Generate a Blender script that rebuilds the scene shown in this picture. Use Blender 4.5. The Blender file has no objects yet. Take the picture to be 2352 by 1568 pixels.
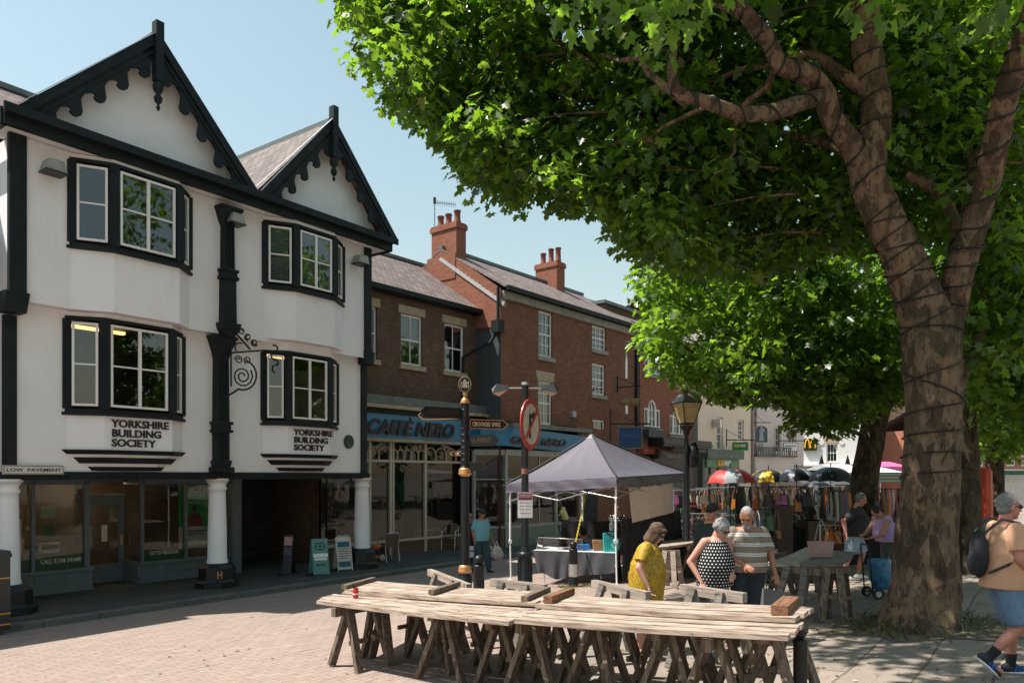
import bpy, math, random
import numpy as np
from mathutils import Vector, Matrix, Euler
sc = bpy.context.scene
COL = sc.collection
rnd = random.Random(11)
# ---------------------------------------------------------------- camera
CZ = 2.7                       # street level is z = 0, the square rises towards the camera
CX, HY, FL = 1176.0, 1092.0, 1750.0
cam = bpy.data.cameras.new("camera"); camo = bpy.data.objects.new("camera", cam); COL.objects.link(camo)
camo.location = (0, 0, CZ); camo.rotation_euler = (math.radians(90), 0, 0)
cam.sensor_width = 36; cam.lens = FL/2352*36; cam.shift_y = (HY-784)/2352; cam.clip_start = .05; cam.clip_end = 3000
sc.camera = camo
# ---------------------------------------------------------------- light
SUN = Vector((-.546, -.045, 1.0)).normalized()          # towards the sun
world = bpy.data.worlds.new("World"); sc.world = world; world.use_nodes = True
wn = world.node_tree; bg = wn.nodes["Background"]
sky = wn.nodes.new("ShaderNodeTexSky"); sky.sky_type = 'NISHITA'; sky.sun_disc = False
sky.sun_elevation = math.asin(SUN.z); sky.sun_rotation = math.atan2(SUN.x, SUN.y)
sky.air_density = 1.9; sky.dust_density = 0.8; sky.ozone_density = 1.0; sky.altitude = 80
hs = wn.nodes.new("ShaderNodeHueSaturation"); hs.inputs['Saturation'].default_value = .80; hs.inputs['Hue'].default_value = .477
wn.links.new(sky.outputs[0], hs.inputs['Color']); wn.links.new(hs.outputs[0], bg.inputs[0]); bg.inputs[1].default_value = .085
sl = bpy.data.lights.new("sun", 'SUN'); sl.energy = 5.0; sl.angle = math.radians(.55); sl.color = (1, .945, .87)
so = bpy.data.objects.new("sun", sl); COL.objects.link(so); so.location = (-20, -14, 40)
so.rotation_euler = SUN.to_track_quat('Z', 'Y').to_euler()
sc.view_settings.view_transform = 'Standard'; sc.view_settings.look = 'None'
sc.view_settings.exposure = 0.84; sc.view_settings.gamma = 1
sc.cycles.max_bounces = 6; sc.cycles.transparent_max_bounces = 12; sc.cycles.diffuse_bounces = 3
sc.cycles.transmission_bounces = 3; sc.cycles.glossy_bounces = 3
# ---------------------------------------------------------------- geometry of the place
KU = Vector((.5885, .8085)); KN = Vector((.8085, -.5885))   # along the kerb, and from the kerb into the square
def gz(X, Y):                                               # height of the ground
    t = KN.x*X+KN.y*Y+14.75
    return .0561*min(t, 45) if t > 0 else .1
def at(x, y, Y): return Vector(((x-CX)/FL*Y, Y, CZ-(y-HY)/FL*Y))
def gp(x, y, h=0.0):                                        # point of the sloping square (raised by h)
    q = (x-CX)/FL; v = (y-HY)/FL
    Y = (CZ-h-.0561*14.75)/(v+.0561*(KN.x*q+KN.y))
    X = q*Y
    if KN.x*X+KN.y*Y+14.75 < 0:
        Y = (CZ-h-.1)/v; X = q*Y
    return Vector((X, Y, CZ-v*Y))
class Frame:                                                # a facade: s along it, b into the building
    def __init__(s, vpx, P0):
        u = Vector((vpx-CX, FL)).normalized() if not hasattr(vpx, '__len__') else Vector(vpx).normalized(); s.u = u; s.d = Vector((-u.y, u.x)); s.P0 = Vector((P0[0], P0[1]))
        s.rz = math.atan2(u.y, u.x)
    def pick(s, x, y, b=0.0):
        q = (x-CX)/FL; A = s.P0+s.d*b
        S = (q*A.y-A.x)/(s.u.x-q*s.u.y); Y = A.y+S*s.u.y
        return S, CZ-(y-HY)/FL*Y
    def W(s, S, b, z): p = s.P0+s.u*S+s.d*b; return Vector((p.x, p.y, z))
# ---------------------------------------------------------------- mesh builder
class MB:
    def __init__(s): s.V = []; s.F = []; s.M = []; s.S = []; s.m = 0
    def add(s, vs, fs, sm=False):
        o = len(s.V); s.V += [tuple(v) for v in vs]
        for f in fs: s.F.append([i+o for i in f]); s.M.append(s.m); s.S.append(sm)
    def bx(s, x0, x1, y0, y1, z0, z1):
        x0, x1 = sorted((x0, x1)); y0, y1 = sorted((y0, y1)); z0, z1 = sorted((z0, z1))
        s.add([(x0,y0,z0),(x1,y0,z0),(x1,y1,z0),(x0,y1,z0),(x0,y0,z1),(x1,y0,z1),(x1,y1,z1),(x0,y1,z1)],
              [(0,3,2,1),(4,5,6,7),(0,1,5,4),(1,2,6,5),(2,3,7,6),(3,0,4,7)]); return s
    def beam(s, a, b, w, h, up=(0,0,1), ch=0.0):            # bar from a to b, w wide, h along up
        a = Vector(a); b = Vector(b); d = (b-a).normalized(); u = Vector(up)
        if abs(d.dot(u)) > .98: u = Vector((1, 0, 0))
        r = d.cross(u).normalized(); u = r.cross(d).normalized()
        vs = []
        for p in (a, b):
            for i, j in ((-1,-1),(1,-1),(1,1),(-1,1)): vs.append(p+r*(w/2*i)+u*(h/2*j))
        s.add(vs, [(0,1,2,3),(7,6,5,4),(0,4,5,1),(1,5,6,2),(2,6,7,3),(3,7,4,0)]); return s
    def xz(s, pts, y0, y1):                                 # outline in x,z pushed from y0 to y1
        n = len(pts); A = sum(pts[i][0]*pts[(i+1)%n][1]-pts[(i+1)%n][0]*pts[i][1] for i in range(n))
        if A < 0: pts = pts[::-1]
        if y0 > y1: y0, y1 = y1, y0
        s.add([(p[0], y0, p[1]) for p in pts]+[(p[0], y1, p[1]) for p in pts],
              [tuple(range(n)), tuple(range(2*n-1, n-1, -1))]+[(i, i+n, (i+1)%n+n, (i+1)%n) for i in range(n)]); return s
    def yz(s, pts, x0, x1):
        n = len(pts)
        s.add([(x0, p[0], p[1]) for p in pts]+[(x1, p[0], p[1]) for p in pts],
              [tuple(range(n-1, -1, -1)), tuple(range(n, 2*n))]+[(i, (i+1)%n, (i+1)%n+n, i+n) for i in range(n)]); return s
    def xy(s, pts, z0, z1):
        n = len(pts); A = sum(pts[i][0]*pts[(i+1)%n][1]-pts[(i+1)%n][0]*pts[i][1] for i in range(n))
        if A < 0: pts = pts[::-1]
        f0 = z0 if callable(z0) else (lambda x, y: z0); f1 = z1 if callable(z1) else (lambda x, y: z1)
        s.add([(p[0], p[1], f0(*p)) for p in pts]+[(p[0], p[1], f1(*p)) for p in pts],
              [tuple(range(n-1, -1, -1)), tuple(range(n, 2*n))]+[(i, (i+1)%n, (i+1)%n+n, i+n) for i in range(n)]); return s
    def quad(s, *p, sm=False): s.add(p, [tuple(range(len(p)))], sm); return s
    def lathe(s, prof, c=(0,0,0), n=16, sm=True, rot=0):
        vs = []; fs = []
        for r, z in prof:
            for k in range(n):
                a = 2*math.pi*k/n+rot; vs.append((c[0]+r*math.cos(a), c[1]+r*math.sin(a), c[2]+z))
        for j in range(len(prof)-1):
            for k in range(n): fs.append((j*n+k, j*n+(k+1)%n, (j+1)*n+(k+1)%n, (j+1)*n+k))
        s.add(vs, fs, sm); m = len(prof)-1
        s.add([vs[k] for k in range(n)][::-1], [tuple(range(n))]); s.add([vs[m*n+k] for k in range(n)], [tuple(range(n))]); return s
    def tube(s, pts, rad, n=8, sm=True, cap=True):
        pts = [Vector(p) for p in pts]; N = len(pts)
        if not hasattr(rad, '__len__'): rad = [rad]*N
        u = None; vs = []
        for i, p in enumerate(pts):
            d = (pts[min(i+1, N-1)]-pts[max(i-1, 0)]).normalized()
            if u is None: u = d.orthogonal().normalized()
            u = (u-d*u.dot(d)); u = u.normalized() if u.length > 1e-6 else d.orthogonal().normalized(); v = d.cross(u)
            for k in range(n):
                a = 2*math.pi*k/n; vs.append(p+(u*math.cos(a)+v*math.sin(a))*rad[i])
        fs = [(j*n+k, j*n+(k+1)%n, (j+1)*n+(k+1)%n, (j+1)*n+k) for j in range(N-1) for k in range(n)]
        s.add(vs, fs, sm)
        if cap: s.add([vs[k] for k in range(n)][::-1], [tuple(range(n))]); s.add([vs[(N-1)*n+k] for k in range(n)], [tuple(range(n))])
        return s
    def ell(s, c, r, R=None, n=16, m=10):
        vs = []; fs = []; c = Vector(c)
        if not hasattr(r, '__len__'): r = (r, r, r)
        for j in range(1, m):
            t = math.pi*j/m
            for k in range(n):
                a = 2*math.pi*k/n; p = Vector((r[0]*math.sin(t)*math.cos(a), r[1]*math.sin(t)*math.sin(a), r[2]*math.cos(t)))
                if R is not None: p = R @ p
                vs.append(c+p)
        for j in range(m-2):
            for k in range(n): fs.append((j*n+k, (j+1)*n+k, (j+1)*n+(k+1)%n, j*n+(k+1)%n))
        T = Vector((0, 0, r[2])); B = -T
        if R is not None: T = R @ T; B = R @ B
        vs += [c+T, c+B]; a = len(vs)-2
        fs += [(a, k, (k+1)%n) for k in range(n)]+[(a+1, (m-2)*n+(k+1)%n, (m-2)*n+k) for k in range(n)]
        s.add(vs, fs, True); return s
    def cap(s, a, b, ra, rb, n=12):                          # tapered capsule
        a = Vector(a); b = Vector(b); d = b-a; L = d.length; d = d.normalized() if L > 1e-6 else Vector((0, 0, 1))
        pts = []; rs = []
        for t in (80, 50, 25): pts.append(a-d*(ra*math.sin(math.radians(t)))); rs.append(ra*math.cos(math.radians(t)))
        pts += [a, b]; rs += [ra, rb]
        for t in (25, 50, 80): pts.append(b+d*(rb*math.sin(math.radians(t)))); rs.append(rb*math.cos(math.radians(t)))
        return s.tube(pts, rs, n)
    def chain(s, pts, rs, n=12):
        for i in range(len(pts)-1): s.cap(pts[i], pts[i+1], rs[i], rs[i+1], n)
        return s
    def loft(s, rings, n=20, sm=True):                       # horizontal ellipses (x,y,z,rx,ry)
        vs = []
        for (x, y, z, rx, ry) in rings:
            for k in range(n):
                a = 2*math.pi*k/n; vs.append((x+rx*math.cos(a), y+ry*math.sin(a), z))
        N = len(rings)
        s.add(vs, [(j*n+k, j*n+(k+1)%n, (j+1)*n+(k+1)%n, (j+1)*n+k) for j in range(N-1) for k in range(n)], sm)
        s.add([vs[k] for k in range(n)][::-1], [tuple(range(n))]); s.add([vs[(N-1)*n+k] for k in range(n)], [tuple(range(n))]); return s
    def mesh(s, name, mats):
        me = bpy.data.meshes.new(name); me.from_pydata(s.V, [], s.F)
        for m in (mats if isinstance(mats, (list, tuple)) else [mats]): me.materials.append(m)
        me.polygons.foreach_set('material_index', s.M); me.polygons.foreach_set('use_smooth', s.S); me.update(); return me
    def build(s, name, mats, parent=None, loc=None, rz=None):
        o = bpy.data.objects.new(name, s.mesh(name, mats)); COL.objects.link(o)
        if parent: o.parent = parent
        if loc is not None: o.location = loc
        if rz is not None: o.rotation_euler = (0, 0, rz)
        return o
def tag(o, label, cat, group=None):
    o['label'] = label; o['category'] = cat
    if group: o['group'] = group
    return o
def thing(name, label, cat, loc=(0,0,0), rz=0, group=None):
    o = bpy.data.objects.new(name, None); COL.objects.link(o); o.location = loc; o.rotation_euler = (0, 0, rz)
    o.empty_display_size = .2
    return tag(o, label, cat, group)
def kids(o): return [c for c in COL.objects if c.parent == o]
def dup(o, label=None, loc=None, rz=None, group=None, tree=None):
    c = o.copy(); COL.objects.link(c)
    if label: c['label'] = label
    if group: c['group'] = group
    if loc is not None: c.location = loc
    if rz is not None: c.rotation_euler = (0, 0, rz)
    def rec(src, dst):
        for k in [q for q in src.children]:
            d = k.copy(); COL.objects.link(d); d.parent = dst; rec(k, d)
    rec(o, c); return c
# ---------------------------------------------------------------- materials
MAT = {}
def nodes(name, rough=.6, metal=0, spec=.5):
    m = bpy.data.materials.new(name); m.use_nodes = True; nt = m.node_tree
    p = nt.nodes["Principled BSDF"]; p.inputs['Roughness'].default_value = rough; p.inputs['Metallic'].default_value = metal
    p.inputs['Specular IOR Level'].default_value = spec; MAT[name] = m
    return m, nt, p
def N(nt, t, **k):
    n = nt.nodes.new(t)
    for a, v in k.items():
        if a.startswith('i_'):
            n.inputs[a[2:].replace('_', ' ')].default_value = v
        else: setattr(n, a, v)
    return n
def rgb(c): return (c[0], c[1], c[2], 1)
def mul(c, k): return tuple(min(1, x*k) for x in c)
def noise(nt, src, scale, detail=4, rough=.6):
    n = N(nt, 'ShaderNodeTexNoise'); n.inputs['Scale'].default_value = scale; n.inputs['Detail'].default_value = detail
    n.inputs['Roughness'].default_value = rough
    nt.links.new(src, n.inputs['Vector']); return n.outputs['Fac']
def ramp(nt, src, stops):
    r = N(nt, 'ShaderNodeValToRGB'); e = r.color_ramp.elements
    while len(e) < len(stops): e.new(.5)
    for i, (p, c) in enumerate(stops): e[i].position = p; e[i].color = rgb(c) if hasattr(c, '__len__') else (c, c, c, 1)
    nt.links.new(src, r.inputs['Fac']); return r.outputs['Color']
def mix(nt, fac, a, b, mode='MIX'):
    n = N(nt, 'ShaderNodeMix', data_type='RGBA', blend_type=mode)
    for s, v in ((0, fac), (6, a), (7, b)):
        if isinstance(v, bpy.types.NodeSocket): nt.links.new(v, n.inputs[s])
        else: n.inputs[s].default_value = v if s == 0 else rgb(v)
    return n.outputs[2]
def math_(nt, op, a, b=None, c=None):
    n = N(nt, 'ShaderNodeMath', operation=op)
    for i, v in enumerate((a, b, c)):
        if v is None: continue
        if isinstance(v, bpy.types.NodeSocket): nt.links.new(v, n.inputs[i])
        else: n.inputs[i].default_value = v
    return n.outputs[0]
def bump(nt, p, h, st=.3, dist=.01):
    b = N(nt, 'ShaderNodeBump'); b.inputs['Strength'].default_value = st; b.inputs['Distance'].default_value = dist
    nt.links.new(h, b.inputs['Height']); nt.links.new(b.outputs[0], p.inputs['Normal'])
def obj_xyz(nt, world=False):
    if world: g = N(nt, 'ShaderNodeNewGeometry'); src = g.outputs['Position']
    else: g = N(nt, 'ShaderNodeTexCoord'); src = g.outputs['Object']
    x = N(nt, 'ShaderNodeSeparateXYZ'); nt.links.new(src, x.inputs[0]); return src, x.outputs
def comb(nt, x, y, z=0.0):
    c = N(nt, 'ShaderNodeCombineXYZ')
    for i, v in enumerate((x, y, z)):
        if isinstance(v, bpy.types.NodeSocket): nt.links.new(v, c.inputs[i])
        else: c.inputs[i].default_value = v
    return c.outputs[0]
def plain(name, col, rough=.6, metal=0, var=.18, scale=6, bm=0.0, spec=.5):
    m, nt, p = nodes(name, rough, metal, spec); src, _ = obj_xyz(nt)
    f = noise(nt, src, scale, 5, .65)
    nt.links.new(ramp(nt, f, [(.3, mul(col, 1-var)), (.7, mul(col, 1+var))]), p.inputs['Base Color'])
    if rough > .15: nt.links.new(ramp(nt, f, [(.3, min(1, rough*1.15)), (.7, rough*.85)]), p.inputs['Roughness'])
    if bm: bump(nt, p, noise(nt, src, scale*12, 3), bm, .004)
    return m
def render_wall(name, col):
    m, nt, p = nodes(name, .85, 0, .2); src, xyz = obj_xyz(nt)
    f = noise(nt, src, 1.3, 5, .6); big = noise(nt, comb(nt, xyz[0], xyz[1], math_(nt, 'MULTIPLY', xyz[2], .12)), 3.2, 4)
    c = mix(nt, ramp(nt, f, [(.35, 0.), (.75, .55)]), col, mul(col, .86))
    c = mix(nt, ramp(nt, big, [(.56, 0.), (.8, .35)]), c, mul((col[0]*.72, col[1]*.68, col[2]*.62), 1))
    nt.links.new(c, p.inputs['Base Color']); bump(nt, p, noise(nt, src, 55, 3), .35, .004); return m
def brickmat(name, c1, c2, mortar, w=.225, h=.075, soot=.3, bm=.5):
    m, nt, p = nodes(name, .9, 0, .15); src, xyz = obj_xyz(nt)
    v = comb(nt, math_(nt, 'ADD', xyz[0], xyz[1]), xyz[2])
    b = N(nt, 'ShaderNodeTexBrick', offset=.5); nt.links.new(v, b.inputs['Vector'])
    b.inputs['Scale'].default_value = 1; b.inputs['Brick Width'].default_value = w; b.inputs['Row Height'].default_value = h
    b.inputs['Mortar Size'].default_value = .006; b.inputs['Mortar Smooth'].default_value = .4; b.inputs['Bias'].default_value = -.1
    b.inputs['Color1'].default_value = rgb(c1); b.inputs['Color2'].default_value = rgb(c2); b.inputs['Mortar'].default_value = rgb(mortar)
    f = noise(nt, src, .9, 5, .7); f2 = noise(nt, v, 9, 3)
    c = mix(nt, ramp(nt, f2, [(.35, 0.), (.7, .5)]), b.outputs[0], mul(c2, .55))
    c = mix(nt, ramp(nt, f, [(.4, 0.), (.75, soot)]), c, mul(c1, .35))
    nt.links.new(c, p.inputs['Base Color'])
    bump(nt, p, math_(nt, 'ADD', math_(nt, 'MULTIPLY', b.outputs['Fac'], -1.), math_(nt, 'MULTIPLY', f2, .5)), bm, .01); return m
def slatemat(name, col, axis=0, w=.26, h=.13):
    m, nt, p = nodes(name, .8, 0, .25); src, xyz = obj_xyz(nt)
    v = comb(nt, xyz[axis], math_(nt, 'MULTIPLY', xyz[2], 1.0))
    b = N(nt, 'ShaderNodeTexBrick', offset=.5); nt.links.new(v, b.inputs['Vector'])
    b.inputs['Scale'].default_value = 1; b.inputs['Brick Width'].default_value = w; b.inputs['Row Height'].default_value = h
    b.inputs['Mortar Size'].default_value = .012; b.inputs['Mortar Smooth'].default_value = .2
    b.inputs['Color1'].default_value = rgb(mul(col, .75)); b.inputs['Color2'].default_value = rgb(mul(col, 1.25)); b.inputs['Mortar'].default_value = rgb(mul(col, .25))
    f = noise(nt, src, 2.2, 5, .7); c = mix(nt, ramp(nt, f, [(.45, 0.), (.7, .6)]), b.outputs[0], (col[0]*.5, col[1]*.55, col[2]*.5))
    nt.links.new(c, p.inputs['Base Color']); bump(nt, p, math_(nt, 'SUBTRACT', noise(nt, v, 7, 3), b.outputs['Fac']), .6, .015); return m
def woodmat(name, col, dark, ax=0, sc_=1.0):
    m, nt, p = nodes(name, .82, 0, .2); src, xyz = obj_xyz(nt)
    k = [2.0, 2.0, 2.0]; k[ax] = .12
    v = comb(nt, *[math_(nt, 'MULTIPLY', xyz[i], k[i]*sc_) for i in range(3)])
    f = noise(nt, v, 18, 6, .7); g = noise(nt, src, 2.5*sc_, 4, .6)
    oi = N(nt, 'ShaderNodeObjectInfo')
    c = mix(nt, ramp(nt, f, [(.40, 1.), (.56, 0.)]), col, dark)
    c = mix(nt, ramp(nt, g, [(.5, 0.), (.72, .6)]), c, mul(dark, .9))
    gi = N(nt, 'ShaderNodeNewGeometry'); isl = gi.outputs['Random Per Island']
    c = mix(nt, math_(nt, 'MULTIPLY', isl, .45), c, mul(dark, 1.1)); c = mix(nt, ramp(nt, noise(nt, src, 7*sc_, 3, .6), [(.66, 0.), (.72, .8)]), c, mul(dark, .45))
    nt.links.new(c, p.inputs['Base Color']); bump(nt, p, f, .5, .006); return m
def glassmat(name, tint=(.75,.8,.8), base=.06, k=1.15):
    m = bpy.data.materials.new(name); m.use_nodes = True; nt = m.node_tree; nt.nodes.remove(nt.nodes["Principled BSDF"])
    t = N(nt, 'ShaderNodeBsdfTransparent'); t.inputs[0].default_value = rgb(tint)
    g = N(nt, 'ShaderNodeBsdfGlossy'); g.inputs['Roughness'].default_value = .015; g.inputs[0].default_value = (.95, 1, 1, 1)
    src, xyz = obj_xyz(nt); b = N(nt, 'ShaderNodeBump'); b.inputs['Strength'].default_value = .05; b.inputs['Distance'].default_value = .02
    nt.links.new(noise(nt, src, 1.7, 1), b.inputs['Height']); nt.links.new(b.outputs[0], g.inputs['Normal'])
    fr = N(nt, 'ShaderNodeFresnel'); fr.inputs[0].default_value = 1.5
    f = math_(nt, 'MULTIPLY_ADD', fr.outputs[0], k, base)
    x = N(nt, 'ShaderNodeMixShader'); nt.links.new(f, x.inputs[0]); nt.links.new(t.outputs[0], x.inputs[1]); nt.links.new(g.outputs[0], x.inputs[2])
    nt.links.new(x.outputs[0], nt.nodes['Material Output'].inputs[0]); MAT[name] = m; return m
def emis(name, col, st):
    m, nt, p = nodes(name); p.inputs['Base Color'].default_value = rgb(col); p.inputs['Emission Color'].default_value = rgb(col)
    p.inputs['Emission Strength'].default_value = st; return m
white_wall = render_wall('white_render', (.80, .785, .80))
cream_wall = render_wall('cream_render', (.72, .60, .47))
pink_wall = render_wall('pale_pink_render', (.62, .54, .50))
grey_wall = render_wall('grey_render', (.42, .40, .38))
bright_wall = brickmat('white_painted_brick', (.80, .79, .75), (.76, .75, .71), (.62, .61, .58), soot=.06, bm=.3)
black = plain('black_gloss_paint', (.010, .015, .017), .6, 0, .3, 3, .4, spec=.22)
iron = plain('black_iron', (.010, .012, .014), .38, 0, .3, 12, .25, spec=.35)
sashw = plain('white_sash_paint', (.74, .72, .70), .5, 0, .06, 9)
glass = glassmat('window_glass')
shopglass = glassmat('shop_glass', (.72, .74, .72), .01, .85)
slate = slatemat('slate_along', (.20, .155, .145), 0)
slateg = slatemat('slate_gable', (.18, .145, .135), 1, .30, .17)
brick1 = brickmat('brown_brick', (.185, .108, .074), (.112, .070, .052), (.13, .115, .10), soot=.55)
brick2 = brickmat('red_brick', (.245, .112, .066), (.165, .072, .044), (.20, .145, .115), soot=.35)
brick3 = brickmat('orange_lit_brick', (.30, .115, .070), (.23, .085, .052), (.25, .18, .15), soot=.2)  # sunlight put into the colour: gable end and chimneys; shared with arched building
brick4 = brickmat('far_brick', (.42, .16, .10), (.36, .13, .08), (.40, .33, .28), soot=.1)
stone = plain('sandstone', (.36, .29, .20), .85, 0, .2, 5, .3)
greystone = plain('grey_stone', (.24, .235, .20), .85, 0, .22, 5, .3)
lead = plain('lead_sheet', (.10, .12, .115), .55, 0, .25, 4, .1)
bluef = plain('blue_fascia', (.03, .20, .37), .42, 0, .08, 2)
creamp = plain('cream_paint', (.42, .38, .31), .55, 0, .1, 5)
greenp = plain('grey_green_paint', (.13, .165, .135), .5, 0, .12, 5)
ybsp = plain('slate_blue_paint', (.10, .13, .145), .45, 0, .12, 5)
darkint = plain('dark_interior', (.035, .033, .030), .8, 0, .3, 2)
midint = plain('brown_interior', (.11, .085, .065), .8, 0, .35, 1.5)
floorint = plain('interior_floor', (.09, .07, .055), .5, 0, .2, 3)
gold = plain('gold_paint', (.62, .31, .12), .35, .4, .1, 9)
steel = plain('galvanised_steel', (.52, .51, .50), .38, .75, .12, 14)
alum = plain('bright_aluminium', (.62, .62, .60), .3, .85, .1, 14)
potm = plain('terracotta', (.20, .065, .045), .8, 0, .2, 12, .2)
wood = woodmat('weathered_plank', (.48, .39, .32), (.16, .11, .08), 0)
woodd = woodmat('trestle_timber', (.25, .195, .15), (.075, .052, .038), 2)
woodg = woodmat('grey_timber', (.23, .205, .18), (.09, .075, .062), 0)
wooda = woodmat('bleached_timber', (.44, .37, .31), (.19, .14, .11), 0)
woodo = woodmat('brown_batten', (.28, .14, .075), (.12, .06, .035), 0)
redp = plain('red_paint', (.42, .035, .025), .45, 0, .1, 9)
signw = plain('off_white_sign', (.60, .55, .50), .55, 0, .08, 9)
whitep = plain('clean_white', (.78, .78, .77), .5, 0, .04, 9)
blackp = plain('lettering_black', (.012, .012, .016), .5, 0, .1, 9)
def sole(name, c, r=.6, **k): return plain(name, c, r, 0, **k)
# ---------------------------------------------------------------- lettering
def text(body, box, parent, mat, name='lettering', bold=.0, shear=0, depth=.012, b=0, align='LEFT', ax='xz', flip=False, sp=1.0):
    """writing fitted into box (x0,x1,z0,z1) of the parent's facade, standing proud of depth b"""
    cu = bpy.data.curves.new('t', 'FONT'); cu.body = body; cu.extrude = depth/2; cu.offset = bold; cu.shear = shear; cu.align_x = align
    cu.resolution_u = 3; cu.space_line = .92; cu.space_character = sp
    o = bpy.data.objects.new('t', cu); COL.objects.link(o); bpy.context.view_layer.update()
    me = bpy.data.meshes.new_from_object(o.evaluated_get(bpy.context.evaluated_depsgraph_get())); bpy.data.objects.remove(o)
    n = len(me.vertices); co = np.empty(n*3, 'f'); me.vertices.foreach_get('co', co); co = co.reshape(-1, 3)
    mn = co.min(0); mx = co.max(0); x0, x1, z0, z1 = box
    X = (co[:, 0]-mn[0])/(mx[0]-mn[0]); Z = (co[:, 1]-mn[1])/(mx[1]-mn[1]); D = co[:, 2]
    out = np.empty_like(co)
    if ax == 'xz': out[:, 0] = x0+X*(x1-x0); out[:, 1] = b-D; out[:, 2] = z0+Z*(z1-z0)
    else: out[:, 1] = x0+X*(x1-x0); out[:, 0] = b+D; out[:, 2] = z0+Z*(z1-z0)
    me.vertices.foreach_set('co', out.ravel()); me.materials.clear(); me.materials.append(mat); me.update()
    q = bpy.data.objects.new(name, me); COL.objects.link(q); q.parent = parent; return q
# ---------------------------------------------------------------- walls and windows
def holed(mb, s0, s1, z0, z1, holes, b=0.0, rev=.14):
    xs = sorted({s0, s1, *[h[0] for h in holes], *[h[1] for h in holes]}); xs = [x for x in xs if s0 <= x <= s1]
    zs = sorted({z0, z1, *[h[2] for h in holes], *[h[3] for h in holes]}); zs = [z for z in zs if z0 <= z <= z1]
    for i in range(len(xs)-1):
        for j in range(len(zs)-1):
            cx = (xs[i]+xs[i+1])/2; cz = (zs[j]+zs[j+1])/2
            if any(h[0] < cx < h[1] and h[2] < cz < h[3] for h in holes): continue
            mb.quad((xs[i], b, zs[j]), (xs[i+1], b, zs[j]), (xs[i+1], b, zs[j+1]), (xs[i], b, zs[j+1]))
    for a, c, d, e in [h[:4] for h in holes]:
        r = b+rev
        mb.quad((a, b, d), (a, r, d), (a, r, e), (a, b, e)); mb.quad((c, r, d), (c, b, d), (c, b, e), (c, r, e))
        mb.quad((a, b, e), (a, r, e), (c, r, e), (c, b, e)); mb.quad((a, r, d), (a, b, d), (c, b, d), (c, r, d))
def sash(par, a, c, d, e, b=0.0, cols=2, rows=4, rev=.10, sill=None, lintel=None, mat=sashw, fw=.07, lm=None, sill_m=None, curtain=True):
    m = MB(); y0 = b+rev-.03; y1 = b+rev+.05; mid = (d+e)/2
    m.bx(a, a+fw, y0, y1, d, e); m.bx(c-fw, c, y0, y1, d, e); m.bx(a+fw, c-fw, y0, y1, e-fw, e); m.bx(a+fw, c-fw, y0-.02, y1, d, d+fw*1.1)
    m.bx(a+fw, c-fw, y0+.01, y1, mid-.025, mid+.025)
    for k in range(1, cols):
        x = a+fw+(c-a-2*fw)*k/cols; m.bx(x-.013, x+.013, y0+.015, y1-.01, d+fw, mid-.025); m.bx(x-.013, x+.013, y0+.015, y1-.01, mid+.025, e-fw)
    hr = max(1, rows//2)
    for k in range(1, hr):
        for lo, hi in ((d+fw, mid), (mid, e-fw)):
            z = lo+(hi-lo)*k/hr; m.bx(a+fw, c-fw, y0+.017, y1-.012, z-.013, z+.013)
    w = m.build('window', mat, par)
    p = MB(); p.quad((a+fw, y0+.04, d+fw), (c-fw, y0+.04, d+fw), (c-fw, y0+.04, e-fw), (a+fw, y0+.04, e-fw)); p.build('pane', glass, w)
    if sill: s_ = MB(); s_.bx(a-.10, c+.10, b-.09, b+rev-.04, d-.16, d-.003); s_.build('sill', sill_m or sill, w)
    if lintel:
        l = MB(); h = lintel
        if lm == 'flare': l.xz([(a-.06, e+.003), (c+.06, e+.003), (c+.17, e+h), (a-.17, e+h)], b-.025, b+.09)
        else: l.bx(a-.12, c+.12, b-.02, b+.09, e+.003, e+h)
        l.build('lintel', stone, w)
    return w
def cornerwin(par, p, q, z0, z1, cols, b_m=black, mid=.5, name='window', blind=False):
    """a casement light between plan points p and q"""
    p = Vector((p[0], p[1], 0)); q = Vector((q[0], q[1], 0)); d = (q-p).normalized(); n = Vector((d.y, -d.x, 0)); L = (q-p).length
    m = MB(); f = .045
    def P(t, z, o=0): return p+d*t+n*o+Vector((0, 0, z))
    m.beam(P(f/2, z0), P(f/2, z1), f, .05, n); m.beam(P(L-f/2, z0), P(L-f/2, z1), f, .05, n)
    m.beam(P(f, z0+f/2), P(L-f, z0+f/2), .05, f); m.beam(P(f, z1-f/2), P(L-f, z1-f/2), .05, f)
    for k in range(1, cols): m.beam(P(L*k/cols, z0+f), P(L*k/cols, z1-f), .06, .045, n)
    zm = z0+(z1-z0)*mid
    for k in range(cols): m.beam(P(L*k/cols+.035, zm), P(L*(k+1)/cols-.035, zm), .035, .03)
    w = m.build(name, sashw, par); g = MB(); g.quad(P(f, z0+f, -.01), P(L-f, z0+f, -.01), P(L-f, z1-f, -.01), P(f, z1-f, -.01)); g.build('pane', glass, w)
    if blind:
        v = MB(); k = 0; z = z0+.06
        while z < z1-.05: v.quad(P(.06, z, -.06), P(L-.06, z, -.06), P(L-.06, z+.030, -.075), P(.06, z+.030, -.075)); z += .042
        v.build('blind', sole_blind, w)
    return w
sole_blind = plain('blind_slats', (.33, .35, .36), .6)
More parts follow.
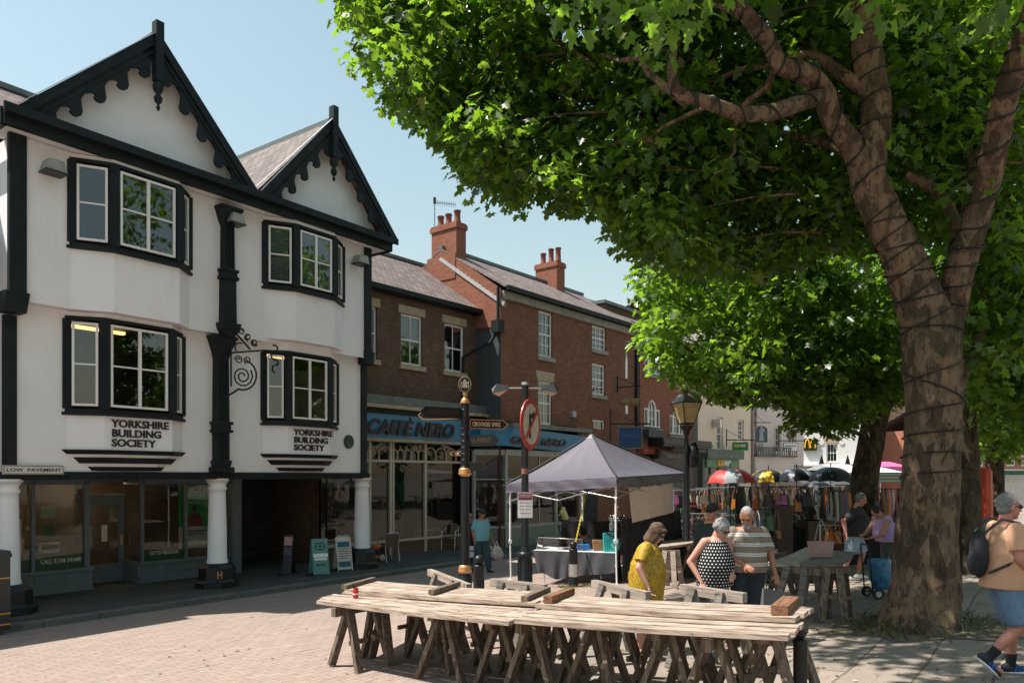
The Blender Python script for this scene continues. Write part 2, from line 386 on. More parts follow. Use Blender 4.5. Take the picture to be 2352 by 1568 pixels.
# ================================================================ the gabled black-and-white building
W = Frame(2450, KN*(-16.0)); pk = lambda x, y, b=0.0: W.pick(x, y, b)
gab = thing('gabled_building', 'white rendered three storey building with two black carved bargeboard gables and painted pillars', 'building', (W.P0.x, W.P0.y, 0), W.rz)
SL, SR = 6.0, 14.92; EZ = 9.02
def bayspec(top, bf, b0):
    (xa, ya), (xb, yb), (xc, yc), (xd, yd) = top
    return [(pk(xa, ya, b0)[0], b0), (pk(xb, yb, bf)[0], bf), (pk(xc, yc, bf)[0], bf), (pk(xd, yd, b0)[0], b0)]
bays = [  # plan, window bottom, window top, wall bottom, wall top, blinds
    (bayspec([(163,378),(262,385),(412,432),(434,455)], -.62, -.25), 7.27, 8.86, 5.96, EZ, 0),
    (bayspec([(607,507),(680,515),(768,545),(786,560)], -.62, -.25), 7.36, 8.84, 6.04, EZ, 1),
    (bayspec([(152,732),(240,737),(395,762),(418,775)], -.36, 0.), 4.03, 5.80, 3.22, 5.96, 0),
    (bayspec([(604,795),(662,800),(757,818),(772,830)], -.36, 0.), 4.07, 5.73, 3.24, 6.04, 0)]
wl = MB()
lowholes = [(b[0][0][0]+.04, b[0][3][0]-.04, b[1], b[2]) for b in bays[2:]]
uphl = [(b[0][0][0]+.04, b[0][3][0]-.04, b[1], b[2]) for b in bays[:2]]
holed(wl, SL, SR, 2.78, 6.03, lowholes, 0.0, .12); holed(wl, SL-.02, SR-.05, 5.96, EZ, uphl, -.25, .12)
wl.quad((SL-.02, -.25, 5.96), (SL-.02, .0, 5.96), (SR-.05, .0, 6.0), (SR-.05, -.25, 6.0))           # jetty underside
wl.quad((SL, 6.8, 0.1), (SL, 0, 2.78), (SL, 0, 9), (SL, 6.8, 9)); wl.quad((SL-.02, 2, 5.96), (SL-.02, -.25, 5.96), (SL-.02, -.25, EZ), (SL-.02, 2, EZ))
wl.quad((SR, 0, 2.78), (SR, 6.8, 2.78), (SR, 6.8, 9.4), (SR, 0, 9.4)); wl.quad((SR-.05, -.25, 5.96), (SR-.05, 0, 5.96), (SR-.05, 0, EZ), (SR-.05, -.25, EZ))
wl.quad((SL, 6.8, .1), (SR, 6.8, .1), (SR, 6.8, 9.4), (SL, 6.8, 9.4))
wl.quad((SL-.3, -.62, EZ+.01), (SR+.35, -.62, EZ+.01), (SR+.35, .2, EZ+.01), (SL-.3, .2, EZ+.01))     # eaves soffit
for pl, zb, zt, wb, wt, bl in bays:
    wl.xy(pl, wb, zb-.07); wl.xy(pl, zt+.07, wt-.004 if wt < 8 else wt-.01)
for a, c, ax in ((6.05, 10.95, 8.50), (10.95, 15.38, 13.21)):                                          # gable triangles
    wl.quad((a, -.33, EZ+.1), (c, -.33, EZ+.1), (ax, -.33, 11.78))
wl.build('wall', white_wall, gab)
for pl, zb, zt, wb, wt, bl in bays:
    fr = MB(); A, B, Cc, D = [Vector((p[0], p[1], 0)) for p in pl]; up = Vector((0, 0, 1))
    out = lambda p, o: Vector((p[0], p[1]-o, 0))
    pl2 = [(A.x-.03, A.y-.001), (B.x-.02, B.y-.035), (Cc.x+.02, Cc.y-.035), (D.x+.03, D.y-.001)]
    fr.xy(pl2, zb-.07, zb-.003); fr.xy(pl2, zt+.003, zt+.07)
    pl3 = [(A.x-.09, A.y-.002), (B.x-.04, B.y-.09), (Cc.x+.04, Cc.y-.09), (D.x+.09, D.y-.002)]; fr.xy(pl3, zb-.13, zb-.068)
    for p, w_ in ((A, .15), (B, .17), (Cc, .17), (D, .12)): fr.beam(p+up*(zb-.003), p+up*(zt+.003), w_, .11, (0, 1, 0))
    fr.build('window_surround', black, gab)
    def ins(p, q, a, c): d = (q-p).normalized(); return p+d*a, q-d*c
    o = Vector((0, -.015, 0))
    p, q = ins(A, B, .10, .11); cornerwin(gab, p, q, zb+.06, zt-.05, 1, blind=bl)
    p, q = ins(B, Cc, .11, .11); cornerwin(gab, p+o, q+o, zb+.06, zt-.05, 2, blind=bl)
    p, q = ins(Cc, D, .11, .07); cornerwin(gab, p, q, zb+.06, zt-.05, 1)
# corbels below the lower bays
for pl, zb, zt, wb, wt, bl in bays[2:]:
    m = MB(); A, B, Cc, D = pl
    def step(k0, k1, z0, z1, ob, m=m, A=A, B=B, Cc=Cc, D=D):
        cx = (A[0]+D[0])/2; f = lambda x, k: cx+(x-cx)*k
        lo = [(f(A[0], k0), 0), (f(B[0], k0), ob), (f(Cc[0], k0), ob), (f(D[0], k0), 0)]; hi = [(f(A[0], k1), 0), (f(B[0], k1), ob-.05), (f(Cc[0], k1), ob-.05), (f(D[0], k1), 0)]
        m.add([(x, y, z0) for x, y in lo]+[(x, y, z1) for x, y in hi], [(0, 3, 2, 1), (4, 5, 6, 7), (0, 1, 5, 4), (1, 2, 6, 5), (2, 3, 7, 6), (3, 0, 4, 7)])
    step(1.0, 1.08, wb-.09, wb, -.36); step(.80, .90, wb-.27, wb-.15, -.25); step(.60, .67, wb-.42, wb-.335, -.13)
    m.build('corbel_moulding', black, gab)
    m = MB(); m.m = 0
    f = [(.92, wb-.09, .88, wb-.15, -.28), (.72, wb-.27, .66, wb-.335, -.18)]
    for k1, z1, k0, z0, ob in f: step(k0, k1, z0, z1, ob, m)
    m.build('corbel_fillet', white_wall, gab)
# timber: fascia beam, corner posts, eaves gutter
m = MB(); m.bx(SL-.1, SR+.12, -.07, .30, 2.62, 2.775); m.bx(SL-.1, SR+.14, -.10, .0, 2.70, 2.745); m.build('beam', black, gab)
m = MB(); m.bx(SL-.12, SL+.17, -.31, -.2, 6.1, EZ); m.bx(SL-.12, SL+.10, -.06, .04, 2.78, 5.7)
m.xz([(SL-.2, 5.72), (SL+.16, 5.72), (SL+.22, 6.1), (SL-.2, 6.1)], -.33, .02); m.build('corner_post', black, gab)
m = MB(); m.bx(SR-.26, SR-.02, -.31, -.2, 6.15, EZ); m.bx(SR-.16, SR+.04, -.06, .04, 2.78, 5.8)
m.xz([(SR-.25, 5.8), (SR+.04, 5.8), (SR+.08, 6.15), (SR-.28, 6.15)], -.33, .02); m.build('corner_post', black, gab)
m = MB(); m.bx(SL-.34, SR+.42, -.68, -.55, EZ-.02, EZ+.17); m.bx(SL-.34, SR+.42, -.80, -.62, EZ+.17, EZ+.29); m.bx(SL-.40, SR+.5, -.84, -.79, EZ+.15, EZ+.31)
m.bx(SL-.38, SL-.26, -.62, 4.5, EZ-.02, EZ+.28); m.bx(SR+.36, SR+.46, -.62, 1.3, EZ-.02, EZ+.24)
m.build('gutter', black, gab)
# roofs
def gable_roof(a, c, ax, zf, zr, ov):
    m = MB(); y0, y1 = -.59, 5.5; t = .07
    for (x0, z0) in ((a, zf), (c, zf)):
        d = Vector((x0-ax, 0, z0-zr)).normalized(); n = Vector((-d.z, 0, d.x)); n = n if n.z > 0 else -n; o = n*t
        P = [Vector((ax, y0, zr)), Vector((x0, y0, z0)), Vector((x0, y1, z0)), Vector((ax, y1, zr))]
        m.add([p for p in P]+[p+o for p in P], [(0, 1, 2, 3), (4, 7, 6, 5), (0, 4, 5, 1), (1, 5, 6, 2), (2, 6, 7, 3), (3, 7, 4, 0)])
    m.m = 1; m.bx(ax-.09, ax+.09, y0, y1, zr+.0, zr+.13); return m.build('roof', [slateg, lead], gab)
G = ((5.98, 10.96, 8.50), (10.94, 15.42, 13.21))
for a, c, ax in G: gable_roof(a, c, ax, 9.28, 11.80, 0)
m = MB(); m.quad((1.0, 1.2, 9.6), (15.3, 1.2, 9.6), (15.3, 4.2, 11.8), (1.0, 4.2, 11.8)); m.quad((15.3, 7.2, 9.6), (1.0, 7.2, 9.6), (1.0, 4.2, 11.8), (15.3, 4.2, 11.8))
m.quad((15.3,1.2,9.6),(15.3,7.2,9.6),(15.3,4.2,11.8))
m.m = 1; m.bx(1.0, 8.3, 4.1, 4.3, 11.77, 11.9); m.build('main_roof', [slate, lead], gab)
prof = [(0,.27),(.08,.275),(.20,.31),(.31,.42),(.42,.535),(.54,.585),(.66,.57),(.75,.51),(.775,.44),(.745,.385),(.70,.395),(.665,.375),(.68,.33),(.76,.29),(.87,.265),(.95,.22)]
for gi, (a, c, ax) in enumerate(G):
    m = MB(); zr = 11.85
    for sgn, foot in ((-1, a-.06), (1, c+.06)):
        if gi == 0 and sgn == 1: foot = c-.1
        if gi == 1 and sgn == -1: foot = a+.12
        A = Vector((ax, 0, zr)); B = Vector((foot, 0, 9.33)); d = (B-A).normalized(); L = (B-A).length; n = Vector((-d.z, 0, d.x)); n = n if n.z < 0 else -n
        cnt = 5.5; per = L/ (cnt+.25); low = []
        for k in range(6):
            for (u, w_) in [(a_, .27+(d_-.27)*.82) for a_, d_ in prof]:
                t = (k-.5+u)*per+.1
                if .02 < t < L-.12: low.append(A+d*t+n*w_)
        pts = [A]+[A+n*.30]+low+[B+n*.30-d*.05, B+n*.05]
        m.xz([(p.x, p.z) for p in pts], -.66, -.60)
        m.xz([(p.x, p.z) for p in (A-n*.075, A+n*.10, B+n*.10, B-n*.075)], -.70, -.55)
        m.xz([(p.x, p.z) for p in (A+n*.17, A+n*.21, B+n*.21, B+n*.17)], -.685, -.66)
    m.build('bargeboard', black, gab)
    m = MB(); m.bx(ax-.085, ax+.085, -.78, -.60, 10.9, 12.14+.08*gi); m.lathe([(.02,-.62),(.045,-.55),(.02,-.5),(.07,-.44),(.09,-.36),(.04,-.28),(.10,-.2),(.11,-.1),(.07,0)], (ax, -.69, 10.92), 10)
    m.build('finial', black, gab)
for a, c, ax in G:
    m = MB(); m.beam((ax-.02, -.72, 11.94), (a-.1, -.72, 9.42), .05, .012, (-.76, 0, .64)); m.build('verge_flashing', steel, gab)
m = MB(); m.bx(10.72, 11.2, -.6, -.30, EZ+.2, 9.42); m.bx(10.8, 11.1, -.5, 1.0, 9.3, 9.37); m.build('valley_hopper', lead, gab)
# cast-iron rainwater column between the bays
dp = MB(); x0 = pk(522, 600, -.35)[0]; x1 = pk(505, 1000, -.1)[0]
def sq(x, y, prof_):
    for z0, z1, w0, w1 in prof_:
        dp.add([(x-w0, y-w0*.8, z0), (x+w0, y-w0*.8, z0), (x+w0, y+.1, z0), (x-w0, y+.1, z0), (x-w1, y-w1*.8, z1), (x+w1, y-w1*.8, z1), (x+w1, y+.1, z1), (x-w1, y+.1, z1)],
               [(0, 3, 2, 1), (4, 5, 6, 7), (0, 1, 5, 4), (1, 2, 6, 5), (2, 3, 7, 6), (3, 0, 4, 7)])
sq(x0, -.36, [(6.2, 7.2, .16, .15), (7.25, 8.45, .13, .12), (7.2, 7.28, .20, .20), (7.28, 7.38, .17, .17), (7.38, 7.44, .2, .2), (8.45, 8.6, .13, .20), (8.6, 8.8, .20, .26), (8.8, 8.86, .28, .28), (6.08, 6.2, .22, .24), (5.9, 6.08, .12, .22)])
sq(x1, -.13, [(5.6, 5.85, .19, .28), (5.85, 5.92, .30, .30), (5.4, 5.6, .14, .19), (3.95, 5.4, .155, .14), (3.88, 3.95, .22, .22), (3.76, 3.88, .18, .18), (3.70, 3.76, .22, .22), (3.05, 3.70, .155, .155), (2.9, 3.05, .17, .2), (2.78, 2.9, .24, .24)])
for dx in (-.07, 0, .07): dp.bx(x0+dx-.012, x0+dx+.012, -.49, -.45, 7.5, 8.4); dp.bx(x1+dx-.012, x1+dx+.012, -.27, -.24, 4.0, 5.35); dp.bx(x1+dx-.012, x1+dx+.012, -.275, -.24, 3.1, 3.68)
dp.build('rainwater_column', black, gab)
# floodlights
for x, y in ((118, 387), (534, 506), (823, 599)):
    s_, z_ = pk(x, y, -.42); m = MB(); m.m = 0
    m.xz([(s_-.19, z_-.10), (s_+.19, z_-.10), (s_+.13, z_+.11), (s_-.13, z_+.11)], -.66, -.36); m.m = 1; m.bx(s_-.03, s_+.03, -.37, -.24, z_-.03, z_+.03); m.bx(s_-.20, s_+.20, -.68, -.34, z_-.125, z_-.10)
    m.build('floodlight', [plain('lamp_housing', (.30, .29, .27), .5, .3), iron], gab)
# wall lettering, plaque, street name
for (xa, ya, xb, yb) in ((255, 960, 387, 1027), (674, 981, 765, 1035)):
    a, zt = pk(xa, ya, -.37); c, _ = pk(xb, ya, -.37); zz = pk((xa+xb)/2, yb, -.37)[1]; zt = pk((xa+xb)/2, ya+6, -.37)[1]
    text('YORKSHIRE\nBUILDING\nSOCIETY', (a, c, zz, zt), gab, blackp, bold=.022, depth=.03, b=-.375)
s_, z_ = pk(800, 1014); m = MB(); c = (s_, -.02, z_)
m.xz([(s_+.17*math.cos(k*math.pi/14), z_+.19*math.sin(k*math.pi/14)) for k in range(28)], -.04, .0); m.xz([(s_+.15*math.cos(k*math.pi/14), z_+.17*math.sin(k*math.pi/14)) for k in range(28)], -.048, -.04)
pq = m.build('plaque', plain('green_black_plaque', (.02, .05, .045), .35), gab)
m = MB(); m.xz([(s_+.02*math.cos(k*math.pi/5), z_-.11+.02*math.sin(k*math.pi/5)) for k in range(10)], -.055, -.049); m.build('emblem', plain('plaque_dot', (.25, .42, .35), .4), pq)
sgt = thing('street_name_sign', 'white street name plate reading LOW PAVEMENT in black letters', 'street sign', (W.P0.x, W.P0.y, 0), W.rz)
a, z1 = pk(6, 1067, -.1); c, z0 = pk(146, 1090, -.1); z1 = pk(76, 1068, -.1)[1]; z0 = pk(76, 1089, -.1)[1]
m = MB(); m.bx(a, c, -.115, -.075, z0, z1); m.build('plate', signw, sgt)
m = MB(); e = .015
for q in ((a+.01, c-.01, z1-.02, z1-.008), (a+.01, c-.01, z0+.008, z0+.02), (a+.01, a+.02, z0+.02, z1-.02), (c-.02, c-.01, z0+.02, z1-.02)): m.bx(q[0], q[1], -.119, -.115, q[2], q[3])
m.build('border', blackp, sgt)
text('LOW  PAVEMENT', (a+.06, c-.05, z0+.055, z1-.055), sgt, blackp, bold=.012, depth=.006, b=-.1185)
# wrought iron bracket on the rainwater column
br = MB(); X = x1+.16; Z = pk(522, 812, -.3)[1]
br.tube([(X-.15, -.2, Z), (X-.1, -.6, Z), (X+.10, -1.35, Z)], .02, 6)
br.tube([(X-.05, -.35, Z+.62), (X+.02, -1.0, Z+.05)], .022, 6)
def spiral(cx, cz, r0, r1, a0, a1, y, rad=.018, n=22):
    return [(cx+(r0+(r1-r0)*i/n)*math.cos(a0+(a1-a0)*i/n)*.8, y-(r0+(r1-r0)*i/n)*math.cos(a0+(a1-a0)*i/n)*.4, cz+(r0+(r1-r0)*i/n)*math.sin(a0+(a1-a0)*i/n)) for i in range(n+1)]
br.tube(spiral(X+.20, Z-.50, .05, .26, 0, 4.2*math.pi, -.45), .02, 6); br.tube(spiral(X+.20, Z-.46, .36, .34, -1.9, 1.3, -.45), .022, 6)
br.tube(spiral(X+.10, Z-.13, .03, .10, 0, 3*math.pi, -.45), .016, 6); br.tube(spiral(X+.30, Z-.12, .03, .09, 2, 3.4*math.pi, -.5), .016, 6)
br.tube(spiral(X+.12, Z+.15, .12, .10, 1, 4, -.45), .018, 6); br.tube([(X-.05, -.3, Z-.95), (X+.05, -.4, Z-.86), (X+.1, -.45, Z-.8)], .025, 6); br.tube([(X, -.3, Z-.75), (X, -.3, Z+.3)], .02, 6)
for k in range(3): br.tube(spiral(X+.10+.09*k, Z+.52-.13*k, .03, .085, k, k+3.2*math.pi, -.55-.12*k), .016, 6)
br.tube(spiral(X+.62, Z+.12, .03, .10, -2, 2.2, -1.1), .02, 6); br.tube(spiral(X+.62, Z-.02, .10, .10, 2, 4.6, -1.1), .02, 6)
br.build('iron_bracket', iron, gab)
# ---- arcade: pillars and the shop behind
ceil = MB(); ceil.quad((SL-.1, .05, 2.63), (SL-.1, 6.7, 2.63), (SR+.1, 6.7, 2.63), (SR+.1, .05, 2.63)); ceil.build('arcade_ceiling', white_wall, gab)
for i, x in enumerate((16, 499, 831)):
    s_ = pk(x, 1250, .15)[0]; p = thing('pillar', '', '')  if False else None
    m = MB(); m.lathe([(.235, .62), (.235, .7), (.218, .75), (.212, 1.3), (.19, 2.25), (.188, 2.36), (.215, 2.38), (.215, 2.43), (.19, 2.45), (.195, 2.5), (.25, 2.58), (.265, 2.58), (.265, 2.635)], (s_, .15, 0), 24)
    col = m.build('pillar', white_wall, gab)
    m = MB(); m.lathe([(.50, .09), (.50, .22), (.46, .24), (.42, .29), (.41, .55), (.38, .58), (.30, .66)], (s_, .15, 0), 8, False, math.pi/8); m.build('pillar_base', iron, col)
    if i == 1: text('H', (s_-.25, s_-.13, .33, .50), col, gold, depth=.01, b=-.245, bold=.02)
# shop front of the building society
SB = 2.05
def xs(x, b=SB): return pk(x, 1200, b)[0]
R = MB(); zr_ = .1
L0, L1 = 4.0, xs(214); rt = .62
D0, D1 = xs(204), xs(285, 2.9); 
R0, R1 = xs(322), xs(552)
def riser(m, a, c, b, z1=rt):
    m.bx(a, c, b, b+.15, .1, .28); m.bx(a, c, b+.05, b+.15, .28, z1-.07); m.bx(a, c+.02, b-.03, b+.17, z1-.07, z1)
    for k in range(int((c-a)/.8)):
        u = a+.4+k*.8; m.bx(u-.33, u+.33, b+.03, b+.05, .33, .36); m.bx(u-.33, u+.33, b+.03, b+.05, z1-.14, z1-.11); m.bx(u-.33, u-.30, b+.03, b+.05, .36, z1-.14); m.bx(u+.30, u+.33, b+.03, b+.05, .36, z1-.14)
riser(R, L0, L1, SB); riser(R, R0, R1-.15, SB)
for x in (0, 77, 201): s_ = xs(x); w_ = .035 if x < 200 else .06; R.bx(s_-w_, s_+w_, SB+.0, SB+.1, rt, 2.63)
for x in (328, 428): s_ = xs(x); R.bx(s_-.035, s_+.035, SB+.0, SB+.1, rt, 2.63)
R.bx(R1-.28, R1, SB-.06, SB+.2, .1, 2.63)
R.bx(L0, L1, SB, SB+.1, 2.5, 2.63); R.bx(R0, R1-.28, SB, SB+.1, 2.5, 2.63)
R.beam((L1-.03, SB+.12, .36), (L1-.03, 2.9, .36), .06, .5); R.beam((D1+.02, 2.9, .36), (R0+.02, SB+.05, .36), .08, .52); R.beam((D1+.02, 2.9, 2.56), (R0+.02, SB+.05, 2.56), .08, .14)
R.build('shopfront', ybsp, gab)
gl = MB(); y = SB+.06
gl.quad((L0, y, rt), (L1-.05, y, rt), (L1-.05, y, 2.5), (L0, y, 2.5)); gl.quad((R0, y, rt), (R1-.28, y, rt), (R1-.28, y, 2.5), (R0, y, 2.5))
gl.quad((L1-.03, SB+.1, .6), (L1-.03, 2.9, .6), (L1-.03, 2.9, 2.5), (L1-.03, SB+.1, 2.5)); gl.quad((D1+.02, 2.9, .6), (R0+.02, SB+.08, .6), (R0+.02, SB+.08, 2.5), (D1+.02, 2.9, 2.5))
gl.build('shop_window', shopglass, gab)
dm = MB(); y = 2.9; a, c = L1+.0, D1
dm.bx(a, a+.12, y, y+.08, .12, 2.15); dm.bx(c-.12, c, y, y+.08, .12, 2.15); dm.bx(a+.12, c-.12, y, y+.08, .12, .55); dm.bx(a+.12, c-.12, y, y+.08, 2.0, 2.15); dm.bx(a, c, y-.03, y+.1, 2.15, 2.25); dm.bx(a, c, y, y+.08, 2.55, 2.63)
dr = dm.build('door', ybsp, gab); m = MB(); m.quad((a+.12, y+.03, .55), (c-.12, y+.03, .55), (c-.12, y+.03, 2.0), (a+.12, y+.03, 2.0)); m.build('pane', shopglass, dr)
m = MB(); m.bx(c-.1, c-.06, y-.05, y, 1.0, 1.25); m.build('handle', gold, dr)
# interiors (upper rooms, shop, dark passage)
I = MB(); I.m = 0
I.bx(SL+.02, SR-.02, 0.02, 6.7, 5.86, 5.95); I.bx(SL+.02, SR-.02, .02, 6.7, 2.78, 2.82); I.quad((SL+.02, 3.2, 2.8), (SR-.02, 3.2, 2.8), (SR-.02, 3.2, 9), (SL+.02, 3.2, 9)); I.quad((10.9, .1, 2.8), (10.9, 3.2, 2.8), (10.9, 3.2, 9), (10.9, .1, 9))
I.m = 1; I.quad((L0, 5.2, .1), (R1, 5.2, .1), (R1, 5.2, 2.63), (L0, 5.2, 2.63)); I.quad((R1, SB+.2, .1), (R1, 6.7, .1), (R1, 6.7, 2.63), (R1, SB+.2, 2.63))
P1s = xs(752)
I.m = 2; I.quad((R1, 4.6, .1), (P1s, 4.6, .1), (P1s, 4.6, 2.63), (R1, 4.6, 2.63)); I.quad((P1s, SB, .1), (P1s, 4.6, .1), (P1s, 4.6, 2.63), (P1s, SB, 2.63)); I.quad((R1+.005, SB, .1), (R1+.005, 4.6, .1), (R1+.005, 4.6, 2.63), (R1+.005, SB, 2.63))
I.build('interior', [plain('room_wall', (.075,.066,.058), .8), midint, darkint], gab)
tube_l = emis('tube_light', (1, .55, .2), 1.5)
for s0_, s1_ in ((7.1, 8.45), (11.6, 12.75)): m = MB(); m.bx(s0_, s1_, .55, .67, 5.76, 5.82); m.build('ceiling_light', tube_l, gab)
shop_l = emis('shop_light', (1, .72, .38), 8.0)
for s_, b_ in ((6.9, 3.4), (8.4, 3.3), (9.6, 3.5), (10.6, 3.2), (9.2, 4.6)): m = MB(); m.bx(s_-.25, s_+.25, b_, b_+.1, 2.58, 2.62); m.build('ceiling_light', shop_l, gab)
gr = plain('poster_green', (.015, .30, .06), .4, 0, .05)
pp = MB(); a, c = xs(411, 2.2), xs(479, 2.2); pp.m = 0; z1 = pk(445, 1102, 2.2)[1]; z0 = pk(445, 1258, 2.2)[1]; zm = z0+(z1-z0)*.32
pp.bx(a, c, 2.2, 2.21, zm, z1); pp.m = 1; pp.bx(a, c, 2.2, 2.21, z0, zm); pp.m = 2; cx = (a+c)/2
pp.xz([(cx-.2, zm), (cx+.24, zm), (cx+.2, zm+.28), (cx+.06, zm+.36), (cx-.05, zm+.36), (cx-.18, zm+.27)], 2.185, 2.2); pp.m = 3; pp.ell((cx+.01, 2.19, zm+.47), (.075, .012, .1))
po = pp.build('poster', [gr, plain('poster_white', (.5, .52, .5), .5), plain('poster_red', (.22, .05, .04), .6), plain('poster_skin', (.09, .045, .03), .6)], gab)
text('1 BILLION', (a+.12, c-.03, z1-.33, z1-.2), po, whitep, b=2.19, bold=.015, depth=.004); text('MORE INTEREST', (a+.14, c-.1, z1-.42, z1-.36), po, whitep, b=2.19, depth=.004)
text('GROW YOUR SAVINGS\nWITH US THIS YEAR', (a+.1, c-.06, z0+.34, z0+.46), po, blackp, b=2.19, depth=.004)
m = MB(); m.bx(L0, xs(77)-.04, SB+.075, SB+.08, rt, rt+.38); m.bx(xs(77)+.04, L1-.1, SB+.075, SB+.08, rt, rt+.38); m.bx(R0+.06, xs(428)-.04, SB+.075, SB+.08, rt, rt+.2); bd = m.build('window_band', plain('band_green', (.01, .11, .035), .4), gab)
def wt(s, xa, xb, ya, yb):
    a, c = xs(xa), xs(xb); ym = (ya+yb)/2; z0 = pk((xa+xb)/2, yb, SB)[1]; z1 = pk((xa+xb)/2, ya, SB)[1]; text(s, (a, c, z0, z1), bd, signw, b=SB+.05, depth=.004, bold=.01)
wt('CALL 01246 541440', 96, 189, 1281, 1292); wt('GO TO YBS.CO.UK', 347, 413, 1263, 1272)
a = xs(112); pg_ = plain('pale_green_card', (.3, .42, .25), .6); dg_ = plain('dark_green_card', (.03, .1, .03), .5)
for q_, nm_, mt_ in (((a, a+.42, 2.5, 2.6, .95, 1.2), 'leaflet_holder', signw), ((a+.04, a+.40, 2.48, 2.495, 1.05, 1.15), 'leaflet_slot', darkint), ((a, a+.3, 2.45, 2.46, 1.75, 2.0), 'window_card', pg_), ((xs(45), xs(62), 2.3, 2.31, 1.0, 1.75), 'window_card', signw), ((xs(232, 2.95), xs(245, 2.95), 2.92, 2.93, 1.1, 1.5), 'window_card', signw), ((a+.05, a+.3, 2.45, 2.46, 1.3, 1.6), 'window_card', dg_)):
    m = MB(); m.bx(*q_); m.build(nm_, mt_, gab)
m = MB(); m.m = 0
for k in range(9): m.bx(R1+.1, P1s-.1, 4.5, 4.56, .2+k*.27, .2+k*.27+.23)
m.build('shutter', darkint, gab)

# neighbouring building beyond the left edge of the view: it casts the shade on the road
nb_ = thing('neighbour_building', 'white rendered neighbouring building at the left edge with a slate roof', 'building', (W.P0.x, W.P0.y, 0), W.rz)
m = MB(); m.bx(-22, 5.15, .25, 6, .1, 6.0); m.build('wall', white_wall, nb_)
m = MB()
for a_, b_, z1_, z2_ in ((-22, -14, 6.0, 8.3), (-14, -5.5, 6.8, 9.0), (-5.5, 2.2, 6.3, 8.6), (2.2, 5.3, 7.0, 9.0)):
    m.add([(a_, -.25, z1_), (b_, -.25, z1_), (b_, 3, z2_), (a_, 3, z2_), (b_, 6.4, z1_), (a_, 6.4, z1_)], [(0, 1, 2, 3), (3, 2, 4, 5), (0, 3, 5), (1, 4, 2)]); m.bx(a_, b_, -.3, .3, z1_-.3, z1_)
m.build('roof', slate, nb_)
# ================================================================ brick terrace
q_ = W.W(pk(770, 1200, 2.05)[0], 2.05, 0)
B1 = Frame(2590, (q_.x, q_.y)); p1 = B1.pick
b1 = thing('brick_cafe_building', 'brown brick two storey building above a blue cafe fascia, right of the white gables', 'building', (B1.P0.x, B1.P0.y, 0), B1.rz)
def rect(pf, xa, xb, ya, yb, b=0):                      # window opening from its outline in the photo, on the wall plane
    a = pf(xa, ya, b)[0]; c = pf(xb, ya, b)[0]; xm = (xa+xb)/2
    return (a, c, pf(xm, yb, b)[1], pf(xm, ya, b)[1])
E1 = 8.72; S1 = 7.42
h = [rect(p1, 838, 866, 693, 824), rect(p1, 921, 970, 716, 838), rect(p1, 1021, 1066, 739, 850)]
h = [(x[0], x[1], 6.42, 8.12) for x in h]
m = MB(); holed(m, -.6, S1, 4.9, E1, h, 0, .16); m.quad((-.6, 0, .1), (-.6, 7, .1), (-.6, 7, E1), (-.6, 0, E1)); m.quad((-.6, 6, .1), (S1, 6, .1), (S1, 6, E1), (-.6, 6, E1))
m.quad((S1, 0, .1), (S1, 6, .1), (S1, 6, E1), (S1, 0, E1)); m.quad((-.6, 1.9, 4.9), (S1, 1.9, 4.9), (S1, 1.9, E1), (-.6, 1.9, E1)); m.bx(-.6, S1, .05, 1.9, 4.86, 4.9)
m.bx(-.6, S1-.3, -.0, .12, .1, .52); m.build('wall', brick1, b1)
for x in h: sash(b1, *x, cols=2, rows=2, sill=stone, lintel=.27)
def lean(par, s0, s1, b0, z0, b1_, z1, mt, name='roof', t=.07, back=None):
    m = MB(); m.add([(s0, b0, z0), (s1, b0, z0), (s1, b1_, z1), (s0, b1_, z1), (s0, b0, z0+t), (s1, b0, z0+t), (s1, b1_, z1+t), (s0, b1_, z1+t)], [(0,3,2,1),(4,5,6,7),(0,1,5,4),(1,2,6,5),(2,3,7,6),(3,0,4,7)])
    z3 = z0 if back is None else back; b2 = 2*b1_-b0
    m.add([(s0, b1_, z1), (s1, b1_, z1), (s1, b2, z3), (s0, b2, z3), (s0, b1_, z1+t), (s1, b1_, z1+t), (s1, b2, z3+t), (s0, b2, z3+t)], [(0,3,2,1),(4,5,6,7),(0,1,5,4),(1,2,6,5),(2,3,7,6),(3,0,4,7)])
    m.m = 1; m.bx(s0, s1, b1_-.1, b1_+.1, z1+.05, z1+.17); return m.build(name, [mt, lead], par)
rz1 = p1(940, 607, 3.0)[1]
lean(b1, -.6, S1+.02, -.25, E1+.02, 3.0, rz1, slate)
m = MB(); m.bx(-.6, S1, -.34, -.24, E1-.06, E1+.10); m.bx(-.6, S1, -.24, -.02, E1-.10, E1-.0); m.build('gutter', black, b1)
# cafe front
cz1 = 4.82
m = MB(); m.m = 0; m.bx(-.6, 6.85, -.55, .05, cz1+.12, cz1+.42); m.m = 1; m.bx(-.6, 6.85, -.62, -.5, cz1+.02, cz1+.13); m.bx(-.6, 6.85, -.3, .3, 3.80, 3.90)
m.m = 2; m.bx(-.6, 6.85, -.48, -.05, cz1-.16, cz1+.02); m.build('cornice', [lead, stone, black], b1)
m = MB(); m.add([(-.6, -.3, 3.9), (6.83, -.3, 3.9), (6.83, -.45, cz1-.16), (-.6, -.45, cz1-.16), (-.6, 0, 3.9), (6.83, 0, 3.9), (6.83, 0, cz1-.16), (-.6, 0, cz1-.16)], [(0,1,2,3),(5,4,7,6),(0,4,5,1),(3,2,6,7),(1,5,6,2),(0,3,7,4)])
f1 = m.build('fascia', bluef, b1)
a = p1(845, 950, -.42)[0]; c = p1(1043, 950, -.42)[0]
text("CAFFÈ NERO", (a, c, 4.0, 4.62), f1, blackp, bold=.03, shear=.25, depth=.05, b=-.43)
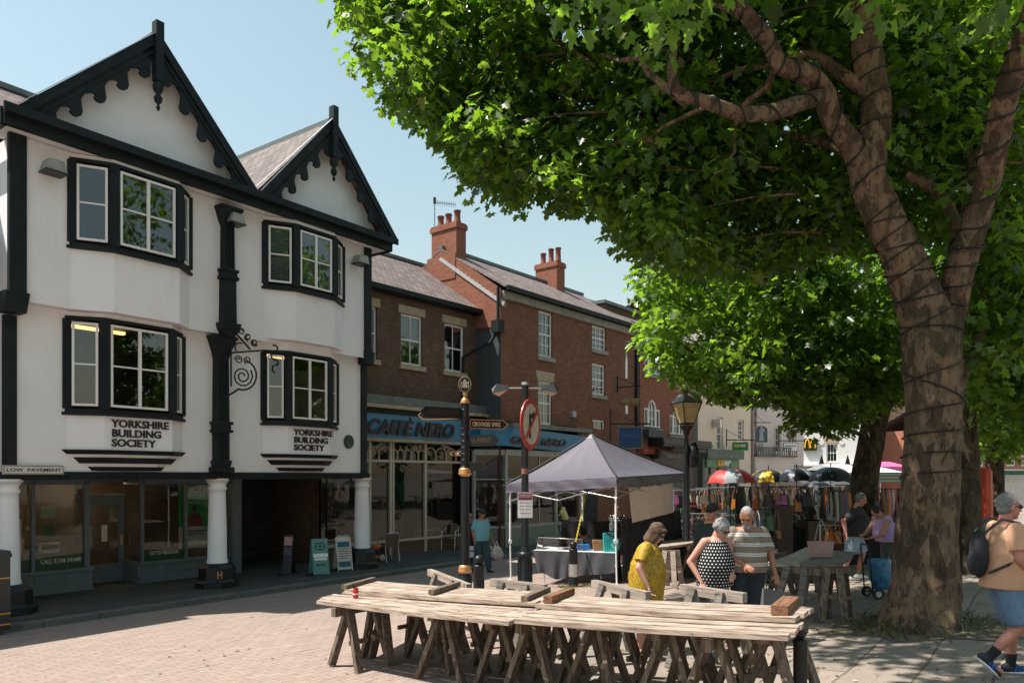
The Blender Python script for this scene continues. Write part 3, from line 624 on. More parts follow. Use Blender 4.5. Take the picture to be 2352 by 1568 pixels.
text("CAFFÈ NERO", (a-.02, c+.02, 3.98, 4.64), f1, plain('letter_edge', (.20, .12, .06), .5), bold=.045, shear=.25, depth=.02, b=-.40)
f = MB(); posts = [p1(x, 1100, 0)[0] for x in (848, 896, 976, 1112)]
f.m = 0
for i, s_ in enumerate(posts): f.bx(s_-.05, s_+.05, -.05, .08, .1, 3.80)
f.bx(posts[1]+.12, posts[1]+.2, .0, .1, .55, 3.8); f.bx(-.55, 6.8, -.04, .08, 3.14, 3.22); f.bx(-.55, 6.8, -.04, .1, .52, .60)
def arcades(a, c, n):
    for k in range(n):
        x0 = a+(c-a)*k/n; x1_ = a+(c-a)*(k+1)/n; xm = (x0+x1_)/2; r = (x1_-x0)/2
        f.tube([(xm+r*math.cos(t), -.0, 3.42+r*.95*math.sin(t)) for t in [i*math.pi/8 for i in range(9)]], .022, 5)
        f.bx(x0-.018, x0+.018, -.02, .02, 3.22, 3.44)
arcades(-.2, posts[1], 5); arcades(posts[1], posts[2], 5); arcades(posts[2], posts[3], 6)
f.build('shopfront_frame', creamp, b1)
g = MB(); g.quad((-.5, .03, .6), (posts[1], .03, .6), (posts[1], .03, 3.8), (-.5, .03, 3.8)); g.quad((posts[1]+.2, .12, .6), (posts[2], .03, .6), (posts[2], .03, 3.8), (posts[1]+.2, .12, 3.8)); g.quad((posts[2], .03, .6), (posts[3], .03, .6), (posts[3], .03, 3.8), (posts[2], .03, 3.8)); g.build('shop_window', shopglass, b1)
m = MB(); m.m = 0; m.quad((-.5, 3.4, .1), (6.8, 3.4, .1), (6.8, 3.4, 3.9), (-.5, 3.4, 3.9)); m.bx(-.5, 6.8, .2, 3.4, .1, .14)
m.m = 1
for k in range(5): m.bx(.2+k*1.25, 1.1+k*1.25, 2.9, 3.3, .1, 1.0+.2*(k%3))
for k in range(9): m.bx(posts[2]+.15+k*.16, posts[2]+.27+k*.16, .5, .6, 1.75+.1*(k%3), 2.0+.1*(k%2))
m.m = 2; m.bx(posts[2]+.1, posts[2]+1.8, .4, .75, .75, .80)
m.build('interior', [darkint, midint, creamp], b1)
m = MB(); a, c = .3, posts[1]-.1; m.bx(a, a+.1, .95, 1.03, .14, 2.5); m.bx(c-.1, c, .95, 1.03, .14, 2.5); m.bx(a, c, .95, 1.03, 2.3, 2.5); m.bx(a, c, .95, 1.03, .14, .7); m.build('door', greenp, b1)
# console bracket, pilaster and rainwater pipe between the two brick buildings
m = MB(); s_ = p1(1120, 950)[0]; m.m = 0
m.bx(s_-.20, s_+.18, -.06, .1, .9, 3.85); m.bx(s_-.24, s_+.22, -.1, .1, .1, .9); m.xz([(s_-.16, 3.85), (s_+.16, 3.85), (s_+.2, 4.2), (s_-.2, 4.2)], -.3, .1)
m.bx(s_-.2, s_+.2, -.62, .05, 4.2, 4.95); m.yz([(-.62+.31-.31*math.cos(t), 4.95+.3*math.sin(t)) for t in [i*math.pi/10 for i in range(11)]], s_-.2, s_+.2)
m.build('pilaster', plain('console_paint', (.38, .38, .36), .6, 0, .15, 6), b1)
B2P = None
t2 = -1.8; qq = (1150-CX)/FL; S_ = (14.75-t2)*(.8085+.5885*qq)/(.5885-.8085*qq); w0 = KU*S_+KN*(t2-14.75)
B2 = Frame(2580, (w0.x, w0.y)); p2 = B2.pick
b2 = thing('red_brick_building', 'taller red brick building with white sash windows and two chimneys behind the dark tent', 'building', (w0.x, w0.y, 0), B2.rz)
E2 = 9.42; S2 = p2(1462, 900)[0]
ws = [(rect(p2, 1237, 1269, 716, 820), 3, 4, 0), (rect(p2, 1360, 1392, 750, 804), 3, 4, 0), (rect(p2, 1236, 1268, 876, 975), 2, 4, 1), (rect(p2, 1360, 1390, 836, 907), 3, 4, 0), (rect(p2, 1361, 1390, 964, 1042), 2, 4, 0)]
m = MB(); holed(m, 0, S2, 4.7, E2, [w[0] for w in ws], 0, .15); m.quad((0, 0, 4.7), (0, 2.6, 4.7), (0, 2.6, E2), (0, 0, E2)); m.bx(-.0, S2, .0, .1, .1, .75)
rb = 3.0; rz2 = p2(1180, 630, rb)[1]
m.add([(0, 0, .1), (0, 6, .1), (0, 6, E2), (0, rb, rz2), (0, 0, E2)], [(4, 3, 2, 1, 0)]); m.quad((0, 6, .1), (S2, 6, .1), (S2, 6, E2), (0, 6, E2)); m.quad((S2, 0, .1), (S2, 6, .1), (S2, 6, E2), (S2, 0, E2)); m.quad((0, 2, 4.7), (S2, 2, 4.7), (S2, 2, E2), (0, 2, E2)); m.bx(0, S2, .05, 2, 4.6, 4.7)
m.bx(p2(1325, 1000)[0], S2, 0, .2, .1, 4.7)
m.build('wall', brick2, b2)
for w, cc, rr, fl in ws: sash(b2, *w, cols=cc, rows=rr, sill=greystone, lintel=.38 if fl else None, lm='flare')
# brick gable shoulder that rises above the lower roof, chimney stacks
m = MB(); m.add([(-.02, -.02, E2-1.3), (-.02, rb*2+.2, E2-1.3), (-.02, rb*2+.2, E2), (-.02, rb, rz2+.12), (-.02, -.02, E2+.05)], [(4, 3, 2, 1, 0)]); m.build('gable_end', brick3, b2)
lean(b2, -.03, S2, -.25, E2+.05, rb, rz2, slate)
m = MB(); m.bx(.0, S2, -.36, -.25, E2-.03, E2+.13); m.build('gutter', black, b2)
m = MB(); m.bx(.05, S2, -.12, -.0, E2-.30, E2-.02); m.bx(.05, .25, -.03, .0, E2-.6, E2-.3); m.build('stone_band', greystone, b2)
def chimney(par, x, y_top, b0_, b1_, w, zb, pots, ptop, nm):
    s_ = B2.pick(x, y_top+30, b0_)[0]; zt = B2.pick(x, y_top, b0_)[1]; m = MB()
    m.bx(s_, s_+w, b0_, b1_, zb, zt-.24); m.bx(s_-.05, s_+w+.05, b0_-.05, b1_+.05, zt-.24, zt-.06); m.bx(s_-.02, s_+w+.02, b0_-.02, b1_+.02, zt-.06, zt); m.bx(s_-.04, s_+w+.04, b0_-.04, b1_+.04, zb+.55, zb+.62)
    c = m.build('chimney', brick3, par)
    for k, t in enumerate(pots):
        p = MB(); cy = b0_+(b1_-b0_)*t; p.lathe([(.13, 0), (.14, .1), (.125, .14), (.115, ptop[k]-.08), (.14, ptop[k]-.06), (.14, ptop[k])], (s_+w/2, cy, zt), 14); p.lathe([(.10, 0), (.10, .012)], (s_+w/2, cy, zt+ptop[k]), 12); p.build('chimney_pot', potm, c)
    return c, s_, zt
c1, cs1, cz_ = chimney(b2, 1048, 507, 2.3, 3.62, .55, rz2-1.1, (.82, .5, .15), (.46, .46, .50), 0)
m = MB(); m.bx(-.05, .45, 2.2, 3.7, rz2-1.2, rz2-.25); m.build('chimney_shoulder', brick3, b2)
c2, cs2, _ = chimney(b2, 1279, 598, 2.35, 3.55, .62, rz2-1.0, (.82, .45, .12), (.55, .68, .66), 0)
m = MB(); a = B2.pick(1302, 660, 2.4)[0]; m.beam((cs2+.66, 2.6, rz2-.2), (cs2+2.6, .25, E2+.35), .26, .02, (0, -.5, .85)); m.build('lead_flashing', plain('bright_lead', (.42, .42, .42), .45, .2), b2)
m = MB(); s_ = p2(1385, 720, 1.4)[0]; m.m = 0; m.bx(s_, s_+4.2, 1.4, 4, 9.9, 10.75); m.m = 1; m.bx(s_-.1, s_+4.3, 1.25, 4, 10.75, 10.9); m.m = 0; m.build('dormer', [brick1, lead], b2)
m = MB()                                            # stepped white flashing where the lower roof meets the gable
m.beam((-.045, -.2, E1+.14), (-.045, 3.0, rz1+.12), .045, .13)
for k in range(16): z_ = E1+.12+(rz1-E1)*(.15+k*.19)/3.25; m.bx(-.066, -.028, -.1+k*.19, .0+k*.19, z_, z_+.12)
m.build('step_flashing', plain('lime_white', (.36, .35, .34), .7), b2)
# TV aerial
ae = thing('tv_aerial', 'thin black television aerial fixed to the taller brick chimney', 'aerial', B2.W(cs1+.1, 3.55, cz_), B2.rz)
m = MB(); m.tube([(0, 0, -.4), (0, 0, 1.22)], .016, 6); m.bx(-.05, .05, -.03, .03, .95, 1.2); m.build('mast', iron, ae)
m = MB(); m.tube([(-.05, 0, 1.0), (.95, -.25, 1.13)], .012, 5)
for k in range(11): t = .12+k*.08; m.tube([(t, -.25*t, 1.0+.13*t+.0-.1), (t, -.25*t, 1.0+.13*t+.1)], .007, 4)
m.build('boom', iron, ae)
# second cafe front
m = MB(); m.m = 0; a, c = p2(1168, 1020, -.4)[0], p2(1331, 1020, 0)[0]
m.add([(.15, -.25, 3.78), (c, -.25, 3.62), (c, -.5, 4.28), (.15, -.5, 4.45), (.15, 0, 3.78), (c, 0, 3.62), (c, 0, 4.28), (.15, 0, 4.45)], [(0,1,2,3),(5,4,7,6),(0,4,5,1),(3,2,6,7),(1,5,6,2),(0,3,7,4)])
m.m = 0; m.add([(.15, -.25, 3.78), (.15, -.5, 4.45), (-.75, .3, 4.5), (-.65, .45, 3.8)], [(0, 1, 2, 3)]); m.add([(.15, -.25, 3.78), (.15, -.5, 4.45), (-.75, .3, 4.5), (-.65, .45, 3.8)], [(3, 2, 1, 0)])
f2 = m.build('fascia', bluef, b2)
m = MB(); m.bx(-.05, c+.05, -.6, .05, 4.45, 4.6); m.beam((.15, -.5, 4.52), (-.8, .35, 4.55), .15, .12); m.build('cornice', lead, b2)
ta, tc = p2(1176, 1020, -.4)[0], p2(1300, 1020, -.4)[0]
text("CAFFÈ NERO", (ta, tc, 3.84, 4.20), f2, blackp, bold=.03, shear=.25, depth=.04, b=-.405); text("CAFFÈ NERO", (ta-.02, tc+.02, 3.82, 4.22), f2, plain('letter_edge2', (.20, .12, .06), .5), bold=.045, shear=.25, depth=.02, b=-.385)
f = MB(); f.m = 0; px = [p2(x, 1150)[0] for x in (1161, 1275, 1331)]; px = [.25]+px[1:]
for s_ in px: f.bx(s_-.06, s_+.06, -.08, .06, .1, 3.6)
f.bx(px[0], px[2], -.06, .08, 3.45, 3.66); f.bx(px[0], px[2], -.08, .1, .78, .88); s_ = (px[0]+px[1])/2+.5; f.bx(s_-.025, s_+.025, -.03, .03, .88, 3.5); f.bx(px[0], px[1], -.02, .02, 2.55, 2.6)
f.beam((.2, -.03, .83), (-.62, .75, .83), .1, .1); f.beam((.2, -.03, 3.55), (-.62, .75, 3.55), .1, .2); f.beam((-.62, .75, .1), (-.62, .75, 3.6), .1, .1); f.beam((.2, -.03, 2.57), (-.62, .75, 2.57), .05, .05)
f.build('shopfront_frame', plain('grey_frame', (.27, .28, .26), .5), b2)
f = MB(); f.bx(px[0]-.06, px[2]+.06, -.06, .1, .1, .78); f.beam((.2, .02, .43), (-.62, .8, .43), .1, .68); f.build('stall_riser', greenp, b2)
g = MB(); g.quad((px[0], .0, .88), (px[2], .0, .88), (px[2], .0, 3.45), (px[0], .0, 3.45)); g.quad((-.62, .75, .88), (px[0]-.06, -.03, .88), (px[0]-.06, -.03, 3.45), (-.62, .75, 3.45)); g.build('shop_window', shopglass, b2)
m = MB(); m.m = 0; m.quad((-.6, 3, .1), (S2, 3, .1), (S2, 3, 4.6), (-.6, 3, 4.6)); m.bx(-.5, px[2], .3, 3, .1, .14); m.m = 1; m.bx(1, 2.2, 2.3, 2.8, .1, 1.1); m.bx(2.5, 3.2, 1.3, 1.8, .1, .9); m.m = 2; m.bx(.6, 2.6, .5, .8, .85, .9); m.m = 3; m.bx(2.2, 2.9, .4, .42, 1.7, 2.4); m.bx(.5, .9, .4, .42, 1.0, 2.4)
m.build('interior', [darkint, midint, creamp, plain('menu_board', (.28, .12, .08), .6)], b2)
m = MB(); d0 = p2(1338, 1100)[0]; d1 = p2(1372, 1100)[0]; m.bx(d0, d1, -.02, .05, .1, 3.3); m.build('door', black, b2)
# pipes and dark return between the buildings
m = MB(); m.m = 0; m.quad((-.0, 0, .1), (-.0, 2.4, .1), (-.0, 2.4, 8.2), (-.0, 0, 8.2)); 
m.add([(-.004, 0.004, 4.7), (-.004, 2.5, 4.7), (-.004, 2.5, 8.0), (-.004, .004, 8.0)], [(0,1,2,3), (3,2,1,0)]); m.build('return_wall', plain('slate_grey_render', (.13, .15, .165), .85, 0, .12), b2)
m = MB(); m.tube([(-.12, .02, 9.5), (-.12, .02, 8.3)], .06, 8); m.bx(-.28, .06, -.12, .22, 7.85, 8.3); m.tube([(-.12, .05, 7.9), (-.25, .3, 7.5), (-.75, 1.15, 7.0), (-.8, 1.2, 4.9)], .06, 8); m.build('downpipe', black, b2)
for zc in (0,):
    m = MB(); a, z0 = p2(1437, 860)[0], 0; m.xz([(a-.05, 7.1), (a+.12, 7.1), (a+.12, 7.9), (a+.035, 8.25), (a-.05, 7.9)], -.03, .03); m.build('slit_window', sashw, b2)
    m = MB(); m.bx(a-.04, a+.14, -.03, .03, 5.5, 6.1); m.build('slit_window', sashw, b2)
m = MB(); m.bx(S2-.16, S2+.1, -.12, .02, 4.4, 8.9); m.build('downpipe', black, b2)
# small wall box and camera arm
m = MB(); s_, z_ = p2(1313, 951); m.bx(s_-.12, s_+.12, -.15, 0, z_-.12, z_+.12); m.build('alarm_box', plain('alarm_case', (.30, .33, .36), .5), b2)
# ---- hanging trade signs
def hanging(name, label, x, y0, y1, hw, fr, mat, b=-.9, par=None, arm=True, txt=None, tm=None, tz=None):
    """a sign board square to the street or along it; x is the board's centre in the photo"""
    s_, zt = fr.pick(x, y0, b); _, zb = fr.pick(x, y1, b); P = fr.W(s_, b, 0)
    t = thing(name, label, 'sign', (P.x, P.y, 0), 0)
    m = MB(); m.m = 0; m.bx(-hw, hw, -.03, .03, zb, zt); o = m.build('board', mat, t)
    e = MB(); 
    for q in ((-hw-.03, hw+.03, zt, zt+.03), (-hw-.03, hw+.03, zb-.03, zb), (-hw-.03, -hw, zb, zt), (hw, hw+.03, zb, zt)): e.bx(q[0], q[1], -.04, .04, q[2], q[3])
    e.build('frame', plain('dull_gold', (.25, .17, .08), .5), t)
    if arm:
        a = MB(); a.bx(-hw-.35, hw+.4, -.02, .02, zt+.12, zt+.18); a.bx(-hw*.7-.01, -hw*.7+.01, -.01, .01, zt+.02, zt+.12); a.bx(hw*.7-.01, hw*.7+.01, -.01, .01, zt+.02, zt+.12)
        a.bx(-hw-.37, -hw-.32, -.02, .02, zb+.2, zt+.75); a.tube([(-hw-.34, 0, zt+.7), (hw*.6, 0, zt+.17)], .012, 5); a.build('arm', iron, t)
    if txt: text(txt, (-hw*.8, hw*.8, *(tz or (zb+(zt-zb)*.5, zb+(zt-zb)*.72))), t, tm, b=-.035, depth=.008, bold=.01)
    return t, zb, zt
navy = plain('navy_board', (.008, .045, .14), .45, 0, .05)
hanging('hanging_sign', 'dark blue square hanging sign lettered Yards on the red brick wall', 1447, 981, 1028, .50, B2, navy, -1.0, txt='Yards', tm=plain('faded_letter', (.03, .09, .2), .5))
# barrel trade sign and its rail
t = thing('barrel_sign', 'weathered wooden barrel trade sign hanging high on the brick wall', 'sign', B2.W(p2(1446, 923, -.8)[0], -.8, 0)); z_ = p2(1446, 923, -.8)[1]
m = MB(); R_ = Matrix.Rotation(math.radians(90), 3, 'Y')
pr = [(.13, -.42), (.17, -.2), (.19, .0), (.17, .2), (.13, .36)]; n = 14; vs = []; 
m.tube([(-.42, 0, z_), (-.2, 0, z_), (0, 0, z_+.005), (.2, 0, z_), (.40, 0, z_)], [.11, .14, .16, .16, .17], 14); m.build('barrel', plain('mossy_wood', (.20, .13, .05), .8, 0, .5, 9, .4), t)
m = MB(); m.tube([(.395, 0, z_), (.415, 0, z_)], [.175, .175], 14, cap=False); m.tube([(.405, 0, z_), (.41, 0, z_)], [.15, .15], 14); m.build('rim', iron, t)
m = MB(); a, zz = p2(1418, 890); m.bx(a-.03, a+.03, -.05, 0, zz-.2, zz+.5); m.bx(a-.03, a+.03, -1.2, 0, zz-.02, zz+.02); m.tube([(a, -.02, zz+.45), (a, -1.1, zz)], .012, 5); m.build('sign_bracket', iron, b2)
# ================================================================ next buildings along the street
b3 = thing('arched_window_building', 'bright red brick building with round headed white windows over dark shops', 'building', B2.W(S2, 0, 0), B2.rz)
def p3(x, y, b=0): a, z = p2(x, y, b); return a-S2, z
S3 = p3(1590, 900)[0]; E3 = 9.6
def arched(par, a, c, d, e, b=0):
    m = MB(); w = (c-a); s1 = a+w*.27; s2 = c-w*.27; y0, y1 = b+.03, b+.12; sp = d+(e-d)*.60
    for q in ((a, a+.07, d, sp), (c-.07, c, d, sp), (s1-.06, s1+.06, d, sp), (s2-.06, s2+.06, d, sp)): m.bx(q[0], q[1], y0, y1, q[2], q[3])
    m.bx(a, c, y0-.02, y1, d-.06, d+.05); m.bx(a, s1+.06, y0, y1, sp, sp+.08); m.bx(s2-.06, c, y0, y1, sp, sp+.08); m.bx(s1, s2, y0+.02, y1, d+(sp-d)*.5-.02, d+(sp-d)*.5+.02)
    r = (s2-s1)/2+.04; m.tube([((s1+s2)/2+r*math.cos(t), (y0+y1)/2, sp+(e-sp-.05)*math.sin(t)) for t in [i*math.pi/12 for i in range(13)]], .06, 6)
    m.bx((s1+s2)/2-.015, (s1+s2)/2+.015, y0+.03, y1, d, e-.05); m.bx(s1, s2, y0+.03, y1, sp-.015, sp+.015)
    wn_ = m.build('window', sashw, par); g = MB(); pts = [(a+.07, d), (c-.07, d), (c-.07, sp), (s2, sp)]+[((s1+s2)/2+r*math.cos(t), sp+(e-sp-.05)*math.sin(t)) for t in [i*math.pi/12 for i in range(1, 12)]]+[(s1, sp), (a+.07, sp)]
    g.add([(p[0], b+.09, p[1]) for p in pts], [tuple(range(len(pts)))]); g.build('pane', glass, wn_); s_ = MB(); s_.bx(a-.1, c+.1, b-.08, b+.03, d-.2, d-.06); s_.build('sill', greystone, wn_)
m = MB(); W3 = [rect(p3, 1480, 1517, 917, 980), rect(p3, 1539, 1570, 932, 997), rect(p3, 1481, 1517, 808, 858), rect(p3, 1540, 1571, 835, 880)]
holed(m, 0, S3, 4.3, E3, [w for w in W3], 0, .16)
for w in W3:                                          # brick spandrels beside each arch
    a, c, d, e = w; ww = c-a; s1 = a+ww*.27; s2 = c-ww*.27; sp = d+(e-d)*.60+.08; cx = (s1+s2)/2; r = (s2-s1)/2+.07
    for sg, x0 in ((-1, a), (1, c)):
        pts = [(x0, sp), (x0, e)]+[(cx, e)]+[(cx+sg*r*math.sin(t), sp-.08+(e-sp+.06)*math.cos(t)) for t in [i*math.pi/16 for i in range(1, 8)]]+[(cx+sg*r, sp)]
        m.xz(pts, 0.0, .10)
m.quad((0, 6, .1), (S3, 6, .1), (S3, 6, E3), (0, 6, E3)); m.quad((S3, 0, .1), (S3, 6, .1), (S3, 6, E3), (S3, 0, E3)); m.quad((0, 1.6, 4.3), (S3, 1.6, 4.3), (S3, 1.6, E3), (0, 1.6, E3)); m.bx(0, S3, .1, 1.6, 4.2, 4.3)
m.build('wall', brick3, b3); lean(b3, 0, S3, -.2, E3, 3, E3+1.6, slate)
for w in W3: arched(b3, *w)
m = MB(); m.m = 0; a, z0 = p3(1436, 1040, -.3); c, z1 = p3(1508, 1003, -.3); a = .1; zt = p3(1470, 1003, -.3)[1]; zb = p3(1470, 1041, -.3)[1]; zm = (zt+zb)/2
m.bx(a, c, -.3, 0, zm, zt); m.m = 1; m.bx(a, c, -.302, 0, zb, zm); m.m = 2; m.bx(a-.1, c+.15, -.65, .05, zt, zt+.35); m.bx(a-.1, c+.15, -.2, .05, zt+.35, zt+.5); m.bx(c+.02, c+.3, -.4, 0, zb-.2, zt)
m.build('shop_fascia', [plain('dull_brown_board', (.13, .085, .065), .6), plain('faded_red_board', (.30, .065, .04), .6), plain('dark_green_cornice', (.03, .045, .04), .6)], b3)
tl = plain('salmon_letter', (.55, .22, .15), .5); text('Jacksons', (a+.5, a+.5+(c-a)*.62, zm-.02, zt-.1), b3, tl, b=-.31, bold=.02, depth=.02); text('Bread Cakes Rolls Etc', (a+.2, c-.3, zb+.12, zm-.12), b3, tl, b=-.315, shear=.3, depth=.01, bold=.01)
m = MB(); m.m = 0; m.bx(.1, c, .05, .1, .1, zb); m.bx(c+.3, S3, -.05, .1, .1, 4.2); m.bx(c+.3, S3+.6, -.5, 0, 3.9, 4.3); m.m = 1
for k in range(4): m.bx(.3+k*.9, .35+k*.9, -.0, .05, .1, zb-.1)
m.bx(c+1.0, c+2.2, -.06, -.05, .9, 2.9); m.build('shopfront', [blackp, plain('frame_grey', (.2, .2, .2), .5)], b3)
m = MB(); d, zz = p3(1531, 1026, -1.2); e = p3(1575, 1026, -1.2)[0]; z_hi = p3(1550, 1025, -1.2)[1]; z_lo = p3(1550, 1051, -1.2)[1]
m.add([(d, -.6, z_hi), (e, -.6, z_hi), (e, -1.3, z_lo), (d, -1.3, z_lo)], [(0, 1, 2, 3), (3, 2, 1, 0)]); o = m.build('awning', plain('tan_board', (.36, .22, .16), .6), b3)
text('CROSS', (d+.8, e-.3, z_lo+.3, z_lo+.6), o, blackp, b=-1.12, depth=.01, bold=.01)
m = MB(); m.bx(d-.1, e+3.2, -1.1, 0, z_hi, z_hi+.38); m.bx(d-.1, e+3.2, -1.15, -1.1, z_hi+.1, z_hi+.2); m.build('canopy_box', blackp, b3)
# cream and pale buildings
def flatb(name, label, vp, xl, xr, Y, mat, z_top, wins, depth=8, side=None):
    F_ = Frame(vp, at(xl, HY, Y)); P_ = F_.pick; L = P_(xr, 1000)[0]
    t = thing(name, label, 'building', (F_.P0.x, F_.P0.y, 0), F_.rz); H = [rect(P_, *w[:4]) for w in wins]
    m = MB(); m.m = 0; holed(m, 0, L, .1, z_top, H, 0, .22); m.quad((0, 1.5, .1), (L, 1.5, .1), (L, 1.5, z_top), (0, 1.5, z_top)); m.quad((L, 0, .1), (L, depth, .1), (L, depth, z_top), (L, 0, z_top)); m.quad((0, depth, .1), (L, depth, .1), (L, depth, z_top), (0, depth, z_top))
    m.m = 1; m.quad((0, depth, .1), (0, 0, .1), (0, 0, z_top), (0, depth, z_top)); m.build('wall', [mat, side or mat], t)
    for h_, w in zip(H, wins): sash(t, *h_, cols=w[4], rows=w[5], rev=.16, fw=.10)
    lean(t, 0, L, -.3, z_top, depth/2, z_top+2.2, slate)
    m = MB(); m.bx(-.1, L+.1, -.25, -.0, z_top-.5, z_top-.01); m.build('cornice', mat, t)
    return t, F_, L
b4, F4, L4 = flatb('cream_building', 'cream rendered building above a green sandwich shop fascia', 2600, 1603, 1728, 41, cream_wall, 10.4,
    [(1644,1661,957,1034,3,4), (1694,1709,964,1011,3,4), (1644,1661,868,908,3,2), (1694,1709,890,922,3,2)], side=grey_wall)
P4 = F4.pick
m = MB(); a = P4(1624, 1060, -.4)[0]; c = P4(1697, 1060, -.4)[0]; zt = P4(1660, 1053, -.4)[1]; zb = P4(1660, 1073, -.4)[1]
m.m = 0; m.bx(a, c, -.4, .0, zb, zt); m.m = 1; m.bx(a-.3, c+.3, -.6, 0, zt, zt+.5); m.bx(a-.3, a, -.3, 0, .1, zt); m.bx(c, c+.3, -.3, 0, .1, zt); m.m = 2; m.bx(a, c, -.05, 0, .1, zb); m.m = 1; m.bx(a, c, -.1, 0, .1, .8)
for k in range(4): s_ = a+(c-a)*k/4; m.bx(s_, s_+.08, -.12, 0, .1, zb)
m.build('shopfront', [plain('shop_green', (.07, .22, .09), .5), plain('shop_frame_dark', (.09, .12, .10), .6), plain('shop_glass_dark', (.05, .06, .06), .15)], b4)
ta = P4(1647, 1060, -.4)[0]; tc = P4(1678, 1060, -.4)[0]; tm = ta+(tc-ta)*.47
text('SUB', (ta, tm-.02, zb+.08, zt-.08), b4, plain('orange_yellow', (.8, .42, .02), .5), b=-.42, bold=.04, shear=.1, depth=.05); text('WAY', (tm+.02, tc, zb+.08, zt-.08), b4, whitep, b=-.42, bold=.04, shear=.1, depth=.05)
t, zb, zt = hanging('hanging_sign', 'small green hanging sandwich shop sign on the cream wall', 1700, 1016, 1033, .42, F4, plain('sign_green', (.0, .16, .035), .5), -1.0)
text('SUB', (-.33, -.03, zb+.17, zb+.32), t, plain('yellow_letter', (.75, .55, .02), .5), b=-.035, bold=.03, depth=.01); text('WAY', (0, .33, zb+.17, zb+.32), t, whitep, b=-.035, bold=.03, depth=.01)
m = MB(); s_, z_ = P4(1636, 972); m.bx(s_-.12, s_+.2, -.5, -.1, z_-.25, z_+.2); m.build('floodlight', steel, b4)
m = MB(); s_ = L4-.15; m.tube([(s_, -.08, .1), (s_, -.08, 12)], .07, 6); m.build('downpipe', plain('dusty_pipe', (.25, .2, .18), .6), b4)
b5, F5, L5 = flatb('pale_pink_building', 'pale pinkish rendered building with small balconies and a jewellery shop sign', 2900, 1728, 1846, 49, pink_wall, 10.8,
    [(1741,1752,1000,1040,2,4), (1779,1793,980,1040,2,4), (1818,1829,1000,1040,2,4), (1779,1790,905,940,2,3), (1741,1752,905,940,2,3)])
P5 = F5.pick
m = MB(); m.m = 0
for x0, x1 in ((1737, 1770), (1774, 1822)):
    a, z_ = P5(x0, 1046, -.9); c = P5(x1, 1046, -.9)[0]; m.m = 0; m.xz([(a, z_-1.6), (c, z_-1.6), (c+.2, z_-.05), (a-.2, z_-.05)], -.9, 0); m.m = 1; m.bx(a-.25, c+.25, -1.1, 0, z_-.05, z_+.05)
    for k in range(12): u = a-.2+(c-a+.4)*k/11; m.bx(u-.02, u+.02, -1.08, -1.04, z_+.05, z_+.55)
    m.bx(a-.2, c+.2, -1.08, -1.04, z_+.5, z_+.56)
m.build('balcony', [pink_wall, plain('dark_rail', (.05, .06, .05), .5)], b5)
m = MB(); a = P5(1826, 1070, -.5)[0]; c = P5(1846, 1070, -.5)[0]; z_ = P5(1836, 1068, -.5)[1]; m.bx(a-4, c, -.5, 0, .1, z_-1.2); m.bx(a, c, -.5, 0, z_-1.2, z_); m.build('shopfront', plain('shop_tan', (.30, .20, .15), .7), b5)
m = MB(); s_ = P5(1734, 1000)[0]; m.tube([(s_, -.08, .1), (s_, -.08, 13)], .08, 6); s_ = P5(1812, 1000)[0]; m.tube([(s_, -.08, 3.5), (s_, -.08, 13)], .06, 6); m.build('downpipe', plain('pink_pipe', (.36, .28, .26), .6), b5)
t, zb, zt = hanging('hanging_sign', 'white hanging sign reading PANDORA on the pale pink wall', 1816, 1017, 1035, .46, F5, whitep, -1.0, txt='PANDORA', tm=blackp)
m = MB(); m.ell((0, 0, zt+.55), (.3, .2, .3)); m.build('lantern_globe', plain('copper_light', (.2,.14,.1), .5), t)
# arched pub sign
Pp = F5.W(P5(1748, 990, -1.1)[0], -1.1, 0); t = thing('inn_sign', 'arched grey inn sign with a pale robed figure under an iron bracket', 'sign', (Pp.x, Pp.y, 0)); zt = P5(1748, 974, -1.1)[1]; zb = P5(1748, 1016, -1.1)[1]
m = MB(); hw = .40; pts = [(-hw, zb), (hw, zb), (hw, zt-.38)]+[(hw*math.cos(k*math.pi/10), zt-.38+.30*math.sin(k*math.pi/10)) for k in range(1, 10)]+[(-hw, zt-.38)]
m.xz(pts, -.04, .04); m.build('board', plain('grey_blue_board', (.06, .09, .12), .5), t)
m = MB(); m.tube([(p[0], -.03, p[1]) for p in pts]+[(pts[0][0], -.03, pts[0][1])], .022, 5); m.build('frame', signw, t)
m = MB(); m.xz([(-.16, zb+.12), (.18, zb+.12), (.1, zb+.55), (.14, zb+.75), (.22, zb+.62), (.24, zb+.66), (.13, zb+.9), (.05, zb+.92), (-.06, zb+.9), (-.14, zb+.7), (-.08, zb+.5)], -.055, -.04); m.xz([(.07*math.cos(k)+.0, zb+1.0+.09*math.sin(k)) for k in [i*.63 for i in range(10)]], -.055, -.04); m.build('figure', plain('pale_figure', (.35, .38, .38), .6), t)
m = MB(); m.bx(-.55, .6, -.02, .02, zt+.08, zt+.13); m.bx(-.57, -.52, -.02, .02, zb, zt+1.0); m.tube([(-.54, 0, zt+.8), (.2, 0, zt+.12)], .015, 5); m.build('arm', iron, t)
b6, F6, L6 = flatb('white_brick_building', 'white painted brick building with one sash window and a burger shop sign', (1, -.42), 1843, 1988, 66, bright_wall, 10.5,
    [(1898,1924,1018,1061,3,3), (1898,1924,940,975,3,3)])
P6 = F6.pick
m = MB(); a, zt = P6(1846, 1007, -.2); c, _ = P6(1876, 1010, -.2); zb = P6(1860, 1034, -.2)[1]; m.bx(a, c, -.25, 0, zb, zt); sg = m.build('sign_board', plain('sign_charcoal', (.02, .022, .02), .6), b6)
m = MB(); cx = (a+c)/2
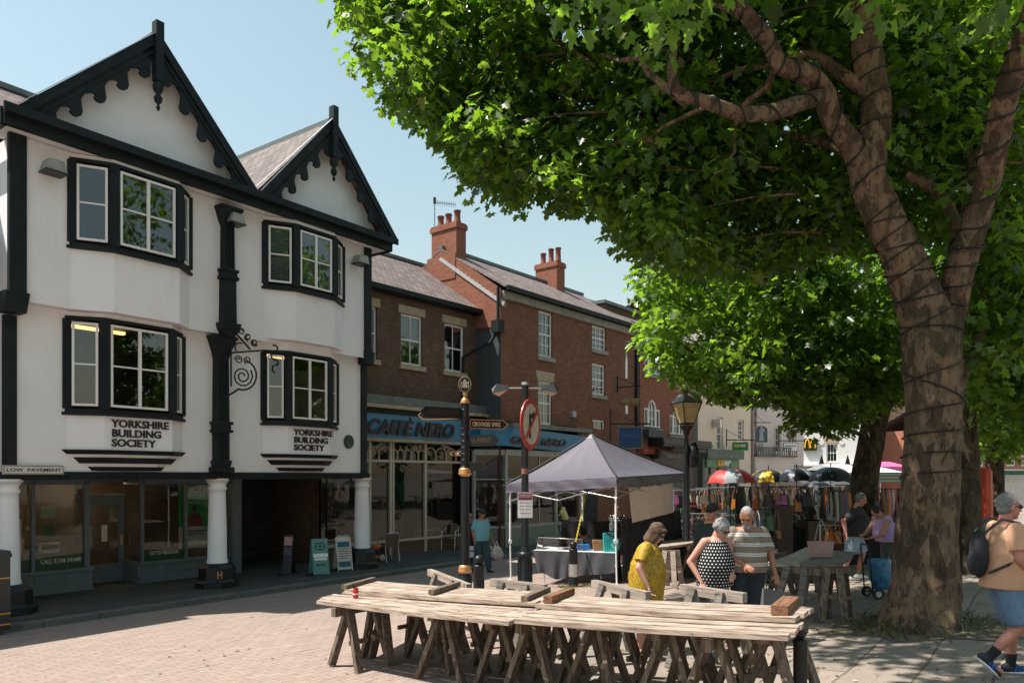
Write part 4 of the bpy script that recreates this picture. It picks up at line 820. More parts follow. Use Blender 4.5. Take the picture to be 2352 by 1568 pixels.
for sgn in (-1, 1): m.tube([(cx+sgn*.04+sgn*.42*(1-math.cos(tt))/2*.9, -.28, zb+.22+.72*math.sin(tt)) for tt in [i*math.pi/10 for i in range(11)]], .055, 6)
m.build('emblem', plain('golden_yellow', (.85, .45, .01), .5), sg)
m = MB(); a, z_ = P6(1896, 1014); c = P6(1926, 1014)[0]; m.xz([(a, z_-.1), (c, z_-.1), (c+.3, z_+.35), (a-.3, z_+.35)], -.03, 0); m.bx(a-.1, c+.1, -.12, 0, P6(1910, 1063)[1]-.15, P6(1910, 1063)[1]); m.build('stone_dressing', plain('pink_stone', (.42, .27, .21), .8), b6)
m = MB()
for x in (1887, 1933): s_, z_ = P6(x, 1016); m.xz([(s_+.2*math.cos(k*.52), z_+.2*math.sin(k*.52)) for k in range(12)], -.06, 0)
m.build('wall_plate', bright_wall, b6)
m = MB(); m.m = 0; z1 = P6(1900, 1070)[1]; m.bx(.6, L6-.2, -.5, 0, z1-1.0, z1); m.m = 1; m.bx(1.4, 2.7, -.52, -.5, z1-.8, z1-.15); m.m = 2; m.bx(0, L6, -.45, 0, z1, z1+.18); m.m = 0; m.bx(.2, L6-.3, -.1, 0, .1, z1-1); m.build('shopfront', [plain('shop_navy', (.01, .02, .04), .4), plain('screen_blue', (.02, .12, .35), .4), whitep], b6)
m = MB()
for x in (1887, 1947): s_, z_ = P6(x, 1066, -.6); m.xz([(s_-.22, z_), (s_+.22, z_), (s_+.03, z_+.75), (s_-.03, z_+.75)], -.7, -.6)
m.build('canopy_stay', iron, b6)
b7, F7, L7 = flatb('brown_stone_building', 'brown stone building glimpsed right of the leaning tree trunk', 5000, 1985, 2120, 78, plain('brown_stone', (.30, .19, .13), .8, 0, .2, 2), 14, [(2030,2040,1015,1045,2,3), (2046,2056,1015,1045,2,3), (2070,2082,1015,1045,2,3), (2030,2040,960,990,2,3), (2070,2082,960,990,2,3)])
b8, F8, L8 = flatb('far_office_building', 'distant orange brick office block with dark square windows beyond the square', 4600, 2215, 2420, 60, brick4, 6.5,
    [(2312,2335,1046,1070,2,1), (2312,2335,1086,1108,2,1), (2232,2262,1046,1070,2,1), (2346,2370,1046,1070,2,1), (2346,2370,1086,1108,2,1)])
P8 = F8.pick; m = MB(); za = P8(2320, 1085)[1]; zb = P8(2320, 1077)[1]; m.bx(0, L8, -.06, 0, za, zb); za = P8(2320, 1046)[1]; m.bx(0, L8, -.06, 0, za, za+.5); m.build('stone_band', signw, b8)
# ================================================================ ground
def stp(s, t, z): v = KU*s+KN*(t-14.75); return (v.x, v.y, z)
def zt_(t): return .0561*min(t, 45) if t > 0 else 0
ts = [0, 1, 2.5, 5, 8, 12, 16, 22, 30, 45, 120, 700]; ss = [-300, -60, -20, 0, 10, 20, 30, 45, 70, 140, 900]
m = MB(); vs = [stp(s, t, zt_(t)) for t in ts for s in ss]; n = len(ss)
m.add(vs, [(j*n+i+1, j*n+i, (j+1)*n+i, (j+1)*n+i+1)[::-1] for j in range(len(ts)-1) for i in range(n-1)])
mp, nt, p = nodes('paving', .85, 0, .15); g = N(nt, 'ShaderNodeNewGeometry')
def dot(v, add=0.0):
    d = N(nt, 'ShaderNodeVectorMath', operation='DOT_PRODUCT'); nt.links.new(g.outputs['Position'], d.inputs[0]); d.inputs[1].default_value = v; return math_(nt, 'ADD', d.outputs['Value'], add)
S = dot((KU.x, KU.y, 0)); T = dot((KN.x, KN.y, 0), 14.75); v = comb(nt, S, T); wob = noise(nt, g.outputs['Position'], .8, 2)
v2 = comb(nt, math_(nt, 'ADD', S, math_(nt, 'MULTIPLY', wob, .12)), math_(nt, 'ADD', T, math_(nt, 'MULTIPLY', wob, .12)))
def bt(vec, w, h, c1, c2, mo, ms):
    b = N(nt, 'ShaderNodeTexBrick', offset=.5); nt.links.new(vec, b.inputs[0]); b.inputs['Scale'].default_value = 1; b.inputs['Brick Width'].default_value = w; b.inputs['Row Height'].default_value = h
    b.inputs['Mortar Size'].default_value = ms; b.inputs['Mortar Smooth'].default_value = .5; b.inputs['Color1'].default_value = rgb(c1); b.inputs['Color2'].default_value = rgb(c2); b.inputs['Mortar'].default_value = rgb(mo); return b
bA = bt(v2, .27, .125, (.315, .24, .205), (.265, .205, .176), (.225, .175, .15), .008); bB = bt(v2, 1.1, .62, (.27, .225, .185), (.20, .175, .15), (.09, .075, .06), .014)
side = ramp(nt, math_(nt, 'ADD', T, math_(nt, 'MULTIPLY', math_(nt, 'ADD', wob, -.5), 1.2)), [(0, 0.), (1, 1.)])
sd = N(nt, 'ShaderNodeMapRange'); nt.links.new(T, sd.inputs[0]); sd.inputs[1].default_value = 9.2; sd.inputs[2].default_value = 9.5
col = mix(nt, sd.outputs[0], bA.outputs[0], bB.outputs[0]); fac = mix(nt, sd.outputs[0], bA.outputs['Fac'], bB.outputs['Fac'])
n1 = noise(nt, g.outputs['Position'], .45, 6, .7); n2 = noise(nt, g.outputs['Position'], 4.5, 5, .7); st = comb(nt, math_(nt, 'MULTIPLY', S, .5), math_(nt, 'MULTIPLY', T, 5.)); n3 = noise(nt, st, 2.0, 4, .75); n4 = noise(nt, g.outputs['Position'], 42, 3, .7)
col = mix(nt, ramp(nt, n1, [(.38, 0.), (.7, .45)]), col, (.25, .20, .165)); col = mix(nt, ramp(nt, n2, [(.45, 0.), (.75, .5)]), col, (.37, .285, .24)); col = mix(nt, ramp(nt, n3, [(.57, 0.), (.68, .7)]), col, (.13, .09, .07)); col = mix(nt, ramp(nt, n4, [(.62, 0.), (.75, .45)]), col, (.16, .12, .09))
nt.links.new(col, p.inputs['Base Color']); bump(nt, p, math_(nt, 'SUBTRACT', math_(nt, 'ADD', n2, math_(nt, 'MULTIPLY', n4, .4)), math_(nt, 'MULTIPLY', fac, 1.0)), .8, .018)
o = m.build('square_paving', mp); o['kind'] = 'structure'
pm = plain('dark_paving_slab', (.105, .105, .098), .7, 0, .3, 2.5, .3)
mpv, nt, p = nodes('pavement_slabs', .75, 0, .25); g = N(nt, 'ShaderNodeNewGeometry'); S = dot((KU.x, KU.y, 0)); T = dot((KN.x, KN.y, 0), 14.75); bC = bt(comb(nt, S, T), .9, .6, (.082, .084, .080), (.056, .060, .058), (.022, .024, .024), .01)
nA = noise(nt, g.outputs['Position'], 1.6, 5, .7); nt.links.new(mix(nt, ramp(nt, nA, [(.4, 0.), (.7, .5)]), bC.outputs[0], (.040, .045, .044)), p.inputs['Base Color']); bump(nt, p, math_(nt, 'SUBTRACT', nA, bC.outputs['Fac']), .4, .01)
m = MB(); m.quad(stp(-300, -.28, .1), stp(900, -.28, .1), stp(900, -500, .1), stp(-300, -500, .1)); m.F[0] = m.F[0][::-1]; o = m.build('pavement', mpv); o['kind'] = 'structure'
m = MB(); r = random.Random(3); s_ = -20
while s_ < 75:
    L = .85+r.random()*.2; dz = r.uniform(-.006, .006); a = [stp(s_+.006, -.28, .0), stp(s_+L-.006, -.28, 0), stp(s_+L-.006, .0, 0), stp(s_+.006, 0, 0)]; top = [(q[0], q[1], .102+dz) for q in a]; low = [(q[0], q[1], -.1) for q in a]
    m.add(low+top, [(0,3,2,1), (4,5,6,7), (0,1,5,4), (1,2,6,5), (2,3,7,6), (3,0,4,7)]); s_ += L
o = m.build('kerb', plain('kerb_stone', (.10, .105, .10), .7, 0, .25, 4, .3)); o['kind'] = 'structure'
# ================================================================ trees
def leafmat(name, c, tr, dark):
    m, nt, p = nodes(name, .30, 0, .5); g = N(nt, 'ShaderNodeNewGeometry'); r = g.outputs['Random Per Island']
    c1 = mix(nt, r, mul(c, .65), mul(c, 1.45)); c1 = mix(nt, ramp(nt, r, [(.9, 0.), (.97, .7)]), c1, (.16, .15, .03)); nt.links.new(c1, p.inputs['Base Color'])
    t = N(nt, 'ShaderNodeBsdfTranslucent'); t2_ = mix(nt, r, mul(tr, .7), mul(tr, 1.3)); nt.links.new(t2_, t.inputs[0])
    x = N(nt, 'ShaderNodeMixShader'); x.inputs[0].default_value = dark; nt.links.new(p.outputs[0], x.inputs[1]); nt.links.new(t.outputs[0], x.inputs[2])
    nt.links.new(x.outputs[0], nt.nodes['Material Output'].inputs[0]); return m
leafA = leafmat('plane_leaf', (.028, .066, .011), (.30, .52, .03), .45)
def barkmat(name, c, k=1.0):
    m, nt, p = nodes(name, .9, 0, .2); src, xyz = obj_xyz(nt)
    v = comb(nt, xyz[0], xyz[1], math_(nt, 'MULTIPLY', xyz[2], .35)); f = noise(nt, v, 16*k, 8, .8); vo = N(nt, 'ShaderNodeTexVoronoi', feature='F1'); vo.inputs['Scale'].default_value = 9*k; vo.inputs['Randomness'].default_value = 1; nt.links.new(comb(nt, xyz[0], xyz[1], math_(nt, 'MULTIPLY', xyz[2], .5)), vo.inputs['Vector'])
    big = noise(nt, src, 2.3, 4, .6)
    cc = mix(nt, ramp(nt, vo.outputs['Color'], [(.3, 0.), (.62, 1.)]), mul(c, .55), mul(c, 1.35)); cc = mix(nt, ramp(nt, f, [(.40, .9), (.52, 0.)]), cc, mul(c, .28)); cc = mix(nt, ramp(nt, big, [(.58, 0.), (.66, .8)]), cc, (c[0]*1.7, c[1]*1.6, c[2]*1.35)); cc = mix(nt, ramp(nt, noise(nt, src, 1.1, 3), [(.5, 0.), (.7, .45)]), cc, (.05, .06, .035))
    nt.links.new(cc, p.inputs['Base Color']); bump(nt, p, math_(nt, 'ADD', f, math_(nt, 'MULTIPLY', vo.outputs['Distance'], .8)), 1.0, .06); return m
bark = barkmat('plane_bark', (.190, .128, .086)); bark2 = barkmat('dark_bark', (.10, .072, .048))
def leaf_template():
    half = [(.05, .22), (-.10, .44), (.17, .35), (.27, .27), (.52, .54), (.56, .29), (.63, .19), (.82, .23)]
    v = [(0, 0, 0), (1, 0, 0)]+[(x, y, 0) for x, y in half]+[(x, -y, 0) for x, y in half]
    return np.array(v, 'f'), [[0]+list(range(2, 10))[::1]+[1], [1]+list(range(10, 18))[::-1]+[0]]
LV, LF = leaf_template()
def leaves(name, centres, per, spread, size, parent, mat, seed=1, droop=.5, outc=None):
    """leaves gathered on drooping twigs round each centre"""
    R = np.random.RandomState(seed); C_ = np.repeat(np.array(centres, 'f'), per, 0); n = len(C_)
    off = R.normal(0, 1, (n, 3)); off /= np.linalg.norm(off, axis=1)[:, None]; off *= (R.rand(n, 1)**.5)*spread; off[:, 2] *= .55
    P = C_+off; az = np.arctan2(off[:, 1], off[:, 0])+R.normal(0, .7, n); pit = -droop+R.normal(0, .35, n)
    d = np.stack([np.cos(az)*np.cos(pit), np.sin(az)*np.cos(pit), np.sin(pit)], 1)
    up = np.stack([R.normal(0, .42, n), R.normal(0, .42, n), np.ones(n)], 1); s_ = np.cross(up, d); s_ /= np.linalg.norm(s_, axis=1)[:, None]; nn = np.cross(d, s_)
    sz = size*(.6+.75*R.rand(n)); fold = R.uniform(-.1, .55, n); dr = R.uniform(0, .5, n)
    L = LV[None]; x = np.broadcast_to(L[..., 0], (n, 18)); y = np.broadcast_to(L[..., 1], (n, 18)); w = R.uniform(.85, 1.1, (n, 1)); z = -np.abs(y)*fold[:, None]-x*x*dr[:, None]
    V = P[:, None]+(x[..., None]*d[:, None]+(y*w)[..., None]*s_[:, None]+z[..., None]*nn[:, None])*sz[:, None, None]
    base = np.arange(n)*18; F_ = np.array([LF[0], LF[1]])
    loops = (base[:, None, None]+F_[None]).reshape(-1); me = bpy.data.meshes.new(name)
    me.vertices.add(n*18); me.vertices.foreach_set('co', V.astype('f').ravel()); me.loops.add(len(loops)); me.loops.foreach_set('vertex_index', loops.astype('i'))
    k = n*2; me.polygons.add(k); me.polygons.foreach_set('loop_start', (np.arange(k)*10).astype('i')); me.update(calc_edges=True)
    me.materials.append(mat); o = bpy.data.objects.new(name, me); COL.objects.link(o); o.parent = parent; return o
def inpoly(x, y, P):
    c = False; j = len(P)-1
    for i in range(len(P)):
        if (P[i][1] > y) != (P[j][1] > y) and x < (P[j][0]-P[i][0])*(y-P[i][1])/(P[j][1]-P[i][1])+P[i][0]: c = not c
        j = i
    return c
def scatter(poly, n, Y0, Y1, seed, clump=.55, lob=None, keep=None):
    """twig centres in the crown volume behind an outline, gathered in clumps with gaps between"""
    r = random.Random(seed); xs_ = [p[0] for p in poly]; ys_ = [p[1] for p in poly]; out = []; hubs = []
    while len(hubs) < max(6, n//13):
        x = r.uniform(min(xs_), max(xs_)); y = r.uniform(min(ys_), max(ys_))
        if inpoly(x, y, poly): Y = (Y0(x, y) if callable(Y0) else Y0); Z = (Y1(x, y) if callable(Y1) else Y1); hubs.append(at(x, y, r.uniform(Y, Z)))
    while len(out) < n:
        h_ = r.choice(hubs); c = h_+Vector((r.gauss(0, clump), r.gauss(0, clump), r.gauss(0, clump*.55)))
        q = CX+c.x/c.y*FL; y = HY-(c.z-CZ)/c.y*FL
        if inpoly(q, y, poly) and (keep is None or keep(c)): out.append(c)
    return out, hubs
def limb(m, pts, seed=0, n=14, rough=.07, sub=5, k_=.80):
    """a limb through (x,y,depth,radius) points, smoothed and roughened"""
    r = random.Random(seed); P = [at(p[0], p[1], p[2]) if len(p) == 4 else Vector(p[:3]) for p in pts]; R = [p[-1]*k_ for p in pts]; out = []; rad = []
    for i in range(len(P)-1):
        p0 = P[max(i-1, 0)]; p1_, p2_ = P[i], P[i+1]; p3_ = P[min(i+2, len(P)-1)]
        for k in range(sub):
            t = k/sub; out.append(.5*((2*p1_)+(p2_-p0)*t+(2*p0-5*p1_+4*p2_-p3_)*t*t+(3*p1_-p0-3*p2_+p3_)*t**3)); rad.append(R[i]+(R[i+1]-R[i])*t)
    out.append(P[-1]); rad.append(R[-1]); o0 = len(m.V)
    m.tube(out, rad, n); N_ = len(out)
    for i in range(N_):
        for k in range(n):
            v = Vector(m.V[o0+i*n+k]); a = 2*math.pi*k/n; q = 1+rough*(.6*math.sin(3*a+i*.35+seed)+.5*math.sin(5*a-i*.5+seed*2)+r.uniform(-.5, .5)); m.V[o0+i*n+k] = tuple(out[i]+(v-out[i])*q)
    # keep the end caps on the moved rings
    for k in range(n): m.V[o0+N_*n+k] = m.V[o0+(n-1-k)]; m.V[o0+N_*n+n+k] = m.V[o0+(N_-1)*n+k]
    return out, rad
def helix(m, path, rad, pitch, r=.013, seed=0):
    rr = random.Random(seed); pts = []; a = rr.random()*6; u = None
    for i in range(len(path)-1):
        d = path[i+1]-path[i]; L = d.length; dn = d.normalized()
        if u is None: u = dn.orthogonal().normalized()
        u = (u-dn*u.dot(dn)).normalized(); v = dn.cross(u); st_ = max(2, int(L/pitch*12))
        for k in range(st_):
            t = k/st_; a += 2*math.pi*(L/st_)/pitch*(.8+.4*math.sin(len(pts)*.07+seed)); pts.append(path[i]+d*t+(u*math.cos(a)+v*math.sin(a))*((rad[i]+(rad[i+1]-rad[i])*t)*1.06+.012))
    m.tube(pts, r, 5)
base1 = gp(2115, 1440)
tr1 = thing('plane_tree', 'huge plane tree whose trunk leans beside the table, limbs wound with black cable', 'tree', (0, 0, 0), 0, 'plane trees on the square')
m = MB(); yb = 9.84; cab = MB()
tp_, tr_ = limb(m, [(2112,1462,9.8,.66), (2116,1405,9.84,.57), (2124,1330,yb,.50), (2130,1230,yb,.455), (2136,1100,yb,.42), (2144,980,yb,.41), (2144,860,yb,.425), (2136,770,yb,.44), (2118,700,yb,.37), (2072,590,yb,.31), (2022,480,yb,.285), (1993,395,9.8,.27), (2012,270,9.8,.225), (1996,150,9.8,.235), (1985,0,9.7,.22), (1970,-220,9.5,.17)], 1, 28, .06, 7)
helix(cab, tp_[28:], tr_[28:], .30, .010, 1); helix(cab, tp_[34:70], tr_[34:70], -.42, .012, 4)
q, w = limb(m, [(1996,430,9.8,.20), (1960,345,9.7,.18), (1912,275,9.5,.165), (1888,205,9.3,.155), (1845,168,9.1,.14), (1792,150,8.9,.12), (1758,85,8.7,.105), (1706,15,8.4,.085), (1670,-80,8.2,.06)], 2, 16, .08); helix(cab, q, w, .3, .012, 2)
q, w = limb(m, [(1892,222,9.3,.12), (1840,236,9.0,.115), (1770,258,8.7,.11), (1700,262,8.5,.10), (1625,236,8.3,.085), (1560,214,8.2,.075), (1543,165,8.1,.06), (1552,90,8.0,.04)], 3, 14, .1); helix(cab, q, w, .35, .011, 3)
limb(m, [(1990,205,9.8,.12), (1935,172,9.9,.10), (1880,132,10.1,.08), (1838,128,10.2,.07), (1780,150,10.3,.06), (1700,162,10.4,.05), (1610,192,10.6,.04), (1500,170,11,.03)], 4, 10, .1)
limb(m, [(1975,372,9.8,.10), (1915,335,10,.075), (1850,318,10.3,.06), (1780,305,10.6,.05), (1715,325,10.9,.04), (1690,395,11.2,.03)], 5, 10, .1)
q, w = limb(m, [(2165,780,yb,.25), (2186,700,yb,.235), (2205,620,9.7,.215), (2243,500,9.5,.19), (2279,365,9.2,.18), (2308,235,8.9,.17), (2350,95,8.6,.16), (2400,-60,8.3,.13)], 6, 18, .08); helix(cab, q, w, .26, .012, 5)
q, w = limb(m, [(2192,660,10,.16), (2214,520,10.3,.15), (2245,360,10.6,.14), (2266,200,10.9,.13), (2282,0,11.2,.11)], 7, 14, .08); helix(cab, q, w, .4, .011, 6)
limb(m, [(2080,400,10.2,.06), (2120,420,10.2,.08), (2165,455,10.1,.09), (2205,530,10,.1)], 8, 10, .1)
limb(m, [(2200,900,10.3,.09), (2228,830,10.6,.075), (2262,740,10.9,.07), (2288,650,11.2,.06), (2340,550,11.6,.05)], 9, 10, .1)
for k, (a, b_) in enumerate((((1700,262,8.5), (1500,330,9.8)), ((1760,90,8.7), (1560,0,9.6)), ((1560,214,8.2), (1350,150,10.5)), ((1792,150,8.9), (1650,430,10.2)), ((1500,170,11), (1150,120,12.4)), ((1350,150,10.5), (1000,40,12.8)), ((1350,160,10.5), (1050,230,12.6)), ((1500,330,9.8), (1250,400,11.8)), ((1690,395,11.2), (1450,500,12)), ((1150,120,12.4), (850,60,13.2)), ((1050,230,12.6), (900,215,13.0)))):
    A = at(*a); B = at(*b_); r = random.Random(k); pts = [A.lerp(B, t)+Vector((0, 0, .25*math.sin(t*3.1)))+Vector((r.uniform(-.1, .1), r.uniform(-.1, .1), r.uniform(-.08, .08))) for t in [i/5 for i in range(6)]]
    m.tube(pts, [.045-.006*i for i in range(6)], 7)
polyA = [(748,-90),(742,40),(768,110),(800,172),(845,205),(872,238),(925,240),(985,278),(1020,305),(1052,330),(1072,392),(1112,440),(1160,476),(1240,488),(1310,462),(1372,462),(1415,515),(1440,560),(1500,590),(1600,620),(1700,600),(1700,-90)]
polyB = [(1600,-90),(1560,300),(1560,560),(1640,640),(1800,620),(1960,540),(2060,640),(2070,420),(2040,-90)]
polyC = [(2060,-90),(2040,350),(2090,560),(2170,760),(2240,940),(2440,960),(2440,-90)]
cA, hA = scatter(polyA, 1250, lambda x, y: 11.0 if x < 1250 else 10.5, 12.7, 5, .5)
cB, hB = scatter(polyB, 560, 10.5, 12.8, 6, .55); cC, hC = scatter(polyC, 900, 10.6, 13.8, 7, .55)
cD, hD = scatter([(1250,-90),(1250,60),(1550,60),(1700,10),(1900,60),(2100,20),(2300,90),(2440,60),(2440,-90)], 14, 5.8, 8.0, 8, .35)
r = random.Random(21)
cE = []
while len(cE) < 210:                                   # the part of the crown above the picture
    a = r.uniform(0, 6.283); d = 8.2*r.random()**.6; z = r.uniform(8.8, 14.5); c = Vector((5.0+d*math.cos(a), 10.8+d*.85*math.sin(a), z))
    if ((z-8.8)/6.5)**2+(d/8.4)**2 < 1 and c.z > CZ+(HY+60)/FL*c.y and not (c.x < 1.0 and c.y < 9) and c.x+.546*(c.z-.9) > .385*c.y+.5: cE.append(c)
tw = MB(); allc = cA+cB+cC
for k, hb in enumerate(hA[::2]+hB[::4]+hC[::4]):
    near = min(tp_[45:]+q, key=lambda p: (p-hb).length) if k % 3 else hb+Vector((rnd.uniform(.5, 1.6), rnd.uniform(-.8, .8), rnd.uniform(-.1, .5)))
    A = hb+(near-hb)*min(1, 1.9/max(.1, (near-hb).length)); pts = [A.lerp(hb, t)+Vector((0, 0, .12*math.sin(3.1*t))) for t in (0, .3, .6, 1)]; m.tube(pts, [.022, .016, .012, .006], 5)
m.build('trunk', bark, tr1)
cab.build('light_cable', iron, tr1)
leaves('crown', cA, 25, .42, .136, tr1, leafA, 1, .55); leaves('crown', cD, 18, .4, .12, tr1, leafA, 9, .6); cr2 = leaves('crown', cB+cC, 24, .5, .14, tr1, leafA, 2, .5); cF = []
while len(cF) < 285:                                   # unseen leaf clusters added overhead to shade the trunk and paving below
    z = r.uniform(8.2, 12.5); sx = r.uniform(3.6, 10); sy = r.uniform(5, 15.5); h_ = z-.9; c = Vector((sx-.546*h_, sy-.045*h_, z))
    if (c.y < .5 or c.z > CZ+(HY+70)/FL*c.y) and c.y > -2 and (sx > .36*sy+.6): cF.append(c)
leaves('crown', cE+cF, 20, .75, .21, tr1, leafA, 3, .4)
# second, third and fourth plane trees
tr2 = thing('plane_tree', 'second plane tree with leaning dark trunk rising behind the man in black', 'tree', (0, 0, 0), 0, 'plane trees on the square')
m = MB(); Y = 20.0
limb(m, [(1984,1285,Y,.62), (1986,1240,Y,.5), (1985,1130,Y,.43), (1996,1040,Y,.41), (2008,970,Y,.39), (2030,900,Y,.37), (2046,820,Y,.33), (2050,720,Y,.28), (2060,600,Y,.2)], 11, 18, .06)
limb(m, [(2012,975,Y,.25), (1985,935,19.5,.2), (1945,900,19,.16), (1900,850,18.5,.12), (1850,790,18,.08)], 12, 12, .08); limb(m, [(2046,830,Y,.2), (2090,760,Y,.16), (2130,680,Y,.12)], 13, 10, .08)
limb(m, [(1900,850,18.5,.09), (1800,800,18,.06), (1680,740,17.5,.04), (1560,700,17,.02)], 14, 8, .08); limb(m, [(1985,1000,19.6,.08), (1930,985,18.6,.05), (1860,985,17.6,.03)], 15, 8, .08)
pT2 = [(1450,640),(1478,598),(1560,560),(1700,545),(1850,540),(2000,550),(2090,640),(2090,900),(2010,935),(1940,930),(1880,935),(1800,915),(1720,925),(1650,922),(1590,885),(1530,860),(1495,805),(1462,768),(1485,730),(1462,690)]
c2, h2 = scatter(pT2, 1500, 15.6, 22, 9, .55); c2b, _ = scatter([(1730,930),(1800,960),(1850,1000),(1830,1012),(1900,1008),(1955,985),(2000,930),(1900,900)], 75, 16.8, 19, 10, .4); c2c, _ = scatter([(2040,500),(2040,860),(2080,1000),(2085,1060),(2110,1060),(2110,500)], 60, 17, 21, 12, .4)
cT = [Vector((9+6.5*math.cos(a)*d, 19.5+6*math.sin(a)*d, z)) for a, d, z in [(r.uniform(0, 6.28), r.random()**.6, r.uniform(9.5, 12.5)) for _ in range(90)]]
cT = [c for c in cT if c.z > CZ+(HY-560)/FL*c.y]
for hb in h2[::5]: A = hb+Vector((1.2, .4, -.3)); m.tube([A, A.lerp(hb, .5)+Vector((0, 0, .15)), hb], [.03, .02, .008], 5)
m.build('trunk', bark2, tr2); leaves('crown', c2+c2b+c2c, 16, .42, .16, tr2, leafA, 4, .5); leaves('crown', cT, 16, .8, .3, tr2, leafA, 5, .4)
for nm, lab, x, Y, rb_, pT, n_, sd in (
    ('plane_tree', 'distant plane tree with straight trunk between the orange cover and the office block', 2286, 24, .33, [(2160,560),(2440,560),(2440,1020),(2352,1022),(2330,1040),(2270,1045),(2240,1060),(2215,1040),(2190,960),(2170,800)], 900, 31),
    ('plane_tree', 'dark plane tree half hidden by the right side of the biggest trunk', 2222, 15.5, .30, [(2180,500),(2300,440),(2440,500),(2440,900),(2330,930),(2240,900),(2200,760)], 500, 32)):
    t = thing(nm, lab, 'tree', (0, 0, 0), 0, 'plane trees on the square'); m = MB(); g_ = gz((x-CX)/FL*Y, Y); yb_ = HY+(CZ-g_)/Y*FL
    limb(m, [(x-2,yb_+4,Y,rb_*1.5), (x,yb_-25,Y,rb_*1.15), (x+1,yb_-90,Y,rb_), (x-3,1010,Y,rb_*.92), (x-8,930,Y,rb_*.9), (x-4,800,Y,rb_*.8), (x+10,640,Y,rb_*.6), (x+10,480,Y,rb_*.4)], sd, 14, .06)
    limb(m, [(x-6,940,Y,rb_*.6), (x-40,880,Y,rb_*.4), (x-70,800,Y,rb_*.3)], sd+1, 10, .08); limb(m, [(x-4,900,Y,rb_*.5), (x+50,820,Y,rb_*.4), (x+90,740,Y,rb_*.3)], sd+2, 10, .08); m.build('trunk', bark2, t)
    c, h_ = scatter(pT, n_, Y-3, Y+5, sd, .7); leaves('crown', c, 12, .55, .24, t, leafA, sd, .5)
# weeds at the foot of the big trunk
m = MB(); r = random.Random(5)
for k in range(300):
    a = r.uniform(0, 6.28); d = .55+abs(r.gauss(0, .32)); c = Vector((base1.x+d*math.cos(a)*1.1, base1.y+d*math.sin(a)*.8, 0))
    if (c-Vector((base1.x, base1.y, 0))).length < .5: continue
    c.z = gz(c.x, c.y); h_ = r.uniform(.04, .22)*(1.2-.45*min(d, 1.6)); w = .008; l = Vector((r.gauss(0, .09), r.gauss(0, .09), h_)); s_ = Vector((math.cos(a+1.5), math.sin(a+1.5), 0))*w
    m.add([c-s_, c+s_, c+l*.55+s_*.8+Vector((0,0,.02)), c+l], [(0, 1, 2, 3)])
gm = leafmat('grass_blade', (.09, .095, .035), (.16, .18, .05), .25); o = m.build('grass', gm); o['kind'] = 'stuff'
m = MB(); pts = [(base1.x+(1.15+.25*math.sin(k*2.1)+.1*math.sin(k*5))*math.cos(k*.3307)*1.05, base1.y+(1.0+.2*math.sin(k*1.7))*math.sin(k*.3307)) for k in range(19)]
m.add([(x, y, gz(x, y)+.006) for x, y in pts], [tuple(range(19))]); o = m.build('earth_patch', plain('bare_earth', (.10, .08, .055), .95, 0, .4, 9, .8)); o['kind'] = 'structure'
# ================================================================ market tables and trestles
def local(A, B):
    d = (B-A); return math.atan2(d.y, d.x)
def trestle(name, label, h=.78, L=.8, group='timber trestles', leg=woodd, beamm=woodd, seed=0):
    r = random.Random(seed); t = thing(name, label, 'trestle', (0,0,0), 0, group)
    m = MB(); m.beam((-L/2, 0, h-.05), (L/2, 0, h-.05+r.uniform(-.01, .01)), .075, .10); m.build('beam', beamm, t)
    for sx in (-1, 1):
        for sy in (-1, 1):
            m = MB(); x = sx*L*.22; m.beam((x+sy*.035, sy*.045, h-.02), (x+sx*.07+sy*.05, sy*(.30+r.uniform(-.03, .03)), .004), .098, .05, (0, 1, .3)); m.build('leg', leg, t)
    for sx in (-1, 1): m = MB(); m.bx(sx*L*.22-.13+.0, sx*L*.22+.13, -.17, -.14, h*.42, h*.42+.05); m.build('brace', leg, t)
    return t
def boards(name, label, FLc, FR, BR, BL, n, th=.035, mat=wood, seed=0, cat='table top', group='board table tops', nails=True):
    r = random.Random(seed); rz = local(FLc, FR); O = FLc; R = Matrix.Rotation(-rz, 3, 'Z'); q = [R @ (p-O) for p in (FLc, FR, BR, BL)]
    m = MB()
    for k in range(n):
        a, b = k/n, (k+1)/n; g_ = .007+.008*r.random(); off = r.uniform(-.03, .03); off2 = r.uniform(-.03, .03); dz = r.uniform(-.004, .004)
        A = q[0].lerp(q[3], a); B = q[1].lerp(q[2], a); Cc = q[1].lerp(q[2], b); D = q[0].lerp(q[3], b); v = (D-A).normalized()*g_; u = (B-A).normalized()
        A = A+v+u*off; D = D-v+u*off; B = B+v+u*off2; Cc = Cc-v+u*off2; S_ = 10; o = len(m.V); vs = []
        for i in range(S_+1):
            t_ = i/S_; j = r.uniform(-.004, .004); sg = -.012*math.sin(math.pi*t_)+dz
            for P, s_ in ((A.lerp(B, t_), -1), (D.lerp(Cc, t_), 1)):
                for z in (-th, 0): vs.append(P+(D-A).normalized()*(j if (k == 0 and s_ < 0) or (k == n-1 and s_ > 0) else 0)+Vector((0, 0, z+sg)))
        fs = []
        for i in range(S_): b_ = i*4; fs += [(b_+1, b_+5, b_+7, b_+3), (b_, b_+2, b_+6, b_+4), (b_, b_+4, b_+5, b_+1), (b_+2, b_+3, b_+7, b_+6)]
        fs += [(0, 1, 3, 2), (S_*4, S_*4+2, S_*4+3, S_*4+1)]; m.add(vs, fs)
    o = m.build(name, mat, None, O, rz); tag(o, label, cat, group); return o
def batten(label, A, B, mat=woodd, w=.07, h=.055):
    rz = local(A, B); L = (B-A).length; pit = (B-A).z; m = MB(); m.beam((0, 0, h/2), (math.hypot((B-A).x, (B-A).y), 0, h/2+pit), w, h); o = m.build('batten', mat, None, A, rz); tag(o, label, 'timber batten', 'loose timber battens on the table'); return o
